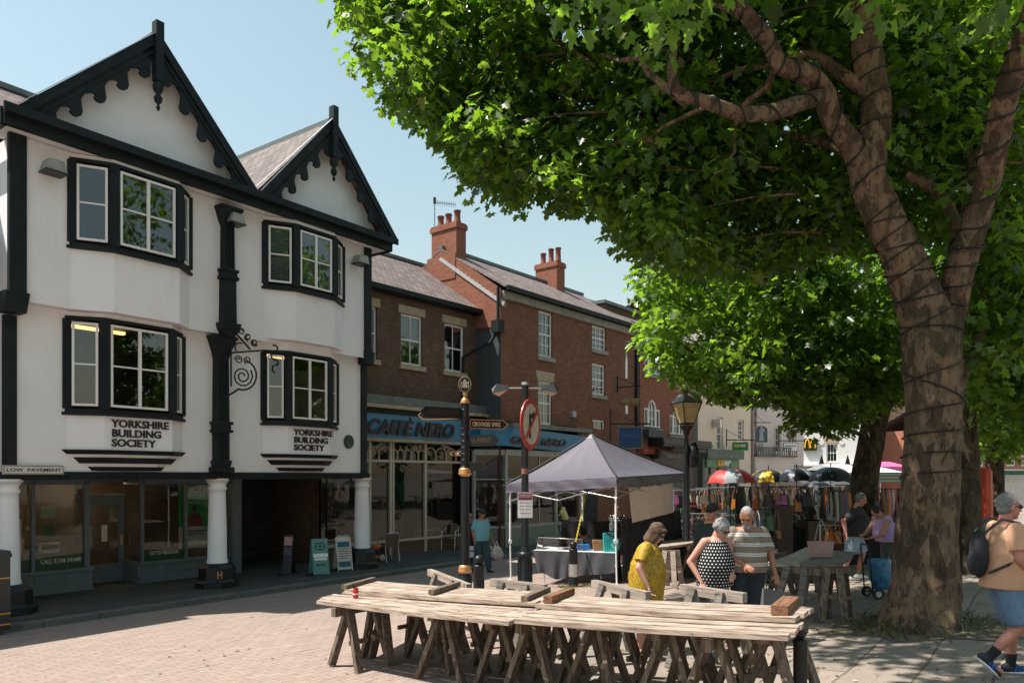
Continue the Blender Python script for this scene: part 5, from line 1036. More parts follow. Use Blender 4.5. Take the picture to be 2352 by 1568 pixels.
def tp(x, y, h): return gp(x, y, h)
H0 = .80
boards('table_top', 'weathered board top at the near left carrying the red drink can', tp(724,1378,H0), tp(1165,1426,H0), tp(1250,1394,H0), tp(765,1363,H0), 4, .04, wood, 1)
boards('table_top', 'weathered board top at the near right end of the long table', tp(1172,1420,H0+.01), tp(1818,1459,H0+.01), tp(1843,1427,H0+.01), tp(1252,1395,H0+.01), 4, .04, wood, 2)
boards('table_top', 'bleached board top behind the red can with three battens across it', tp(788,1353,H0+.06), tp(1231,1384,H0+.06), tp(1275,1359,H0+.06), tp(868,1334,H0+.06), 4, .04, wood, 3)
boards('table_top', 'board top nearest the yellow dress with a brown batten at its left end', tp(1233,1386,H0+.06), tp(1828,1418,H0+.06), tp(1863,1393,H0+.06), tp(1308,1366,H0+.06), 3, .04, wood, 4)
boards('table_top', 'lower plank edge peeping out under the bleached boards', tp(782,1361,H0+.022), tp(1231,1389,H0+.022), tp(1290,1366,H0+.022), tp(850,1345,H0+.022), 1, .02, wooda, 5)
batten('grey batten lying beside the red drink can', tp(790,1353,H0+.06), tp(858,1334,H0+.06)); batten('grey batten across the middle of the bleached boards', tp(990,1365,H0+.06), tp(1052,1345,H0+.06))
batten('grey batten at the right end of the bleached boards', tp(1204,1381,H0+.06), tp(1258,1358,H0+.06)); batten('orange brown batten next to the joint of the boards', tp(1258,1385,H0+.06), tp(1311,1364,H0+.06), woodo, .09, .07)
batten('thick pale brown batten at the far right corner of the long table', tp(1790,1412,H0+.06), tp(1817,1388,H0+.06), woodo, .13, .075)
c = tp(817, 1372, H0); can = thing('drink_can', 'small red drink can standing on the near left boards', 'can', c)
m = MB(); m.lathe([(.026, 0), (.033, .008), (.033, .105), (.027, .118)], (0,0,0), 20); m.build('body', plain('can_red', (.50, .02, .015), .3, .3, .1, 60), can)
m = MB(); m.lathe([(.027, .118), (.024, .116), (.001, .116)], (0,0,0), 20); m.build('lid', alum, can)
m = MB(); m.lathe([(.0335, .04), (.0335, .055)], (0,0,0), 20); m.build('stripe', whitep, can)
TA = (tp(900, 1380, 0)*0); A0 = tp(760, 1372, H0); A1 = tp(1835, 1440, H0); axis = (A1-A0).normalized(); cross = Vector((-axis.y, axis.x, 0)).normalized()
if cross.y < 0: cross = -cross
tz = math.atan2(cross.y, cross.x)
under = [(.075, .12, .0, .74), (.10, .62, -.12, .76), (.16, .95, .10, .78), (.27, .55, -.06, .74), (.33, .2, .08, .76), (.36, .9, .0, .76), (.46, .25, .06, .73), (.49, .75, -.1, .76), (.55, .12, .04, .74), (.60, .6, .1, .74), (.665, .3, -.05, .76), (.74, .75, .05, .76), (.80, .3, -.02, .76), (.875, .10, .1, .72), (.90, .6, .0, .76), (.955, .35, -.08, .75)]
words = ['under the can end', 'tucked behind the end trestle', 'at the back near the can', 'standing alone in sunlight', 'front pair left', 'behind the front pair', 'in the crowded middle', 'leaning inward mid table', 'with a pale beam end mid table', 'behind the pale beam end', 'below the joint of the front boards', 'in front of the yellow dress', 'in front of the dotted top', 'with a broken pale beam end', 'inside the right end cluster', 'at the right end by the black post']
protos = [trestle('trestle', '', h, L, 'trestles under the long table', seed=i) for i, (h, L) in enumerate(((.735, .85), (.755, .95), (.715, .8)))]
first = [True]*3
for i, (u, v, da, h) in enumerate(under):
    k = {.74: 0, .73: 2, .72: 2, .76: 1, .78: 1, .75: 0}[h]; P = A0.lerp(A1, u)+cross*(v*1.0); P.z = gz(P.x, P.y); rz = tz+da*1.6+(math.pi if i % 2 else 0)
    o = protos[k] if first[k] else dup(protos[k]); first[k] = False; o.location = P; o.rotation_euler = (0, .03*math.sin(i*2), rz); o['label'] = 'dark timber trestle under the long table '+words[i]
def trest_px(x0, y0, x1, y1, label, h=.80, seed=9, group='trestles standing behind the long table', **k):
    A = gp(x0, y0, h); B = gp(x1, y1, h); o = trestle('trestle', label, h, (B-A).length, group, seed=seed, **k); c = (A+B)/2; c.z = gz(c.x, c.y); o.location = c; o.rotation_euler = (0, 0, local(A, B)); return o
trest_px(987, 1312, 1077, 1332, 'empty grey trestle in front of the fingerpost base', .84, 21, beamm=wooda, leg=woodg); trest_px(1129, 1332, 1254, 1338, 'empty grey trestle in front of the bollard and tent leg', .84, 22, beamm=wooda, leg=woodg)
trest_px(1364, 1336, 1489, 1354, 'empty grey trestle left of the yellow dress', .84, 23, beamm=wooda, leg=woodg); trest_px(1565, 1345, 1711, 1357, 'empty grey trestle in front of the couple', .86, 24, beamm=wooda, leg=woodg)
# tables further back
boards('table_top', 'planked table top between the striped shirt man and the big tree', tp(1766,1291,H0), tp(1832,1293,H0), tp(1900,1260,H0), tp(1850,1257,H0), 3, .05, wooda, 11)
boards('table_top', 'greyer planked table top next to the blue shopping trolley', tp(1828,1292,H0), tp(1930,1293,H0), tp(1968,1266,H0), tp(1895,1260,H0), 3, .04, woodg, 12)
trest_px(1795, 1298, 1884, 1302, 'grey trestle at the near end of the right hand table', .755, 25, 'trestles under the right hand tables', leg=woodg); trest_px(1886, 1300, 1952, 1299, 'trestle under the greyer table by the trolley', .75, 26, 'trestles under the right hand tables', leg=woodd)
trest_px(1850, 1268, 1930, 1268, 'trestle under the far end of the right hand table', .75, 27, 'trestles under the right hand tables'); trest_px(1752, 1274, 1806, 1266, 'narrow trestle standing right behind the striped shirt man', .8, 28, 'trestles under the right hand tables')
boards('table_top', 'wooden table top between the yellow dress and the dotted top', tp(1509,1257,H0), tp(1604,1243,H0), tp(1616,1229,H0), tp(1534,1236,H0), 3, .05, wooda, 13)
trest_px(1520, 1263, 1562, 1262, 'trestle under the table behind the yellow dress', .75, 29, 'trestles under the right hand tables', leg=wooda); trest_px(1580, 1252, 1620, 1240, 'trestle behind the dotted top', .75, 30, 'trestles under the right hand tables')
for k, (q4, lab) in enumerate(((((2190,1172), (2270,1176), (2292,1152), (2215,1148)), 'dark table top in tree shade with grey sacks on it'), (((2150,1215), (2262,1222), (2285,1190), (2190,1186)), 'shaded dark table top just behind the walking man'))):
    boards('table_top', lab, *[tp(x, y, H0) for x, y in q4], 3, .05, woodg, 14+k)
    trest_px(q4[0][0]+8, q4[0][1]+4, q4[1][0]-6, q4[1][1]+3, 'dark trestle under the shaded table '+('with sacks' if k == 0 else 'behind the walking man'), .75, 31+k, 'trestles in the tree shade'); trest_px(q4[3][0]+8, q4[3][1]+6, q4[2][0]-6, q4[2][1]+6, 'far trestle of the shaded table '+('with sacks' if k == 0 else 'behind the walking man'), .75, 33+k, 'trestles in the tree shade')
P = tp(2200, 1188, .8); m = MB(); r = random.Random(2)
for k in range(6): m.ell((r.uniform(-.35, .35), r.uniform(-.2, .2), .1+r.uniform(0, .06)), (.24, .18, .13))
o = m.build('sack_heap', plain('grey_sack', (.13, .14, .12), .8, 0, .3, 5, .5), None, P); tag(o, 'lumpy grey green sacks heaped on the shaded table', 'sacks')
# ================================================================ street furniture
def ring(m, pr, c, n=20): m.lathe(pr, c, n)
def post_at(x, Y): X = (x-CX)/FL*Y; return Vector((X, Y, gz(X, Y)))
P = post_at(1068, 14.0); fp = thing('fingerpost', 'black and gold fingerpost with pointing arms and an oval crest on top', 'signpost', P)
def zy(y, Y): return CZ-(y-HY)/FL*Y
zt = zy(925, 14)-P.z; zb_ = zy(1305, 14)-P.z; zm = zy(1082, 14)-P.z
m = MB(); m.lathe([(.13, 0), (.13, zb_-.15), (.095, zb_-.1), (.085, zb_+.1), (.078, zm), (.078, zt)], (0,0,0), 20)
for k in range(11): z = zm+.08+(zt-zm-.1)*k/10; m.lathe([(.078, z-.02), (.086, z-.008), (.086, z+.008), (.078, z+.02)], (0,0,0), 20)
m.build('pole', iron, fp)
m = MB()
for z, r_ in ((zb_, .085), (zm, .08)): m.lathe([(r_, z-.09), (r_+.035, z-.06), (r_+.045, z-.03), (r_+.02, z-.01), (r_+.04, z+.02), (r_+.01, z+.06), (r_, z+.07)], (0,0,0), 20)
m.lathe([(.08, zt-.02), (.09, zt), (.06, zt+.07), (.03, zt+.10), (.03, zt+.13), (.055, zt+.17), (.02, zt+.21)], (0,0,0), 20); m.build('collar', gold, fp)
m = MB(); zc = zy(883, 14)-P.z; m.add([(.125*math.cos(a), y, zc+.155*math.sin(a)) for y in (-.04, .04) for a in [k*math.pi/14 for k in range(28)]], [tuple(range(28)), tuple(range(55, 27, -1))]+[(k, k+28, (k+1) % 28+28, (k+1) % 28) for k in range(28)]); cr = m.build('crest_disc', iron, fp)
m = MB(); m.tube([(.112*math.cos(a), -.042, zc+.142*math.sin(a)) for a in [k*math.pi/14 for k in range(29)]], .005, 5); m.xz([(-.045, zc-.06), (.045, zc-.06), (.04, zc+.01), (.05, zc+.04), (.02, zc+.06), (.02, zc+.09), (-.02, zc+.09), (-.02, zc+.06), (-.05, zc+.04), (-.04, zc+.01)], -.05, -.04)
for sg in (-1, 1): m.tube([(sg*.055, -.045, zc-.07), (sg*.075, -.045, zc-.02), (sg*.06, -.045, zc+.03), (sg*.075, -.045, zc+.05)], .008, 5)
m.build('crest', plain('pale_gold', (.42, .33, .22), .5), cr)
def arm(y0, y1, ang, L, txt, dark=False, nm='arm'):
    """one arm; ang = compass direction it points in (0 = screen right)"""
    z1_ = zy(y0, 14)-P.z; z0_ = zy(y1, 14)-P.z; hh = (z1_-z0_)/2; zc_ = (z0_+z1_)/2
    e = bpy.data.objects.new(nm, None); m = MB(); pts = [(.09, zc_-hh), (L-.10, zc_-hh), (L, zc_), (L-.10, zc_+hh), (.09, zc_+hh)]
    m.xz(pts, -.014, .014); o = m.build(nm, iron, fp, rz=ang); bpy.data.objects.remove(e)
    if not dark:
        f = MB(); q = [(.095, zc_-hh+.008), (L-.105, zc_-hh+.008), (L-.012, zc_), (L-.105, zc_+hh-.008), (.095, zc_+hh-.008)]
        sd = -1 if math.cos(ang) > 0 else 1
        for i in range(5): a, b = q[i], q[(i+1) % 5]; f.beam((a[0], sd*.017, a[1]), (b[0], sd*.017, b[1]), .006, .012, (0, 0, 1) if abs(b[0]-a[0]) > .01 else (1, 0, 0))
        f.build('edge', gold, o)
    if txt:
        tt = text(txt, (0, L-.30, zc_-hh*.45, zc_+hh*.45), o, plain('gilt_letter' if not dark else 'dull_letter', (.75, .55, .35) if not dark else (.05, .035, .02), .5), b=-.016, depth=.004, bold=.01)
        if math.cos(ang) > 0: tt.location = (.14, 0, 0)
        else: tt.rotation_euler = (0, 0, math.pi); tt.location = (L-.14, 0, 0)
    return o
arm(940, 962, math.pi-.25, .92, 'COACH STATION'); arm(962, 984, .35, .84, 'CROOKED SPIRE'); arm(938, 962, -math.pi+.65, .95, 'NEW BECKETS SHOPS', True)
arm(1035, 1046, math.pi-.8, .42, 'STATION'); arm(1000, 1026, -.85, .95, 'THE MARKET', True); arm(1005, 1022, .75, .6, '', True); arm(1063, 1080, -.15, .42, 'CAR PARK', True)
# lamp column with the no-right-turn sign
P = post_at(1206, 13.0); lc = thing('lamp_column', 'black lamp column with twin lamp heads and a round no right turn sign', 'lamp post', P); ZY = lambda y: zy(y, 13.0)-P.z
m = MB(); zt = ZY(884); zf = ZY(1262); m.lathe([(.16, 0), (.16, .25), (.12, .3), (.11, zf-.1), (.10, zf-.05), (.075, zf+.02), (.062, zf+.1), (.060, zt)], (0,0,0), 20); m.lathe([(.11, zf-.12), (.135, zf-.10), (.135, zf-.06), (.10, zf-.03)], (0,0,0), 20)
for k in range(8): a = k*math.pi/4; m.bx(.115*math.cos(a)-.012, .115*math.cos(a)+.012, .115*math.sin(a)-.012, .115*math.sin(a)+.012, .4, zf-.15)
m.build('column', iron, lc)
m = MB(); m.lathe([(.062, 0), (.062, .05)], (0, 0, zt), 16); m.tube([(-.33, 0, ZY(891)), (.33, 0, ZY(891))], .012, 6); m.build('cross_bar', steel, lc)
for sg in (-1, 1):
    z = ZY(891); m = MB(); m.m = 0; m.add([(sg*.28, -.05, z-.02), (sg*.28, .05, z-.02), (sg*.55, .10, z-.09), (sg*.55, -.10, z-.09), (sg*.28, -.04, z+.04), (sg*.28, .04, z+.04), (sg*.48, .07, z+.07), (sg*.48, -.07, z+.07), (sg*.57, -.05, z-.02), (sg*.57, .05, z-.02)], [(4, 5, 6, 7), (7, 6, 9, 8), (0, 4, 7, 3), (3, 7, 8), (1, 2, 6, 5), (2, 9, 6), (3, 8, 9, 2), (0, 1, 5, 4)])
    h_ = m.build('lamp_head', plain('lamp_case', (.12, .12, .12), .3, .5), lc, None); m = MB(); m.add([(sg*.29, -.05, z-.03), (sg*.29, .05, z-.03), (sg*.55, .095, z-.095), (sg*.55, -.095, z-.095), (sg*.44, 0, z-.14)], [(0, 1, 4), (1, 2, 4), (2, 3, 4), (3, 0, 4)]); m.build('lens', plain('lamp_lens', (.50, .33, .27), .15, 0, .2, 20), h_)
zc = ZY(975); yaw = math.radians(-62); e = MB(); n = 36; R_ = .43; D_ = lambda r, y: [(r*math.cos(k*2*math.pi/n), y, zc+r*math.sin(k*2*math.pi/n)) for k in range(n)]
e.m = 1; e.add(D_(R_, 0)+D_(R_, -.02), [tuple(range(n-1, -1, -1)), tuple(range(n, 2*n))]+[(k, (k+1) % n, (k+1) % n+n, k+n) for k in range(n)]); e.m = 0; e.add(D_(R_*.80, -.0235), [tuple(range(n))])
e.m = 1; e.add(D_(R_, -.022)+D_(R_*.80, -.025), [(k, (k+1) % n, (k+1) % n+n, k+n) for k in range(n)])
sg_ = e.build('round_sign', [plain('sign_cream', (.56, .50, .42), .5), redp], lc, (.08, -.10, 0), math.radians(66))
e = MB(); e.beam((-.06, -.03, zc-.24), (-.06, -.03, zc+.14), .07, .008, (0, 1, 0)); e.beam((-.09, -.03, zc+.14), (.08, -.03, zc+.14), .008, .07, (0, 0, 1)); e.xz([(.07, zc+.05), (.20, zc+.14), (.07, zc+.23)], -.034, -.026); e.build('arrow', blackp, sg_)
e = MB(); e.beam((-.24, -.04, zc-.24), (.24, -.04, zc+.24), .006, .06, (1, 0, -1)); e.build('bar', redp, sg_)
m = MB(); zs = ZY(1130); hh = ZY(1130)-ZY(1188); m.m = 0; m.bx(-.125, .125, -.08, -.072, zs-hh, zs); m.m = 1; m.bx(-.115, .115, -.086, -.08, zs-hh*.30, zs-.01); nb = m.build('notice', [whitep, plain('notice_maroon', (.22, .03, .08), .5)], lc)
text('Coronavirus rules\nStay safe outdoors', (-.10, .10, zs-hh*.2, zs-.03), nb, whitep, b=-.088, depth=.002)
m = MB()
for i in range(3):
    for j in (-1, 1): m.bx(j*.055-.045+.01, j*.055-.02, -.084, -.08, zs-hh*(.44+.13*i), zs-hh*(.39+.13*i)); m.bx(j*.055-.01, j*.055+.04, -.084, -.08, zs-hh*(.42+.13*i), zs-hh*(.40+.13*i))
m.bx(-.09, .09, -.084, -.08, zs-hh*.83, zs-hh*.81); m.build('notice_print', plain('print_red', (.25, .04, .05), .6), nb)
m = MB(); m.lathe([(.0615, 0), (.0615, .09)], (0, 0, ZY(1088)), 16); m.build('sticker', plain('torn_sticker', (.45, .16, .12), .6), lc)
# bollards
def bollard(label, P, h=.95, r=.085, wrap=False):
    t = thing('bollard', label, 'bollard', P, 0, 'black bollards'); m = MB(); m.lathe([(r*1.15, 0), (r*1.15, .12), (r, .16), (r, h*.80), (r*1.08, h*.81), (r*1.08, h*.835), (r*.55, h*.85)], (0,0,0), 18); m.build('post', iron, t)
    m = MB(); m.ell((0, 0, h*.92), (r*.95, r*.95, r*.95)); m.build('ball', iron, t)
    if wrap: m = MB(); m.lathe([(r*1.12, h*.22), (r*1.2, h*.26), (r*1.1, h*.3), (r*1.22, h*.4), (r*1.1, h*.46), (r*1.15, h*.5)], (0,0,0), 14); m.build('foil_wrap', plain('crumpled_foil', (.55, .52, .50), .35, .8, .4, 20, .8), t)
    return t
bollard('round topped black bollard just right of the fingerpost', post_at(1100, 12.6), 1.0, .092); b_ = bollard('black bollard wrapped in silver foil in front of the dark tent', post_at(1317, 16.2), .95, .088, True); bollard('thin black post under the right end of the long table', post_at(1838, 6.2), .76, .055)
m = MB(); r = random.Random(8); Pb = post_at(1317, 16.2)
for k in range(160):
    a = r.uniform(0, 6.28); d = .12+abs(r.gauss(0, .12)); c = Vector((Pb.x+d*math.cos(a)*1.4, Pb.y+d*math.sin(a)*.7-.1, 0)); c.z = gz(c.x, c.y); m.add([c, c+Vector((.02, 0, 0)), c+Vector((r.gauss(0, .03), r.gauss(0, .02), r.uniform(.02, .08)))], [(0, 1, 2)])
o = m.build('weeds', leafmat('weed_blade', (.16, .17, .03), (.2, .25, .04), .3)); o['kind'] = 'stuff'
# lantern
P = post_at(1577, 17.0); lt = thing('street_lantern', 'black heritage lantern post with a four sided amber glass lantern under the leaves', 'street lamp', P); ZY = lambda y: zy(y, 17)-P.z
m = MB(); z1 = ZY(990); m.lathe([(.16, 0), (.16, .6), (.12, .7), (.075, .8), (.068, z1-.5), (.09, z1-.42), (.05, z1-.3), (.045, z1-.1), (.07, z1), (.16, z1+.12)], (0,0,0), 18); m.tube([(-.24, 0, z1-.45), (.24, 0, z1-.45)], .018, 6); m.build('post', iron, lt)
m = MB(); zb_, ze, zp = ZY(973), ZY(925), ZY(905); m.m = 0
def fr4(r0, z0, r1, z1, m=m): 
    a = [(-r0, -r0, z0), (r0, -r0, z0), (r0, r0, z0), (-r0, r0, z0), (-r1, -r1, z1), (r1, -r1, z1), (r1, r1, z1), (-r1, r1, z1)]; m.add(a, [(0, 1, 5, 4), (1, 2, 6, 5), (2, 3, 7, 6), (3, 0, 4, 7)])
fr4(.12, zb_, .235, ze); gl_ = m.build('glass', plain('amber_glass', (.42, .30, .13), .25, 0, .15, 5), lt, rz=.35)
m = MB(); fr4(.26, ze, .12, zp, m); m.add([(-.12, -.12, zp), (.12, -.12, zp), (.12, .12, zp), (-.12, .12, zp), (0, 0, zp+.06)], [(0, 1, 4), (1, 2, 4), (2, 3, 4), (3, 0, 4)]); m.lathe([(.03, 0), (.015, .06), (.03, .09), (.005, .14)], (0, 0, zp+.04), 8); m.build('roof', plain('lantern_roof', (.16, .15, .17), .4, .2), lt, rz=.35)
m = MB()
for sx, sy in ((-1, -1), (1, -1), (1, 1), (-1, 1)): m.beam((sx*.12, sy*.12, zb_), (sx*.24, sy*.24, ze), .022, .022); m.beam((sx*.24, sy*.24, ze), (-sy*.24, sx*.24, ze), .025, .03); m.beam((sx*.12, sy*.12, zb_), (-sy*.12, sx*.12, zb_), .025, .03)
m.build('lantern_frame', iron, lt, rz=.35)
m = MB(); zz = ZY(1045); m.tube([(.10, 0, zz), (.20, -.02, zz), (.22, -.02, zz)], [.28, .30, .22], 20); m.build('round_housing', iron, lt)
# litter bin
P = Vector((0, 0, 0)); a = gp(10, 1432); bn = thing('litter_bin', 'tall black litter bin with thin orange bands at the left edge', 'litter bin', at(-20, HY, 12.9)*1, W.rz); bn.location.z = .1
bx0 = .21; m = MB(); m.bx(-bx0, bx0, -bx0, bx0, 0, 1.22); m.bx(-bx0-.02, bx0+.02, -bx0-.02, bx0+.02, 1.22, 1.28); m.lathe([(.31, 1.28), (.3, 1.33), (.1, 1.36)], (0,0,0), 4, False, math.pi/4); m.bx(-.2, .2, -bx0-.008, -bx0+.01, .92, 1.12); m.build('body', plain('bin_black', (.02, .024, .026), .35, 0, .2, 8, .1), bn)
m = MB()
for z in (.86, .26, .08): m.bx(-bx0-.004, bx0+.004, -bx0-.004, bx0+.004, z, z+.022)
m.build('band', plain('orange_band', (.62, .26, .03), .4), bn)
# A boards
def aboard(label, x, y, Y, w, h, rz, mats, body, frame=None, arrow=False):
    P = at(x, y, Y); P.z = .1; t = thing('pavement_sign', label, 'pavement sign', P, rz, 'pavement signs by the passage'); m = MB(); T_ = .10
    for sg in (-1, 1): m.add([(-w/2, sg*.20, 0.03), (w/2, sg*.20, .03), (w/2, sg*.20-sg*.02, .03), (-w/2, sg*.2-sg*.02, .03), (-w/2, sg*.02, h), (w/2, sg*.02, h), (w/2, 0, h), (-w/2, 0, h)], [(0, 1, 5, 4) if sg < 0 else (1, 0, 4, 5), (2, 3, 7, 6) if sg < 0 else (3, 2, 6, 7), (4, 5, 6, 7), (0, 4, 7, 3), (1, 2, 6, 5)])
    bd_ = m.build('board', mats[0], t); m = MB(); 
    f = lambda u: -.204+.18*(u/h)
    for (u0, u1, mt, x0, x1) in mats[1]: m.m = mt; m.add([(x0*w, f(u0*h)-.004, u0*h), (x1*w, f(u0*h)-.004, u0*h), (x1*w, f(u1*h)-.004, u1*h), (x0*w, f(u1*h)-.004, u1*h)], [(0, 1, 2, 3)])
    m.build('print', mats[2], bd_); m = MB(); m.lathe([(.32, 0), (.30, .04), (.05, .05)], (0, 0, 0), 16); m.build('base', blackp, t)
    if frame:
        m = MB(); m.tube([(-w/2-.02, -.22, 0), (-w/2-.02, -.03, h-.03), (-w/2+.04, -.02, h+.03), (w/2-.04, -.02, h+.03), (w/2+.02, -.03, h-.03), (w/2+.02, -.22, 0)], .018, 6); m.build('frame', frame, t)
    return t
tl_ = plain('teal_board', (.10, .25, .23), .5); 
aboard('narrow black pavement sign with a pink card, leftmost by the passage', 664, 1320, 20.0, .24, 1.05, W.rz-1.0, (blackp, [(.75, .95, 0, -.45, .45), (.5, .7, 1, -.4, .4)], [plain('pink_card', (.45, .22, .24), .6), plain('dark_print', (.06, .06, .08), .6)]), 0)
aboard('teal rounded pavement sign with a black arrow pointing left', 733, 1318, 20.0, .43, .95, W.rz-.35, (tl_, [(.50, .60, 0, -.45, .45), (.42, .48, 0, -.4, .4), (.28, .31, 1, -.2, .3), (.25, .34, 1, -.28, -.18), (.86, .89, 1, -.22, .22), (.70, .73, 1, -.22, .22), (.73, .86, 1, -.30, -.24), (.73, .86, 1, .24, .30), (.78, .82, 1, -.12, .12)], [whitep, blackp]), 0)
aboard('white framed pavement sign with blue panels beside the right pillar', 786, 1305, 21.0, .38, .92, W.rz-.3, (signw, [(.70, .86, 0, -.45, .45), (.12, .28, 0, -.45, .45), (.64, .66, 1, -.4, .4), (.57, .59, 1, -.4, .4), (.50, .52, 1, -.4, .4), (.43, .45, 1, -.4, .4), (.36, .38, 1, -.4, .3)], [plain('panel_blue', (.02, .12, .2), .5), blackp]), 0, steel)
# cafe chairs and rucksack
def chair(label, P, rz):
    t = thing('cafe_chair', label, 'chair', P, rz, 'cafe chairs'); rt = plain('brown_rattan', (.13, .08, .05), .7, 0, .3, 40, .4)
    m = MB(); m.bx(-.22, .22, -.22, .22, .43, .46); m.build('seat', rt, t); m = MB(); m.add([(-.20, .20, .52), (.20, .20, .52), (.23, .27, .84), (-.23, .27, .84), (-.20, .22, .52), (.20, .22, .52), (.23, .29, .84), (-.23, .29, .84)], [(0, 1, 2, 3), (7, 6, 5, 4), (3, 2, 6, 7), (0, 3, 7, 4), (1, 5, 6, 2)]); m.build('backrest', rt, t)
    for sx in (-1, 1):
        m = MB(); m.tube([(sx*.25, -.24, 0), (sx*.25, -.20, .45), (sx*.26, -.16, .66), (sx*.26, .05, .68), (sx*.25, .26, .82), (sx*.1, .29, .88), (0, .29, .88)], .013, 6); m.build('arm_frame', alum, t)
        m = MB(); m.tube([(sx*.23, .28, 0), (sx*.23, .20, .45), (sx*.24, .26, .80)], .013, 6); m.build('leg', alum, t)
    m = MB(); m.tube([(-.24, -.21, .41), (.24, -.21, .41)], .011, 6); m.build('rail', alum, t); return t
P = at(892, 1283, 23.3); P.z = .1; chair('brown rattan cafe chair next to the orange rucksack', P, W.rz+2.9); P = at(1034, 1258, 27); P.z = .1; chair('brown rattan cafe chair under the cafe window behind the fingerpost', P, W.rz-1.2)
P = at(866, 1290, 23.4); P.z = .1; m = MB(); m.m = 0; m.ell((0, 0, .26), (.17, .14, .26)); m.ell((.17, .02, .2), (.13, .12, .2)); m.m = 1; m.ell((0, -.03, .42), (.15, .13, .10)); m.ell((-.0, -.13, .12), (.1, .04, .06)); m.m = 2; m.ell((.18, -.10, .10), (.09, .05, .10)); o = m.build('rucksack', [plain('bag_charcoal', (.03, .03, .035), .7), plain('bag_orange', (.75, .16, .03), .6), signw], None, P); tag(o, 'black and orange rucksack dropped at the foot of the right pillar', 'rucksack')
# ================================================================ dark gazebo and its stall
tentm = plain('gazebo_fabric', (.098, .085, .108), .45, 0, .12, 3, .15)
tn = thing('gazebo', 'dark grey pop-up gazebo with a pointed roof and white metal legs', 'gazebo', (0,0,0))
cor = [Vector((-.13,18.06,0)), Vector((2.2,16.0,0)), Vector((4.2,18.25,0)), Vector((1.87,20.3,0))]; ztop = [2.51, 2.67, 2.77, 2.62]; pk_ = Vector((1.90, 18.15, 3.66))
m = MB(); Nn = 14
for i in range(4):
    A = cor[i].copy(); B = cor[(i+1)%4].copy(); A.z = ztop[i]; B.z = ztop[(i+1)%4]; rows = []
    for j in range(Nn+1):
        t = j/Nn; row = []
        for k in range(Nn+1):
            s_ = k/Nn; E = A.lerp(B, s_); P = E.lerp(pk_, t); f = t**1.18 if t < .9 else t
            P.z = E.z+(pk_.z-E.z)*f-.05*math.sin(math.pi*s_)*math.sin(math.pi*min(1, t*1.1))*(1-t)-.012*math.sin(s_*23+i)*math.sin(math.pi*t)*(1-t); row.append(P)
        rows.append(row)
    o = len(m.V); vs = [p for r_ in rows for p in r_]; W_ = Nn+1
    m.add(vs, [(j*W_+k, j*W_+k+1, (j+1)*W_+k+1, (j+1)*W_+k) for j in range(Nn) for k in range(Nn)], True)
    out_ = (A+B)/2-pk_; out_.z = 0; out_ = out_.normalized()
    vs = []; K = 24
    for z_, of in ((0, .0), (-.10, .025), (-.16, .02), (-.22, .035)):
        for k in range(K+1):
            s_ = k/K; P = A.lerp(B, s_)+out_*(of+.012*math.sin(s_*31+i*2+z_*20)*(1 if 0 < k < K else 0)); P.z += z_+.01*math.sin(s_*9+i)*(z_/-.22); vs.append(P)
    m.add(vs, [(j*(K+1)+k, (j+1)*(K+1)+k, (j+1)*(K+1)+k+1, j*(K+1)+k+1) for j in range(3) for k in range(K)], True)
m.build('canopy', tentm, tn)
m = MB(); m.lathe([(.42, -.30), (.20, -.13), (.05, 0.01), (.01, .03)], (pk_.x, pk_.y, pk_.z), 4, False, .06); m.build('peak_cap', plain('cap_fabric', (.15, .14, .155), .5), tn)
m = MB()
for i in range(4):
    A = cor[i].lerp(cor[(i+1) % 4], 0); A.z = ztop[i]; m.tube([A+Vector((0, 0, .012)), A.lerp(pk_, .3)+Vector((0, 0, .012-.13*.3)), A.lerp(pk_, .97)+Vector((0, 0, .015))], .018, 5)
m.build('seam_tape', plain('seam_black', (.015, .015, .018), .6), tn)
for i in range(4):
    m = MB(); c = cor[i]; ct = c.lerp(cor[(i+2) % 4], .02); g_ = gz(c.x, c.y); m.tube([Vector((ct.x, ct.y, ztop[i]-.05)), Vector((ct.x, ct.y, g_+.9))], .024, 8); m.tube([Vector((ct.x, ct.y, g_+.95)), Vector((ct.x+.02, ct.y, g_+.01))], .018, 8); m.bx(ct.x-.05, ct.x+.05, ct.y-.05, ct.y+.05, g_, g_+.02); m.bx(ct.x-.04, ct.x+.04, ct.y-.04, ct.y+.04, g_+.88, g_+.95); m.build('leg', whitep, tn)
m = MB()
for i in range(4):
    a = cor[i]; b = cor[(i+1) % 4]; za = ztop[i]-.14; zb_ = ztop[(i+1) % 4]-.14; A = Vector((a.x, a.y, za)); B = Vector((b.x, b.y, zb_)); M_ = (A+B)/2
    for P, Q in ((A, M_-Vector((0, 0, .3))), (A-Vector((0, 0, .3)), M_), (M_, B-Vector((0, 0, .3))), (M_-Vector((0, 0, .3)), B)): m.tube([P, Q], .011, 5)
m.build('truss', alum, tn)
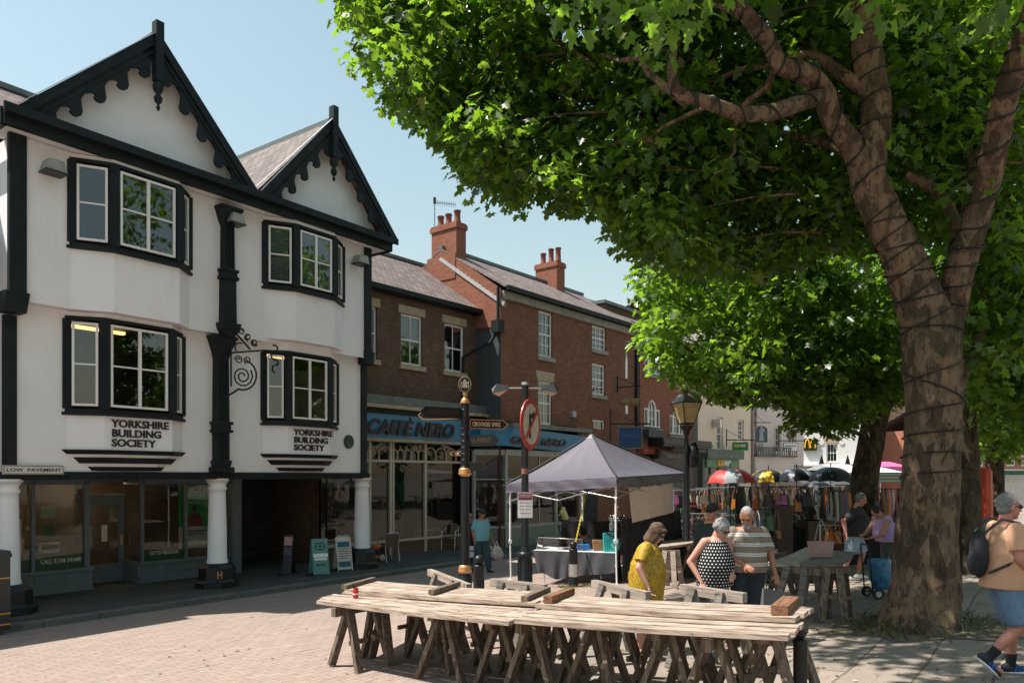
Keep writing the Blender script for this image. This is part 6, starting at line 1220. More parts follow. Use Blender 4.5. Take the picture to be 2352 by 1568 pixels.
# cloths of the gazebo
def wp(x, y, Y): return at(x, y, Y)
def drape(name, label, cat, pts, mat, fold=.03, freq=9, nx=40, nz=8, par=None, th=.0):
    """cloth hanging from an upper line (list of points) to lower points"""
    up_, lo_ = pts; m = MB(); vs = []; n_ = (up_[-1]-up_[0]).cross(Vector((0, 0, 1))).normalized()
    def al(P, t): L = len(P)-1; i = min(int(t*L), L-1); return P[i].lerp(P[i+1], t*L-i)
    for j in range(nz+1):
        for k in range(nx+1): t = k/nx; u = j/nz; P = al(up_, t).lerp(al(lo_, t), u)+n_*(fold*math.sin(t*freq*6.28+.8*math.sin(t*17))*u**.7); vs.append(P)
    m.add(vs, [(j*(nx+1)+k, (j+1)*(nx+1)+k, (j+1)*(nx+1)+k+1, j*(nx+1)+k+1) for j in range(nz) for k in range(nx)], True); o = m.build(name, mat, par)
    if not par: tag(o, label, cat)
    return o
clothb = plain('black_cloth', (.014, .014, .016), .85, 0, .3, 3); clothg = plain('charcoal_cloth', (.05, .048, .055), .8, 0, .2, 3)
drape('hanging_cloth', 'tan rectangular cloth hanging slightly askew under the gazebo edge', 'cloth', ([wp(1444, 1119, 16.4), wp(1541, 1113, 17.6)], [wp(1452, 1200, 16.4), wp(1548, 1176, 17.6)]), plain('tan_cloth', (.62, .47, .40), .85, 0, .08, 8), .008, 3)
drape('side_cloth', 'black cloth wall along the right side of the gazebo stall', 'cloth', ([wp(1430, 1192, 16.2), wp(1562, 1170, 18.3)], [wp(1430, 1330, 16.2), wp(1575, 1300, 18.3)]), clothb, .03, 7)
drape('back_cloth', 'black cloth along the back of the gazebo behind the blue drinks cooler', 'cloth', ([wp(1290, 1195, 20.2), wp(1425, 1198, 20.0)], [wp(1290, 1290, 20.2), wp(1425, 1290, 20.0)]), clothb, .03, 6)
tb = thing('stall_table', 'folding stall table with a sagging dark cloth under the gazebo', 'table', (0,0,0))
a, b, c, d = [wp(x, y, Y) for x, y, Y in ((1224, 1286, 16.9), (1412, 1287, 16.3), (1425, 1272, 17.2), (1255, 1272, 17.8))]; zt_b = 1.05
for p in (a, b, c, d): p.z = zt_b
m = MB(); m.add([a, b, c, d]+[p-Vector((0, 0, .03)) for p in (a, b, c, d)], [(0,1,2,3),(7,6,5,4),(0,4,5,1),(1,5,6,2),(2,6,7,3),(3,7,4,0)]); m.build('tabletop', plain('pale_cloth_top', (.50, .49, .50), .7), tb)
drape('cloth_skirt', '', '', ([a+Vector((0, -.03, 0)), b+Vector((0, -.03, 0))], [a+Vector((.1, -.1, -.45)), a.lerp(b, .3)+Vector((0, -.08, -.62)), a.lerp(b, .6)+Vector((0, -.1, -.50)), b+Vector((-.02, -.1, -.42))]), clothg, .035, 5, par=tb)
drape('cloth_skirt', '', '', ([b+Vector((.02, -.02, 0)), c], [b+Vector((.05, -.05, -.8)), c+Vector((.05, 0, -.8))]), clothb, .03, 3, par=tb)
for p in (a.lerp(b, .12), a.lerp(b, .45), a.lerp(b, .82), d.lerp(c, .2), d.lerp(c, .85)):
    m = MB(); m.tube([p+Vector((0, .15, -.03)), p+Vector((.03, .2, -.4)), Vector((p.x+.06, p.y+.02, gz(p.x, p.y)))], .013, 6); m.build('leg', steel, tb)
def obj1(name, label, cat, m, mats, loc=None, rz=None, group=None): o = m.build(name, mats, None, loc, rz); return tag(o, label, cat, group)
Pm = a.lerp(b, .28).lerp(d.lerp(c, .28), .4); Pm.z = zt_b
t = thing('clear_screen', 'clear plastic sneeze screen standing on the left of the stall table', 'screen', Pm, local(a, b)); m = MB(); m.quad((-.5, -.15, 0), (.55, -.15, 0), (.55, -.15, .25), (-.46, -.15, .27)); m.quad((-.5, -.15, 0), (-.46, -.15, .27), (-.46, .25, .32), (-.5, .3, 0)); m.build('panel', glassmat('clear_acrylic', (.92, .93, .93), .04), t); m = MB(); m.tube([(-.5, -.15, 0), (-.46, -.15, .27), (.55, -.15, .25), (.55, -.15, 0)], .006, 5); m.build('edge', steel, t)
m = MB(); r = random.Random(3)
for k in range(9): x = r.uniform(-.2, .25); y = r.uniform(-.1, .1); m.beam((x-.12, y, .01+k*.008), (x+.12, y+.03, .01+k*.008), .14, .006)
obj1('leaflet_pile', 'flat pile of brown and white leaflets on the stall table', 'leaflets', m, plain('brown_leaflet', (.30, .24, .21), .6, 0, .5, 4), Pm+Vector((.25, .02, 0)))
Pq = wp(1343, 1285, 16.9); Pq.z = zt_b; m = MB(); m.bx(-.17, .10, -.1, .1, 0, .13); obj1('tray', 'bright blue plastic tray on the stall table', 'tray', m, plain('tray_blue', (.01, .16, .45), .4), Pq)
Pq = wp(1374, 1285, 16.8); Pq.z = zt_b; t = thing('wicker_basket', 'small square wicker basket beside the turquoise cooler', 'basket', Pq); wk = plain('wicker', (.36, .17, .08), .8, 0, .4, 50, .8); m = MB(); m.add([(-.10, -.1, 0), (.10, -.1, 0), (.10, .1, 0), (-.10, .1, 0), (-.12, -.12, .19), (.12, -.12, .19), (.12, .12, .19), (-.12, .12, .19)], [(0, 3, 2, 1), (0, 1, 5, 4), (1, 2, 6, 5), (2, 3, 7, 6), (3, 0, 4, 7)]); m.build('body', wk, t); m = MB(); m.bx(-.125, .125, -.125, .125, .19, .24); m.build('lid', wk, t)
tq = plain('turquoise_plastic', (.02, .42, .40), .35); Pq = wp(1402, 1287, 16.6); Pq.z = zt_b; t = thing('drinks_cooler', 'turquoise plastic drinks cooler with a rounded side on the stall table', 'cooler', Pq); m = MB(); m.add([(-.14, -.1, 0), (.10, -.1, 0), (.10, .1, 0), (-.14, .1, 0), (-.16, -.11, .40), (.08, -.11, .43), (.08, .11, .43), (-.16, .11, .40)], [(0, 3, 2, 1), (4, 5, 6, 7), (0, 1, 5, 4), (1, 2, 6, 5), (2, 3, 7, 6), (3, 0, 4, 7)]); m.build('body', tq, t); m = MB(); m.ell((.10, -.03, .17), (.13, .11, .16)); m.build('side_tank', plain('pale_turquoise', (.10, .50, .47), .35), t); m = MB(); m.tube([(-.1, -.12, .42), (.0, -.14, .34), (.13, -.12, .33), (.17, -.06, .36)], .02, 6); m.build('handle', blackp, t)
for lab, x, h_, col, r_ in (('translucent white spray bottle behind the turquoise cooler', 1405, .26, (.55, .56, .58), .055), ('small green bottle beside the white spray bottle', 1414, .20, (.10, .45, .15), .035)):
    Pq = wp(x, 1240, 16.9); m = MB(); m.lathe([(r_, 0), (r_, h_*.6), (r_*.4, h_*.8), (r_*.4, h_)], (0,0,0), 14); m.bx(-.05, .02, -.012, .012, h_, h_+.03); o = obj1('bottle', lab, 'bottle', m, plain('bottle_'+str(x), col, .4), Pq)
    o.location.z = zt_b+.43
m = MB(); pts = []; A = wp(1347, 1128, 17.2); B = wp(1317, 1268, 16.2)
for k in range(60): t_ = k/59; pts.append(A.lerp(B, t_)+Vector((.012*math.sin(k*1.9), .012*math.cos(k*1.9), 0)))
m.tube(pts, .011, 5); m.tube([A.lerp(B, k/20)+Vector((.013, 0, 0)) for k in range(21)], .007, 4); obj1('rope', 'yellow and black rope tied from the gazebo down to the foil wrapped bollard', 'rope', m, plain('yellow_rope', (.60, .42, .03), .7, 0, .5, 60))
# ================================================================ umbrellas and bag stalls
def umbrella(label, x, yt, yb, Y, w, cols, tilt=0, seed=0):
    P = at(x, HY, Y); g_ = gz(P.x, P.y); P.z = g_; r_ = w/2/FL*Y; top = CZ-(yt-HY)/FL*Y-g_; drop = (yb-yt)/FL*Y
    t = thing('umbrella', label, 'umbrella', P, seed*.37, 'umbrellas over the bag stalls'); n = 8; K = 8; ms = [plain('umb%d_%d' % (seed, i), c, .5) for i, c in enumerate(cols)]; m = MB()
    for i in range(n):
        m.m = i % len(cols); vs = []
        for j in range(K+1):
            u = j/K
            for k in range(5):
                a = 2*math.pi*(i+k/4)/n; rr = r_*math.sin(u*1.45)/math.sin(1.45)*(1-.07*math.sin(math.pi*k/4)*u); vs.append((rr*math.cos(a), rr*math.sin(a), top-drop*(1-math.cos(u*1.45))/(1-math.cos(1.45))+.03*math.sin(math.pi*k/4)*u))
        m.add(vs, [(j*5+k, (j+1)*5+k, (j+1)*5+k+1, j*5+k+1) for j in range(K) for k in range(4)], True)
    m.build('canopy', ms, t); m = MB(); m.tube([(0, 0, 0), (0, 0, top+.12)], .014, 6); m.build('shaft', iron, t); m = MB()
    for i in range(n): a = 2*math.pi*i/n; m.tube([(0, 0, top-.35), (r_*.5*math.cos(a), r_*.5*math.sin(a), top-drop*.35), (r_*.98*math.cos(a), r_*.98*math.sin(a), top-drop*1.0)], .006, 4)
    m.build('rib_frame', steel, t); return t
umbrella('red grey and black golf umbrella, leftmost over the bag stalls', 1677, 1074, 1110, 20.0, 116, [(.50, .03, .02), (.012, .014, .016), (.50, .03, .02), (.30, .32, .34)], seed=5)
umbrella('yellow and black golf umbrella between the red one and the grey ones', 1765, 1078, 1107, 22.5, 92, [(.60, .36, .01), (.012, .02, .02)], seed=2)
umbrella('grey and black umbrella right of the yellow one', 1830, 1075, 1105, 22, 88, [(.14, .14, .17), (.012, .014, .016), (.22, .24, .27)], seed=3)
umbrella('dark slate umbrella nearest the leaning dark tree trunk', 1908, 1072, 1106, 21, 100, [(.09, .09, .115), (.014, .015, .018)], seed=4)
umbrella('low dark umbrella under the slate one', 1880, 1104, 1124, 24, 84, [(.10, .10, .11), (.02, .02, .02)], seed=1)
mb_, nt, p = nodes('bag_leather', .45, 0, .4); oi = N(nt, 'ShaderNodeObjectInfo'); cr_ = N(nt, 'ShaderNodeValToRGB'); cr_.color_ramp.interpolation = 'CONSTANT'; e = cr_.color_ramp.elements
cl = [(.012,.012,.014), (.10,.045,.02), (.30,.27,.22), (.02,.02,.022), (.20,.08,.03), (.55,.18,.04), (.03,.02,.015), (.45,.40,.34), (.012,.012,.012), (.14,.03,.03), (.30,.17,.09), (.10,.14,.17), (.02,.02,.02), (.28,.06,.20), (.50,.48,.44), (.05,.03,.02), (.05,.12,.05), (.02,.02,.025)]
while len(e) < len(cl): e.new(.5)
for i, c in enumerate(cl): e[i].position = i/len(cl); e[i].color = rgb(c)
nt.links.new(oi.outputs['Random'], cr_.inputs[0]); nt.links.new(cr_.outputs[0], p.inputs['Base Color'])
def bag(kind):
    w, h, d = ((.30, .26, .10), (.22, .30, .08), (.36, .22, .12), (.20, .17, .07), (.16, .26, .10))[kind]; L = (.22, .35, .16, .45, .12)[kind]
    m = MB(); z = -L-h; q = .82
    m.add([(-w/2, -d/2, z), (w/2, -d/2, z), (w/2, d/2, z), (-w/2, d/2, z), (-w/2*q, -d/4, z+h), (w/2*q, -d/4, z+h), (w/2*q, d/4, z+h), (-w/2*q, d/4, z+h)], [(0,3,2,1), (4,5,6,7), (0,1,5,4), (1,2,6,5), (2,3,7,6), (3,0,4,7)])
    if kind in (0, 3): m.bx(-w*.42, w*.42, -d/2-.012, -d/2+.02, z+h*.45, z+h*.98)
    if kind == 1: m.bx(-w*.3, w*.3, -d/2-.03, -d/2, z+.03, z+h*.45)
    m.tube([(-w*.33, 0, z+h-.01), (-w*.2, 0, -L*.3), (0, 0, 0), (w*.2, 0, -L*.3), (w*.33, 0, z+h-.01)], .011, 4)
    me = m.mesh('bag', mb_); return me
BM = [bag(k) for k in range(5)]
def pantsmesh():
    m = MB(); m.tube([(0, 0, 0), (.0, 0, -.3), (.03, 0, -.75)], [.03, .075, .06], 6); m.tube([(0.02, 0, -.25), (-.04, 0, -.8)], [.06, .055], 6); return m.mesh('garment', mb_)
GM_ = pantsmesh(); rb_ = random.Random(44); cols_w = ['handbag', 'shoulder bag', 'wide handbag', 'clutch bag on a long strap', 'small pouch bag', 'garment']
def rack(label, A, B, n, rows=(0,), kinds=(0, 1, 2, 3, 4), legs=True, group='bags hanging on the stall rails', rail=steel, blab=''):
    A = Vector(A); B = Vector(B); t = thing('stall_rack', label, 'stall rack', A, local(A, B), 'rails of the bag stalls'); L = math.hypot((B-A).x, (B-A).y); dz = (B-A).z
    m = MB(); m.tube([(-.05, 0, .012), (L+.05, 0, dz+.012)], .014, 6)
    for q in rows[1:]: m.tube([(-.05, 0, .012-q), (L+.05, 0, dz+.012-q)], .012, 6)
    m.build('rail', rail, t)
    if legs:
        for x in (0, L): P = A.lerp(B, x/L); h_ = P.z-gz(P.x, P.y)-(dz if x else 0); m = MB(); m.tube([(x, 0, -h_), (x, 0, .01+(dz if x else 0))], .015, 6); m.tube([(x, -.25, -h_+.02), (x, .25, -h_+.02)], .014, 5); m.build('post', rail, t)
    for q in rows:
        for k in range(n):
            u = (k+.5+rb_.uniform(-.3, .3))/n; kd = rb_.choice(kinds); o = bpy.data.objects.new('garment' if kd == 5 else 'handbag', GM_ if kd == 5 else BM[kd]); COL.objects.link(o)
            o.location = A.lerp(B, u)+Vector((0, rb_.uniform(-.05, .05), -q)); o.rotation_euler = (0, rb_.uniform(-.05, .05), rb_.uniform(-.9, .9)); s_ = rb_.uniform(.8, 1.2); o.scale = (s_, s_, s_)
            tag(o, ('clothes hanging on ' if kd == 5 else 'bag hanging on ')+blab+(', lower row' if q else (', upper row' if len(rows) > 1 else '')), 'clothing' if kd == 5 else 'handbag', ('clothes hanging on ' if kd == 5 else 'bags hanging on ')+blab+(' lower' if q else ' upper'))
    return t
rack('pale rail between the gazebo and the lantern post', at(1548, 1127, 20), at(1625, 1124, 21.5), 9, (0, .8), blab='the pale rail by the lantern post')
rack('long pale rail behind the man in the cap', at(1600, 1122, 22), at(1700, 1118, 23.5), 11, (0, .85), blab='the long rail behind the man in the cap')
rack('dark clothes rail left of the brown handbags', at(1690, 1118, 19.5), at(1750, 1119, 21), 8, (0,), (5, 5, 1), blab='the dark rail left of the brown bags', rail=iron)
rack('black gantry packed with brown handbags under the yellow umbrella', at(1768, 1118, 17.5), at(1852, 1118, 18), 12, (0, .62), (0, 1, 2, 2), blab='the black gantry under the yellow umbrella', rail=iron)
rack('white rail behind the man in black at the stall', at(1836, 1119, 22.5), at(1938, 1117, 23), 14, (0, .7), (0, 1, 2, 5), blab='the white rail behind the stallholder')
rack('low steel rail near the pink tote bag', at(1884, 1206, 15.5), at(1940, 1207, 15.5), 7, (0, .35), (3, 4), blab='the low rail near the pink tote')
rack('dark clothes rail right of the leaning trunk', at(2010, 1123, 19), at(2068, 1123, 19.5), 9, (0, .75), (5, 1, 5), blab='the rail right of the leaning trunk', rail=iron)
rack('dark rail of small bags behind the striped shirt man', at(1728, 1172, 16), at(1785, 1168, 16.5), 8, (0, .45), (3, 4, 1), blab='the rail behind the striped shirt man', rail=iron)
rack('rail of clothes between the black gantry and the stallholder', at(1700, 1150, 21), at(1830, 1148, 22), 12, (0, .6), (0, 1, 2, 5, 3), blab='the far rail behind the gantry')
rack('rail of dark jackets behind the man in the black tee', at(1905, 1128, 19), at(1965, 1128, 19.4), 9, (0,), (5, 1, 5), blab='the rail behind the black tee man', rail=iron)
rack('low rail under the long pale rail', at(1590, 1180, 19), at(1665, 1180, 19), 9, (0, .45), (3, 4, 0), blab='the low rail behind the couple')
def crate(label, x0, x1, y0, y1, Y, d, mt, name='stall_box', cat='box'):
    A = at(x0, y0, Y); B = at(x1, y0, Y); g_ = min(gz(A.x, A.y), gz(B.x, B.y)); zb_ = max(g_, CZ-(y1-HY)/FL*Y); m = MB(); m.bx(A.x, B.x, Y, Y+d, zb_, A.z); m.bx(A.x-.02, B.x+.02, Y-.02, Y+d+.02, A.z-.04, A.z); o = m.build(name, mt); tag(o, label, cat); return o
crate('brown board stall counter in front of the stallholder in black', 1857, 1915, 1196, 1330, 17, .6, plain('brown_board', (.085, .055, .035), .8), 'stall_counter', 'counter')
crate('black draped stall table below the handbag gantry', 1740, 1856, 1215, 1330, 17.2, .9, clothb, 'stall_counter', 'stall table'); crate('tall brown cupboard between the striped shirt man and the gantry', 1798, 1822, 1160, 1300, 16.6, .5, plain('stall_brown', (.07, .04, .028), .7), 'cupboard', 'cupboard')
crate('black draped stall table behind the couple', 1600, 1740, 1225, 1330, 18.5, .8, clothb, 'stall_counter', 'stall table'); crate('dark draped table behind the man in the black tee', 1925, 2065, 1215, 1330, 18, .8, clothb, 'stall_counter', 'stall table')
m = MB(); r = random.Random(9)
for k in range(5): m.ell((r.uniform(-.35, .35), r.uniform(-.2, .2), .22), (.26, .22, .26))
P = at(1812, 1300, 15.2); P.z = gz(P.x, P.y); obj1('bin_bags', 'shiny black rubbish sacks under the handbag gantry', 'rubbish sacks', m, plain('black_plastic', (.012, .012, .014), .18, 0, .2, 12, .9), P)
P = at(1885, 1256, 11.6); t = thing('tote_bag', 'pale pink tote bag with long handles behind the right hand table', 'tote bag', P); m = MB(); w = .19; m.add([(-w*.85, -.04, -.14), (w*.85, -.04, -.14), (w*.85, .04, -.14), (-w*.85, .04, -.14), (-w, -.05, .09), (w, -.05, .09), (w, .05, .09), (-w, .05, .09)], [(0,3,2,1), (0,1,5,4), (1,2,6,5), (2,3,7,6), (3,0,4,7), (4,5,6,7)]); m.build('body', plain('pink_canvas', (.40, .24, .22), .7, 0, .15, 9), t); m = MB(); m.tube([(-.12, -.05, .08), (-.06, -.05, .33), (0, -.03, .42)], .01, 5); m.tube([(.1, -.05, .08), (.04, -.05, .33), (0, -.03, .42)], .01, 5); m.build('handle', plain('strap_grey', (.2, .18, .17), .6), t)
# big market stall roofs beyond
def stall(label, x0, x1, ye, yt, Y, d, mt, skirt=None):
    A = at(x0, ye, Y); B = at(x1, ye, Y); zt_ = CZ-(yt-HY)/FL*Y; t = thing('market_stall', label, 'market stall', (0,0,0), 0, 'covered stalls beyond the trees'); m = MB()
    m.add([(A.x, Y, A.z), (B.x, Y, A.z), (B.x, Y+d/2, zt_), (A.x, Y+d/2, zt_), (B.x, Y+d, A.z), (A.x, Y+d, A.z)], [(0, 1, 2, 3), (3, 2, 4, 5), (3, 5, 0), (2, 1, 4)]); m.build('roof_sheet', mt, t); m = MB(); m.quad((A.x, Y-.02, A.z-.35), (B.x, Y-.02, A.z-.35), (B.x, Y-.02, A.z), (A.x, Y-.02, A.z)); m.build('valance', skirt or mt, t)
    for x, y in ((A.x, Y), (B.x, Y), (A.x, Y+d), (B.x, Y+d)): m = MB(); m.tube([(x, y, gz(x, y)), (x, y, A.z)], .025, 6); m.build('post', steel, t)
    m = MB(); m.bx(A.x, B.x, Y+.3, Y+d-.3, gz(A.x, Y), gz(A.x, Y)+.9); m.build('counter', clothb, t)
def stripes(name, c1, c2, k): m, nt, p = nodes(name, .7); src, xyz = obj_xyz(nt); f = math_(nt, 'FRACT', math_(nt, 'MULTIPLY', xyz[2], k)); nt.links.new(ramp(nt, f, [(.48, c1), (.52, c2)]), p.inputs['Base Color']); return m
stall('white topped stall with a green striped front right of the leaning trunk', 2012, 2075, 1084, 1068, 26, 4, whitep, stripes('green_stripe', (.10, .14, .12), (.30, .33, .30), 9)); stall('pink covered stall far beyond the leaning trunk', 2022, 2090, 1071, 1058, 36, 4, plain('pink_sheet', (.55, .10, .25), .6)); stall('white sheeted stall behind the slate umbrella', 1925, 1990, 1078, 1064, 34, 4, plain('grey_white_sheet', (.42, .42, .41), .6))
stall('dark sheeted stall beyond the umbrellas', 1850, 1960, 1112, 1098, 28, 3, clothg)
# orange covered kiosk and green cabinet under the far trees
P = at(2256, HY, 22); g_ = gz(P.x, P.y); t = thing('covered_kiosk', 'tall object under an orange red sheet beside the far tree', 'covered kiosk', (P.x, P.y, g_)); zt_ = CZ-(1074-HY)/FL*22-g_; om = plain('orange_sheet', (.50, .055, .015), .5, 0, .2, 4, .5); m = MB(); m.loft([(0, 0, 0, .26, .3), (0, 0, 1.2, .26, .3), (.02, 0, zt_-.1, .22, .26), (.02, 0, zt_, .16, .2)], 10, False); m.build('sheet', om, t); m = MB(); m.loft([(-.42, -.1, 0.0, .34, .2), (-.38, -.1, .8, .28, .2), (-.24, -.1, 1.5, .12, .15), (-.2, -.1, zt_-.15, .06, .1)], 9, False); m.build('sheet_flap', om, t)
m = MB(); m.bx(2.75+2-.0, 2.75+2+.3, 0, .4, 0, 1) if False else None
crate('dark green cabinet between the orange kiosk and the far tree', 2268, 2282, 1076, 1210, 24, .5, plain('cabinet_green', (.01, .07, .04), .5), 'cabinet', 'cabinet'); crate('long pale low wall in front of the far office block', 2240, 2420, 1088, 1200, 48, .5, plain('pale_wall', (.42, .41, .38), .8), 'low_wall', 'wall'); crate('dark green hedge like screen on top of the pale wall', 2240, 2372, 1080, 1090, 47, .3, plain('screen_green', (.03, .09, .06), .8), 'screen_fence', 'fence')
# ================================================================ people
def remesh(mb, vox):
    me = mb.mesh('r', blackp); o = bpy.data.objects.new('r', me); COL.objects.link(o); md = o.modifiers.new('r', 'REMESH'); md.mode = 'VOXEL'; md.voxel_size = vox; md.use_smooth_shade = True
    s_ = o.modifiers.new('s', 'SMOOTH'); s_.factor = .5; s_.iterations = 3
    bpy.context.view_layer.update(); dg = bpy.context.evaluated_depsgraph_get(); out = bpy.data.meshes.new_from_object(o.evaluated_get(dg)); bpy.data.objects.remove(o); bpy.data.meshes.remove(me); out.materials.clear(); out.polygons.foreach_set('use_smooth', [True]*len(out.polygons)); return out
def skinmat(name, c):
    m, nt, p = nodes(name, .5, 0, .35); src, _ = obj_xyz(nt); nt.links.new(ramp(nt, noise(nt, src, 9, 4), [(.3, mul(c, .88)), (.7, (min(1, c[0]*1.1), c[1]*1.0, c[2]*.98))]), p.inputs['Base Color']); p.inputs['Subsurface Weight'].default_value = .08; p.inputs['Subsurface Radius'].default_value = (.02, .008, .004); return m
skin1 = skinmat('skin_fair', (.50, .27, .20)); skin2 = skinmat('skin_tanned', (.36, .17, .105)); skin3 = skinmat('skin_ruddy', (.44, .20, .14))
def fabric(name, c, var=.15): m = plain(name, c, .85, 0, var, 5, .3); return m
denim = fabric('denim', (.11, .19, .29), .25); navy_t = fabric('navy_trousers', (.015, .022, .035)); jeans = fabric('dark_jeans', (.035, .065, .085), .25); blackt = fabric('black_tee', (.022, .021, .022)); peach = fabric('peach_tee', (.52, .29, .18), .06); dgreen = fabric('dark_green_jacket', (.018, .028, .028)); lilac = fabric('lilac_top', (.36, .26, .46), .08); olive = fabric('olive_trousers', (.05, .06, .05)); yel = fabric('lemon_top', (.56, .54, .22), .06)
def stripemat():
    m, nt, p = nodes('striped_tee', .85, 0, .2); src, xyz = obj_xyz(nt); f = math_(nt, 'FRACT', math_(nt, 'MULTIPLY', math_(nt, 'ADD', xyz[2], math_(nt, 'MULTIPLY', noise(nt, src, 3, 2), .03)), 8.6)); r = N(nt, 'ShaderNodeValToRGB'); r.color_ramp.interpolation = 'CONSTANT'; e = r.color_ramp.elements
    st_ = [(0, (.20, .165, .125)), (.45, (.56, .52, .50)), (.60, (.06, .05, .12)), (.65, (.56, .52, .50)), (.80, (.20, .165, .125))]
    while len(e) < 5: e.new(.5)
    for i, (q, c) in enumerate(st_): e[i].position = q; e[i].color = rgb(c)
    nt.links.new(f, r.inputs[0]); nt.links.new(r.outputs[0], p.inputs['Base Color']); return m
def dotmat(name='dotted_top', k=27.0):
    m, nt, p = nodes(name, .8, 0, .2); src, xyz = obj_xyz(nt); a = math_(nt, 'ARCTAN2', xyz[1], xyz[0]); u = math_(nt, 'MULTIPLY', a, .20*k); v = math_(nt, 'MULTIPLY', xyz[2], k); row = math_(nt, 'FLOOR', v); u2 = math_(nt, 'ADD', u, math_(nt, 'MULTIPLY', row, .5)); fu = math_(nt, 'SUBTRACT', math_(nt, 'FRACT', u2), .5); fv = math_(nt, 'SUBTRACT', math_(nt, 'FRACT', v), .5)
    d = math_(nt, 'SQRT', math_(nt, 'ADD', math_(nt, 'MULTIPLY', fu, fu), math_(nt, 'MULTIPLY', fv, fv))); nt.links.new(ramp(nt, d, [(.19, (.75, .74, .72)), (.24, (.012, .012, .014))]), p.inputs['Base Color']); return m
def floralmat():
    m, nt, p = nodes('mustard_floral', .55, 0, .4); src, xyz = obj_xyz(nt); w = N(nt, 'ShaderNodeTexNoise'); w.inputs['Scale'].default_value = 14; w.inputs['Distortion'].default_value = 3.5; w.inputs['Detail'].default_value = 1; nt.links.new(src, w.inputs[0]); f = noise(nt, src, 7, 4); c = mix(nt, ramp(nt, w.outputs['Fac'], [(.42, .8), (.5, 0.)]), (.45, .27, .012), (.20, .115, .01)); c = mix(nt, ramp(nt, f, [(.5, 0.), (.65, .5)]), c, (.16, .12, .02)); nt.links.new(c, p.inputs['Base Color']); return m
def checkmat():
    m, nt, p = nodes('blue_check_shirt', .8, 0, .2); src, xyz = obj_xyz(nt); a = math_(nt, 'FRACT', math_(nt, 'MULTIPLY', math_(nt, 'ARCTAN2', xyz[1], xyz[0]), 7.0)); b = math_(nt, 'FRACT', math_(nt, 'MULTIPLY', xyz[2], 26)); l = math_(nt, 'MAXIMUM', math_(nt, 'GREATER_THAN', a, .82), math_(nt, 'GREATER_THAN', b, .80)); nt.links.new(mix(nt, math_(nt, 'MULTIPLY', l, .5), (.10, .34, .42), (.45, .55, .58)), p.inputs['Base Color']); return m
hairs = {'grey': fabric('hair_grey', (.14, .135, .135), .5), 'silver': fabric('hair_silver', (.27, .265, .265), .45), 'brown': fabric('hair_brown', (.11, .065, .036), .6), 'dark': fabric('hair_dark', (.02, .015, .013), .4), 'cap': fabric('cap_navy', (.015, .018, .022)), 'white': fabric('hair_white', (.55, .53, .50), .2)}
def V3(*a): return Vector(a)
def tuft(m, hd, a, b, c, n=70, sd=2):
    rr = random.Random(sd)
    for q in range(n):
        u = rr.uniform(0, 6.28); w = rr.uniform(-.25, 1.5); v = V3(-.026+a*math.cos(w)*math.cos(u), b*math.cos(w)*math.sin(u), .036+c*math.sin(w))
        if v.x < .045 or v.z > .10: m.cap(hd(v*.97), hd(v*1.03+V3(-.012, 0, -.012)), .013, .006, 6)
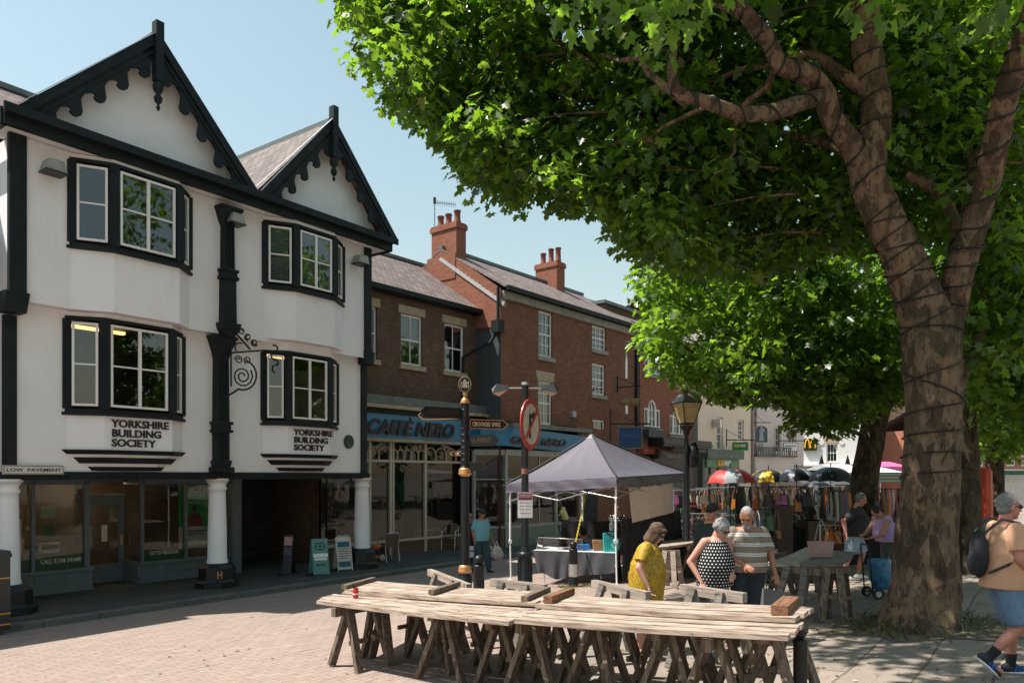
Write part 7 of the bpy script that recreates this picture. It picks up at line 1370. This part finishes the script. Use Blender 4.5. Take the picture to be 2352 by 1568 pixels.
def person(label, P, rz, H, skin=skin1, hair=('short', 'grey'), lean=0, head=(0, 0), fat=0.0, belly=0.0, arms=None, legs=None, top=None, bottom=None, shoes=None, near=True, female=False, glasses=None, socks=None, group=None, flatz=True):
    """a standing figure facing local +x; arms/legs give elbow, wrist / knee, ankle for the left (y>0) and right (y<0) side"""
    k = H/1.75; t = thing('person', label, 'person', P, rz, group); Ry = Matrix.Rotation(lean, 3, 'Y'); piv = V3(0, 0, .95); up = lambda v: piv+Ry @ (Vector(v)-piv)
    sw = .17 if female else .19; sh = {1: up((0, sw-.012, 1.39)), -1: up((0, -sw+.012, 1.39))}; hp = {1: V3(0, .09, .91), -1: V3(0, -.09, .91)}
    arms = arms or {}; legs = legs or {}
    el = {s: Vector(arms[s][0]) if s in arms else up((-.03, s*(sw+.055), 1.13)) for s in (1, -1)}; wr = {s: Vector(arms[s][1]) if s in arms else up((.07, s*(sw+.06), .88)) for s in (1, -1)}
    kn = {s: Vector(legs[s][0]) if s in legs else V3(.02, s*.10, .49) for s in (1, -1)}; an = {s: Vector(legs[s][1]) if s in legs else V3(-.03, s*.11, .085) for s in (1, -1)}
    tp_ = {s: legs[s][2] if s in legs and len(legs[s]) > 2 else 0 for s in (1, -1)}
    nk = up((.0, 0, 1.46)); hc = up((.025, 0, 1.60)); Rh = Ry @ Matrix.Rotation(head[1], 3, 'Z') @ Matrix.Rotation(head[0], 3, 'Y'); hc = nk+Rh @ V3(.025, 0, .135)
    S = lambda v: v*k
    def build(m, vox, name, mats, par=t):
        m.V = [tuple(Vector(v)*k) for v in m.V]; me = remesh(m, vox) if vox else m.mesh(name, mats)
        if vox:
            for q in (mats if isinstance(mats, (list, tuple)) else [mats]): me.materials.append(q)
        me.name = name; o = bpy.data.objects.new(name, me); COL.objects.link(o); o.parent = par; return o
    ch = up((.01, 0, 1.28)); bl = up((.02+belly*.5, 0, 1.10)); pv = V3(0, 0, .95)
    m = MB(); m.ell(ch, (.105+fat*.5, sw-.025+fat*.4, .20), Ry); m.ell(bl, (.10+fat+belly*.8, .135+fat, .16), Ry); m.ell(pv, (.11+fat*.7, .15+fat*.6, .13)); m.cap(up((-.01, 0, 1.38)), nk+Rh @ V3(.0, 0, .05), .065+fat*.2, .052+fat*.15)
    for s in (1, -1):
        m.cap(up((0, s*.06, 1.41)), sh[s], .050, .050+fat*.2); m.chain([sh[s], el[s]], [.050+fat*.25, .037+fat*.15]); m.chain([el[s], wr[s]], [.039+fat*.15, .025]); m.chain([hp[s], kn[s]], [.088+fat*.5, .054+fat*.15]); m.cap(kn[s], kn[s].lerp(an[s], .38)+V3(-.012, 0, 0), .052, .052+fat*.1); m.cap(kn[s].lerp(an[s], .38)+V3(-.012, 0, 0), an[s], .052+fat*.1, .034)
        fa = tp_[s]; fd = V3(math.cos(fa), 0, -math.sin(fa)); m.cap(an[s]+V3(-.02, 0, -.03), an[s]+fd*.13+V3(0, s*.015, -.045*math.cos(fa)), .036, .028)
        d = (wr[s]-el[s]).normalized(); side = d.cross(V3(1, 0, .2) if abs(d.x) < .8 else V3(0, 0, 1)).normalized(); nrm = side.cross(d).normalized(); nrm = nrm if nrm.y*s < 0 or near is None else -nrm
        if near:
            pc = wr[s]+d*.045; R3 = Matrix((side, nrm, d)).transposed(); m.ell(pc, (.040, .016, .052), R3)
            for j in range(4):
                o_ = side*((j-1.5)*.0195); L = (.034, .040, .038, .030)[j]; a = pc+d*.038+o_; b = a+(d*.93+nrm*.35).normalized()*L; c = b+(d*.55+nrm*.85).normalized()*L*.8; m.chain([a, b, c], [.0098, .009, .0078], 8)
            sg = 1 if side.x > 0 else -1; a = wr[s]+d*.02+side*sg*.03; b = a+(d*.6+side*sg*.7+nrm*.3).normalized()*.038; m.chain([a, b, b+(d*.85+nrm*.5).normalized()*.028], [.012, .0105, .009], 8)
        else: m.ell(wr[s]+d*.06, (.035, .02, .07), Matrix((side, nrm, d)).transposed())
    hd = lambda v: hc+Rh @ Vector(v)
    m.ell(hd((-.012, 0, .025)), (.096, .077, .105), Rh); m.ell(hd((.022, 0, -.035)), (.068, .058+fat*.15, .082), Rh); m.ell(hd((.05, 0, -.092)), (.032, .034, .024), Rh); m.cap(hd((.078, 0, .012)), hd((.104, 0, -.026)), .009, .015, 8); m.ell(hd((.072, 0, .035)), (.02, .05, .012), Rh); m.ell(hd((.078, 0, -.062)), (.012, .024, .012), Rh)
    for s in (1, -1): m.ell(hd((-.008, s*.078, -.005)), (.02, .01, .033), Rh); m.ell(hd((.055, s*.036, -.035)), (.022, .02, .022), Rh)
    body = build(m, .0075 if near else .013, 'body', skin)
    if near:
        m = MB()
        for s in (1, -1): m.ell(hd((.078, s*.031, .008)), (.010, .014, .008), Rh, 8, 6)
        if not glasses: build(m, None, 'eyes', blackp)
        m = MB(); m.ell(hd((.088, 0, -.062)), (.006, .024, .005), Rh, 10, 6); build(m, None, 'mouth', plain('lips_'+label[:5], (.30, .10, .08), .5))
    if glasses:
        m = MB(); z = .008 if glasses != 'top' else .10; x = .088 if glasses != 'top' else .02
        for s in (1, -1): m.ell(hd((x, s*.034, z)), (.012, .030, .020 if glasses != 'top' else .014), Rh, 12, 8); m.tube([hd((x, s*.06, z)), hd((x-.05, s*.083, z+.004)), hd((-.01, s*.082, z-.002))], .004, 5)
        m.tube([hd((x+.01, -.01, z+.004)), hd((x+.01, .01, z+.004))], .004, 5); build(m, None, 'sunglasses', plain('dark_lens', (.01, .01, .012), .12))
    st_, hc_ = hair; hm = hairs[hc_]; m = MB()
    if st_ in ('short', 'bald'):
        m.ell(hd((-.026, 0, .036)), (.092, .081, .100), Rh); m.ell(hd((-.038, 0, -.01)), (.070, .077, .075), Rh); tuft(m, hd, .092, .081, .1)
        if st_ == 'bald': m = MB(); m.ell(hd((-.030, 0, .012)), (.082, .084, .075), Rh)
    elif st_ == 'curly':
        m.ell(hd((-.024, 0, .03)), (.108, .098, .108), Rh); rr = random.Random(3)
        for q in range(60):
            a = rr.uniform(0, 6.28); b = rr.uniform(-.5, 1.5); v = V3(-.024+.10*math.cos(b)*math.cos(a), .09*math.cos(b)*math.sin(a), .03+.1*math.sin(b))
            if v.x < .055 or v.z > .085: m.ell(hd(v), .024, None, 8, 6)
    elif st_ == 'bob':
        m.ell(hd((-.022, 0, .032)), (.104, .094, .105), Rh); m.ell(hd((-.04, 0, -.05)), (.082, .092, .092), Rh); tuft(m, hd, .104, .094, .105, 60); rr = random.Random(4); [m.cap(hd((-.03+.085*math.cos(u), .094*math.sin(u), .03)), hd((-.035+.085*math.cos(u+.15), .094*math.sin(u+.15), -.135-rr.random()*.02)), .013, .006, 6) for u in [.9+i*.19 for i in range(24)]]
        for s in (1, -1): m.ell(hd((.01, s*.078, -.05)), (.055, .026, .095), Rh)
        m.ell(hd((.055, 0, .085)), (.045, .07, .03), Rh)
    elif st_ == 'tied': m.ell(hd((-.022, 0, .03)), (.102, .088, .106), Rh); m.ell(hd((-.11, 0, -.02)), (.05, .045, .05), Rh)
    elif st_ == 'cap':
        m.ell(hd((-.01, 0, .05)), (.105, .088, .085), Rh); m.ell(hd((.095, 0, .045)), (.07, .062, .012), Rh)
    if st_ != 'none': build(m, .008 if near else .012, 'cap' if st_ == 'cap' else 'hair', hm)
    if st_ == 'cap': m = MB(); m.ell(hd((-.035, 0, -.005)), (.078, .082, .06), Rh); build(m, .009, 'hair', hairs['grey'])
    vx = .011 if near else .015
    if top:
        mat_, sl_, hem, loose = top; m = MB(); e = .016+loose; m.ell(up((.008, 0, 1.29)), (.112+fat*.5+loose*.6, sw-.022+fat*.4+loose*.5, .165), Ry); m.ell(bl, (.108+fat+belly*.8+e*.5, .142+fat+e*.5, .19), Ry)
        m.cap(up((0, -sw*.45, 1.395)), up((0, sw*.45, 1.395)), .056, .056)
        r0x, r0y = .125+fat+belly*.5+loose*.7, .178+fat*1.0+loose*.7; B_ = bl.lerp(pv, .45)
        m.loft([(B_.x*.5, 0, hem, r0x-.004, r0y-.002), (B_.x, 0, (hem+.98)/2, r0x+.004, r0y+.004), (bl.x, 0, bl.z-.03, r0x+belly*.35, r0y), (up((.02, 0, 1.17)).x, 0, up((0, 0, 1.17)).z, r0x-.012+belly*.15, r0y-.012), (ch.x, 0, ch.z+.03, .116+fat*.5+loose*.6, sw-.02+fat*.5+loose*.5)], 24)
        for s in (1, -1):
            E = sh[s].lerp(el[s], sl_) if sl_ <= 1 else el[s].lerp(wr[s], sl_-1)
            if sl_ > 0:
                m.ell(sh[s], .059+fat*.2+loose*.2); pts = [sh[s], E] if sl_ <= 1 else [sh[s], el[s], E]; m.tube(pts, [.060+fat*.25+loose*.2, .055+fat*.22+loose*.5] if sl_ <= 1 else [.064+fat*.2+loose, .052+fat*.2+loose, .042+loose], 14)
                if sl_ > 1: m.ell(el[s], .053+fat*.2+loose)
        for q in range(14 if near else 6):
            a = q*2.4; z_ = hem+.05+(q % 5)*.07; m.tube([(r0x*math.cos(a)*.99+B_.x, r0y*math.sin(a)*.99, z_), ((r0x-.004)*math.cos(a+.25)+B_.x*.7, (r0y-.004)*math.sin(a+.25), z_+.13)], [.010, .004], 6)
        build(m, vx, 'shirt', mat_)
    if bottom:
        mat_, ln, loose = bottom; m = MB(); m.ell(V3(0, 0, .93), (.120+fat*.7+loose, .160+fat*.6+loose, .13)); m.loft([(0, 0, .88, .12+fat*.6+loose, .158+fat*.6+loose), (0, 0, 1.0, .115+fat*.8+loose, .15+fat*.8+loose)], 20)
        for s in (1, -1):
            if ln <= 1: E = hp[s].lerp(kn[s], ln); m.tube([hp[s]+V3(0, 0, .03), E], [.095+fat*.5+loose, .078+fat*.3+loose*1.4], 18)
            else: E = kn[s].lerp(an[s], ln-1); m.tube([hp[s]+V3(0, 0, .03), kn[s], E], [.095+fat*.5+loose, .068+fat*.2+loose, .054+loose], 16); m.ell(kn[s], .068+fat*.2+loose)
        build(m, vx, 'shorts' if ln <= 1 else 'trousers', mat_)
    if shoes:
        for s in (1, -1):
            fa = tp_[s]; fd = V3(math.cos(fa), 0, -math.sin(fa)); fu = V3(math.sin(fa), 0, math.cos(fa)); A = an[s]-fu*.035; m = MB(); m.cap(A-fd*.045, A+fd*.045, .044, .043); m.cap(A+fd*.045-fu*.008, A+fd*.155-fu*.018+V3(0, s*.012, 0), .043, .033); m.ell(A+fu*.02-fd*.02, (.042, .038, .04)); sho = build(m, .009, 'shoe', shoes[0])
            m = MB(); R_ = Matrix((fd, V3(0, 1, 0), fu)).transposed(); m.ell(A+fd*.055-fu*.037+V3(0, s*.006, 0), (.142, .050, .015), R_, 18, 8); build(m, None, 'sole', shoes[1], sho)
            if socks: m = MB(); m.tube([an[s]-fu*.02, an[s].lerp(kn[s], .26)], [.042, .047], 14); build(m, None, 'sock', socks)
    return t
def gpos(x, y): p = gp(x, y); return p
D2R = math.radians; white_sh = (whitep, signw); dark_sh = (plain('dark_shoe', (.02, .02, .022), .6), plain('dark_sole', (.04, .04, .04), .7)); sand = (plain('tan_sandal', (.35, .22, .16), .6), plain('sandal_sole', (.15, .10, .07), .7))
# yellow dress
P = gpos(1478, 1500); person('woman in a mustard patterned dress and bobbed hair looking down at the boards', P, D2R(-22), 1.60, skin1, ('bob', 'brown'), lean=.16, head=(.42, 0), fat=.055, belly=.03, female=True, glasses='on', arms={1: ((.02, .25, 1.16), (.16, .24, .93)), -1: ((.0, -.26, 1.14), (.12, -.27, .90))}, top=(floralmat(), .72, .62, .045), bottom=(navy_t, 1.5, .0), shoes=sand)
P = gpos(1640, 1482); person('grey haired woman in a black and white dotted sleeveless top', P, D2R(-78), 1.60, skin1, ('curly', 'silver'), lean=.12, head=(.45, .55), fat=.05, belly=.03, female=True, glasses='on', arms={-1: ((-.03, -.33, 1.12), (.13, -.24, .86)), 1: ((.05, .25, 1.16), (.20, .16, 1.0))}, top=(dotmat(), .0, .80, .03), bottom=(fabric('pale_trousers', (.30, .32, .38)), 1.7, .01), shoes=sand)
P = gpos(1716, 1476); sm = person('white bearded man in a brown and white striped tee shirt', P, D2R(-100), 1.72, skin2, ('short', 'silver'), lean=.10, head=(.36, -.30), fat=.035, belly=.03, arms={-1: ((.06, -.28, 1.14), (.27, -.06, 1.0)), 1: ((-.02, .28, 1.13), (.05, .33, .87))}, top=(stripemat(), .85, .90, .035), bottom=(navy_t, 1.9, .02), shoes=dark_sh)
k_ = [c for c in sm.children if c.name.startswith('hair')][0]
m = MB(); b_ = Matrix.Rotation(.12, 3, 'Y') @ Matrix.Rotation(-.30, 3, 'Z') @ Matrix.Rotation(.42, 3, 'Y'); nk_ = V3(0, 0, .95)+Matrix.Rotation(.12, 3, 'Y') @ V3(0, 0, .51); hc_ = nk_+b_ @ V3(.025, 0, .135); m.ell(hc_+b_ @ V3(.05, 0, -.085), (.045, .05, .035), b_); m.ell(hc_+b_ @ V3(.082, 0, -.045), (.014, .03, .010), b_); m.V = [tuple(Vector(v)*1.72/1.75) for v in m.V]; m.build('beard', hairs['silver'], sm)
P = at(1778, 1368, 8.9); P.z = at(0, 1368, 8.9).z; t = thing('shopping_bag', 'flat grey shopping bag hanging from the striped shirt man\'s hand', 'bag', P, .3); m = MB(); m.add([(-.17, -.03, -.13), (.17, -.03, -.15), (.17, .03, -.15), (-.17, .03, -.13), (-.15, -.015, .10), (.16, -.015, .04), (.16, .015, .04), (-.15, .015, .10)], [(0,3,2,1), (4,5,6,7), (0,1,5,4), (1,2,6,5), (2,3,7,6), (3,0,4,7)]); m.build('body', plain('grey_bag', (.10, .10, .10), .6), t); m = MB(); m.tube([(-.1, 0, .08), (-.12, 0, .24), (.05, 0, .05)], .008, 5); m.build('strap', blackp, t)
P = at(1640, HY, 11.2); P.z = gz(P.x, P.y); person('man in a black and orange cap and dark jacket behind the couple', P, D2R(-125), 1.74, skin3, ('cap', 'cap'), head=(.1, -.3), glasses='on', fat=.03, top=(dgreen, 1.8, .85, .03), bottom=(navy_t, 1.9, .01), shoes=dark_sh, near=True)
P = gpos(1962, 1330); person('man in a black tee and pale shorts with sunglasses pushed up on grey hair', P, D2R(-12), 1.76, skin3, ('short', 'grey'), lean=.12, head=(.2, -.2), fat=.07, belly=.07, glasses='top', arms={-1: ((-.26, -.30, 1.18), (-.22, -.34, .93)), 1: ((.1, .28, 1.18), (.3, .25, 1.05))}, legs={-1: ((-.10, -.11, .50), (-.24, -.12, .09)), 1: ((.18, .11, .50), (.10, .12, .09))}, top=(blackt, .9, .86, .03), bottom=(fabric('pale_blue_shorts', (.25, .33, .42), .4), .92, .015), shoes=white_sh)
P = gpos(2046, 1345); person('dark haired woman in a lilac sleeveless top bending over the blue trolley', P, D2R(-165), 1.62, skin2, ('tied', 'dark'), lean=.50, head=(.35, .2), fat=.06, belly=.05, female=True, arms={1: ((.38, .22, 1.05), (.58, .15, .98)), -1: ((.36, -.20, 1.08), (.55, -.10, 1.02))}, top=(lilac, .12, .88, .035), bottom=(olive, 1.9, .02), shoes=dark_sh)
P = gpos(2305, 1552); rm = person('man in a peach tee, denim shorts and black socks walking to the right', P, D2R(-4), 1.76, skin3, ('short', 'grey'), lean=.04, head=(.0, 0), fat=.045, belly=.045, glasses='on', arms={-1: ((-.0, -.26, 1.13), (.20, -.24, .92)), 1: ((.05, .26, 1.14), (.25, .22, .95))}, legs={-1: ((.10, -.11, .50), (-.20, -.12, .20), .75), 1: ((.16, .11, .50), (.13, .12, .085))}, top=(peach, .75, .84, .03), bottom=(denim, .95, .018), shoes=(plain('navy_trainer', (.012, .016, .028), .6), whitep), socks=fabric('black_sock', (.012, .012, .014)))
for s_ in [c for c in rm.children if c.name.startswith('shoe')]:
    m = MB(); q = [Vector(c) for c in s_.bound_box]; mn = Vector([min(v[i] for v in q) for i in range(3)]); mx = Vector([max(v[i] for v in q) for i in range(3)]); c = (mn+mx)/2
    for j in range(3): x = c.x-.03+j*.03; m.beam((x, mn.y-.001, c.z-.03), (x+.02, mn.y-.001, c.z+.025), .012, .004, (0, 1, 0))
    m.build('stripe', plain('stripe_blue', (.01, .12, .45), .5), s_)
t = thing('backpack', 'black backpack on the back of the walking man in peach', 'backpack', P, D2R(-4)); m = MB(); m.ell((-.225, 0, 1.16), (.065, .13, .23)); m.ell((-.27, 0, 1.07), (.045, .10, .12)); m.build('body', fabric('pack_black', (.012, .013, .018)), t)
m = MB()
for s in (1, -1): m.tube([(-.22, s*.09, 1.36), (-.08, s*.12, 1.495), (.07, s*.13, 1.46), (.155, s*.145, 1.33), (.10, s*.21, 1.18), (-.08, s*.22, 1.08), (-.2, s*.12, .99)], .012, 6)
m.build('strap', blackp, t)
# further away
P = at(1105, 1305, 20.3); P.z = gz(P.x, P.y); person('man in a pale blue checked shirt and dark cap walking with carrier bags', P, D2R(-55), 1.72, skin2, ('cap', 'cap'), head=(.1, .3), fat=.03, near=False, glasses='on', arms={1: ((-.04, .25, 1.12), (.06, .34, .86))}, legs={1: ((.10, .12, .50), (.14, .17, .09)), -1: ((-.0, -.10, .5), (-.22, -.13, .10))}, top=(checkmat(), .85, .86, .03), bottom=(jeans, 1.95, .03), shoes=dark_sh)
Pb_ = P+V3(.42, -.05, .64); t = thing('carrier_bag', 'crumpled white carrier bag in the hand of the man in the checked shirt', 'carrier bag', Pb_, .3); m = MB(); m.ell((0, 0, -.1), (.15, .09, .19)); m.ell((.07, 0, -.16), (.12, .08, .14)); m.build('body', plain('carrier_plastic', (.45, .38, .36), .35, 0, .4, 12, .8), t); m = MB(); m.tube([(-.06, 0, .06), (0, 0, .20), (.05, 0, .06)], .01, 5); m.build('handle', whitep, t)
P = at(1078, 1300, 21.2); P.z = gz(P.x, P.y); person('woman in dark clothes half hidden behind the fingerpost', P, D2R(-70), 1.62, skin2, ('short', 'grey'), near=False, female=True, fat=.03, glasses='on', top=(blackt, .9, .8, .03), bottom=(navy_t, 1.9, .02), shoes=dark_sh)
P = at(1084, 1300, 20.9); P.z = .55; 
for i, x in enumerate((1086, 1122)):
    Q = at(x, 1262, 20.7); t = thing('paper_bag', ('white and pink paper bag beside the fingerpost pole', 'white and pink paper bag behind the knees of the checked shirt man')[i], 'paper bag', Q, .3); m = MB(); m.bx(-.09, .09, -.05, .05, -.2, .1); m.build('body', whitep, t); m = MB(); m.bx(-.092, .092, -.052, .052, -.05, .0); m.build('band', plain('magenta_band', (.35, .03, .25), .5), t)
P = at(1296, 1240, 30.7); P.z = .1; person('white haired person in a lemon top pushing a wheeled walker past the cafe', P, D2R(-150), 1.66, skin1, ('short', 'white'), lean=.35, head=(.1, 0), near=False, fat=.05, glasses='on', arms={1: ((.35, .22, 1.12), (.60, .18, .98)), -1: ((.35, -.22, 1.12), (.60, -.18, .98))}, top=(yel, .9, .88, .03), bottom=(jeans, 1.9, .03), shoes=dark_sh)
t = thing('walker_frame', 'black wheeled walking frame held by the person in the lemon top', 'walking frame', at(1268, 1240, 30.4), .4); t.location.z = .1
m = MB()
for y in (-.25, .25): m.tube([(.35, y, .95), (.1, y, .9), (0, y, .12)], .018, 6); m.tube([(.1, y, .7), (.35, y, .12)], .018, 6)
m.bx(-.05, .25, -.22, .22, .55, .62); m.bx(0, .2, -.18, .18, .3, .52); m.build('frame', iron, t)
for x in (0, .35):
    for y in (-.27, .27): m = MB(); m.tube([(x, y-.015, .1), (x, y+.015, .1)], .1, 14); m.build('wheel', blackp, t)
P = at(1420, 1290, 20.9); P.z = gz(P.x, P.y); person('stallholder in a dark dotted dress leaning behind the gazebo table', P, D2R(-110), 1.66, skin1, ('tied', 'brown'), lean=.25, near=False, female=True, fat=.04, top=(dotmat('dotted_dress', 16), .5, .6, .03), bottom=(navy_t, 1.5, .01), shoes=dark_sh)
P = at(1843, 1230, 19.5); P.z = gz(P.x, P.y); person('broad stallholder in a black tee seen from behind, reaching to a rail', P, D2R(95), 1.80, skin3, ('short', 'dark'), near=False, fat=.06, belly=.03, arms={1: ((.1, .42, 1.30), (.25, .50, 1.12)), -1: ((0, -.30, 1.14), (.05, -.32, .90))}, top=(blackt, .9, .86, .03), bottom=(navy_t, 1.9, .03), shoes=dark_sh)
# blue shopping trolley
t = thing('shopping_trolley', 'blue two wheeled shopping trolley standing in front of the woman in lilac', 'shopping trolley', gpos(2022, 1372), .1)
m = MB(); m.loft([(.02, 0, .14, .13, .10), (.0, 0, .3, .17, .13), (-.02, 0, .62, .19, .15), (-.02, 0, .64, .17, .13)], 14); m.build('bag', plain('blue_print', (.02, .12, .22), .5, 0, .8, 9), t); m = MB()
for y in (-.12, .12): m.tube([(-.20, y, .05), (-.24, y, .55), (-.27, y, .88)], .012, 6)
m.tube([(-.27, -.12, .88), (-.27, .12, .88)], .014, 6); m.tube([(.14, -.1, .08), (-.2, -.12, .1)], .011, 6); m.tube([(.14, .1, .08), (-.2, .12, .1)], .011, 6); m.build('frame', iron, t)
for x, y in ((-.14, -.17), (-.14, .17), (.16, -.12), (.16, .12)): m = MB(); m.tube([(x, y-.015, .085), (x, y+.015, .085)], .085, 16); w_ = m.build('wheel', blackp, t); m = MB(); m.tube([(x, y-.018, .085), (x, y+.018, .085)], .05, 12); m.build('hub', steel, w_)

P = at(1372, 1290, 18.6); P.z = gz(P.x, P.y)-.25; person('dark haired stallholder bent low behind the turquoise cooler', P, D2R(-170), 1.6, skin2, ('bob', 'dark'), lean=.75, near=False, female=True, top=(fabric('grey_cardigan', (.10, .10, .11)), 1.8, .8, .02), bottom=(navy_t, 1.9, .02), shoes=dark_sh)

# fallen leaves and scraps on the paving
m = MB(); r = random.Random(77)
for k in range(420):
    X = r.uniform(-5, 8); Y = r.uniform(5.5, 14)
    if k % 2: X = r.gauss(3.5, 2.2); Y = r.gauss(8.5, 2)
    z = gz(X, Y)+.006; a = r.uniform(0, 6.28); w = r.uniform(.012, .04); c_, s_ = math.cos(a)*w, math.sin(a)*w; m.m = 0 if r.random() < .8 else 1
    m.add([(X-c_, Y-s_, z), (X+s_*.6, Y-c_*.6, z+.006), (X+c_, Y+s_, z+.002), (X-s_*.6, Y+c_*.6, z+.008)], [(0, 1, 2, 3)])
o = m.build('litter', [plain('dry_leaf', (.13, .085, .04), .8, 0, .5, 3), plain('paper_scrap', (.5, .48, .44), .7)]); o['kind'] = 'stuff'
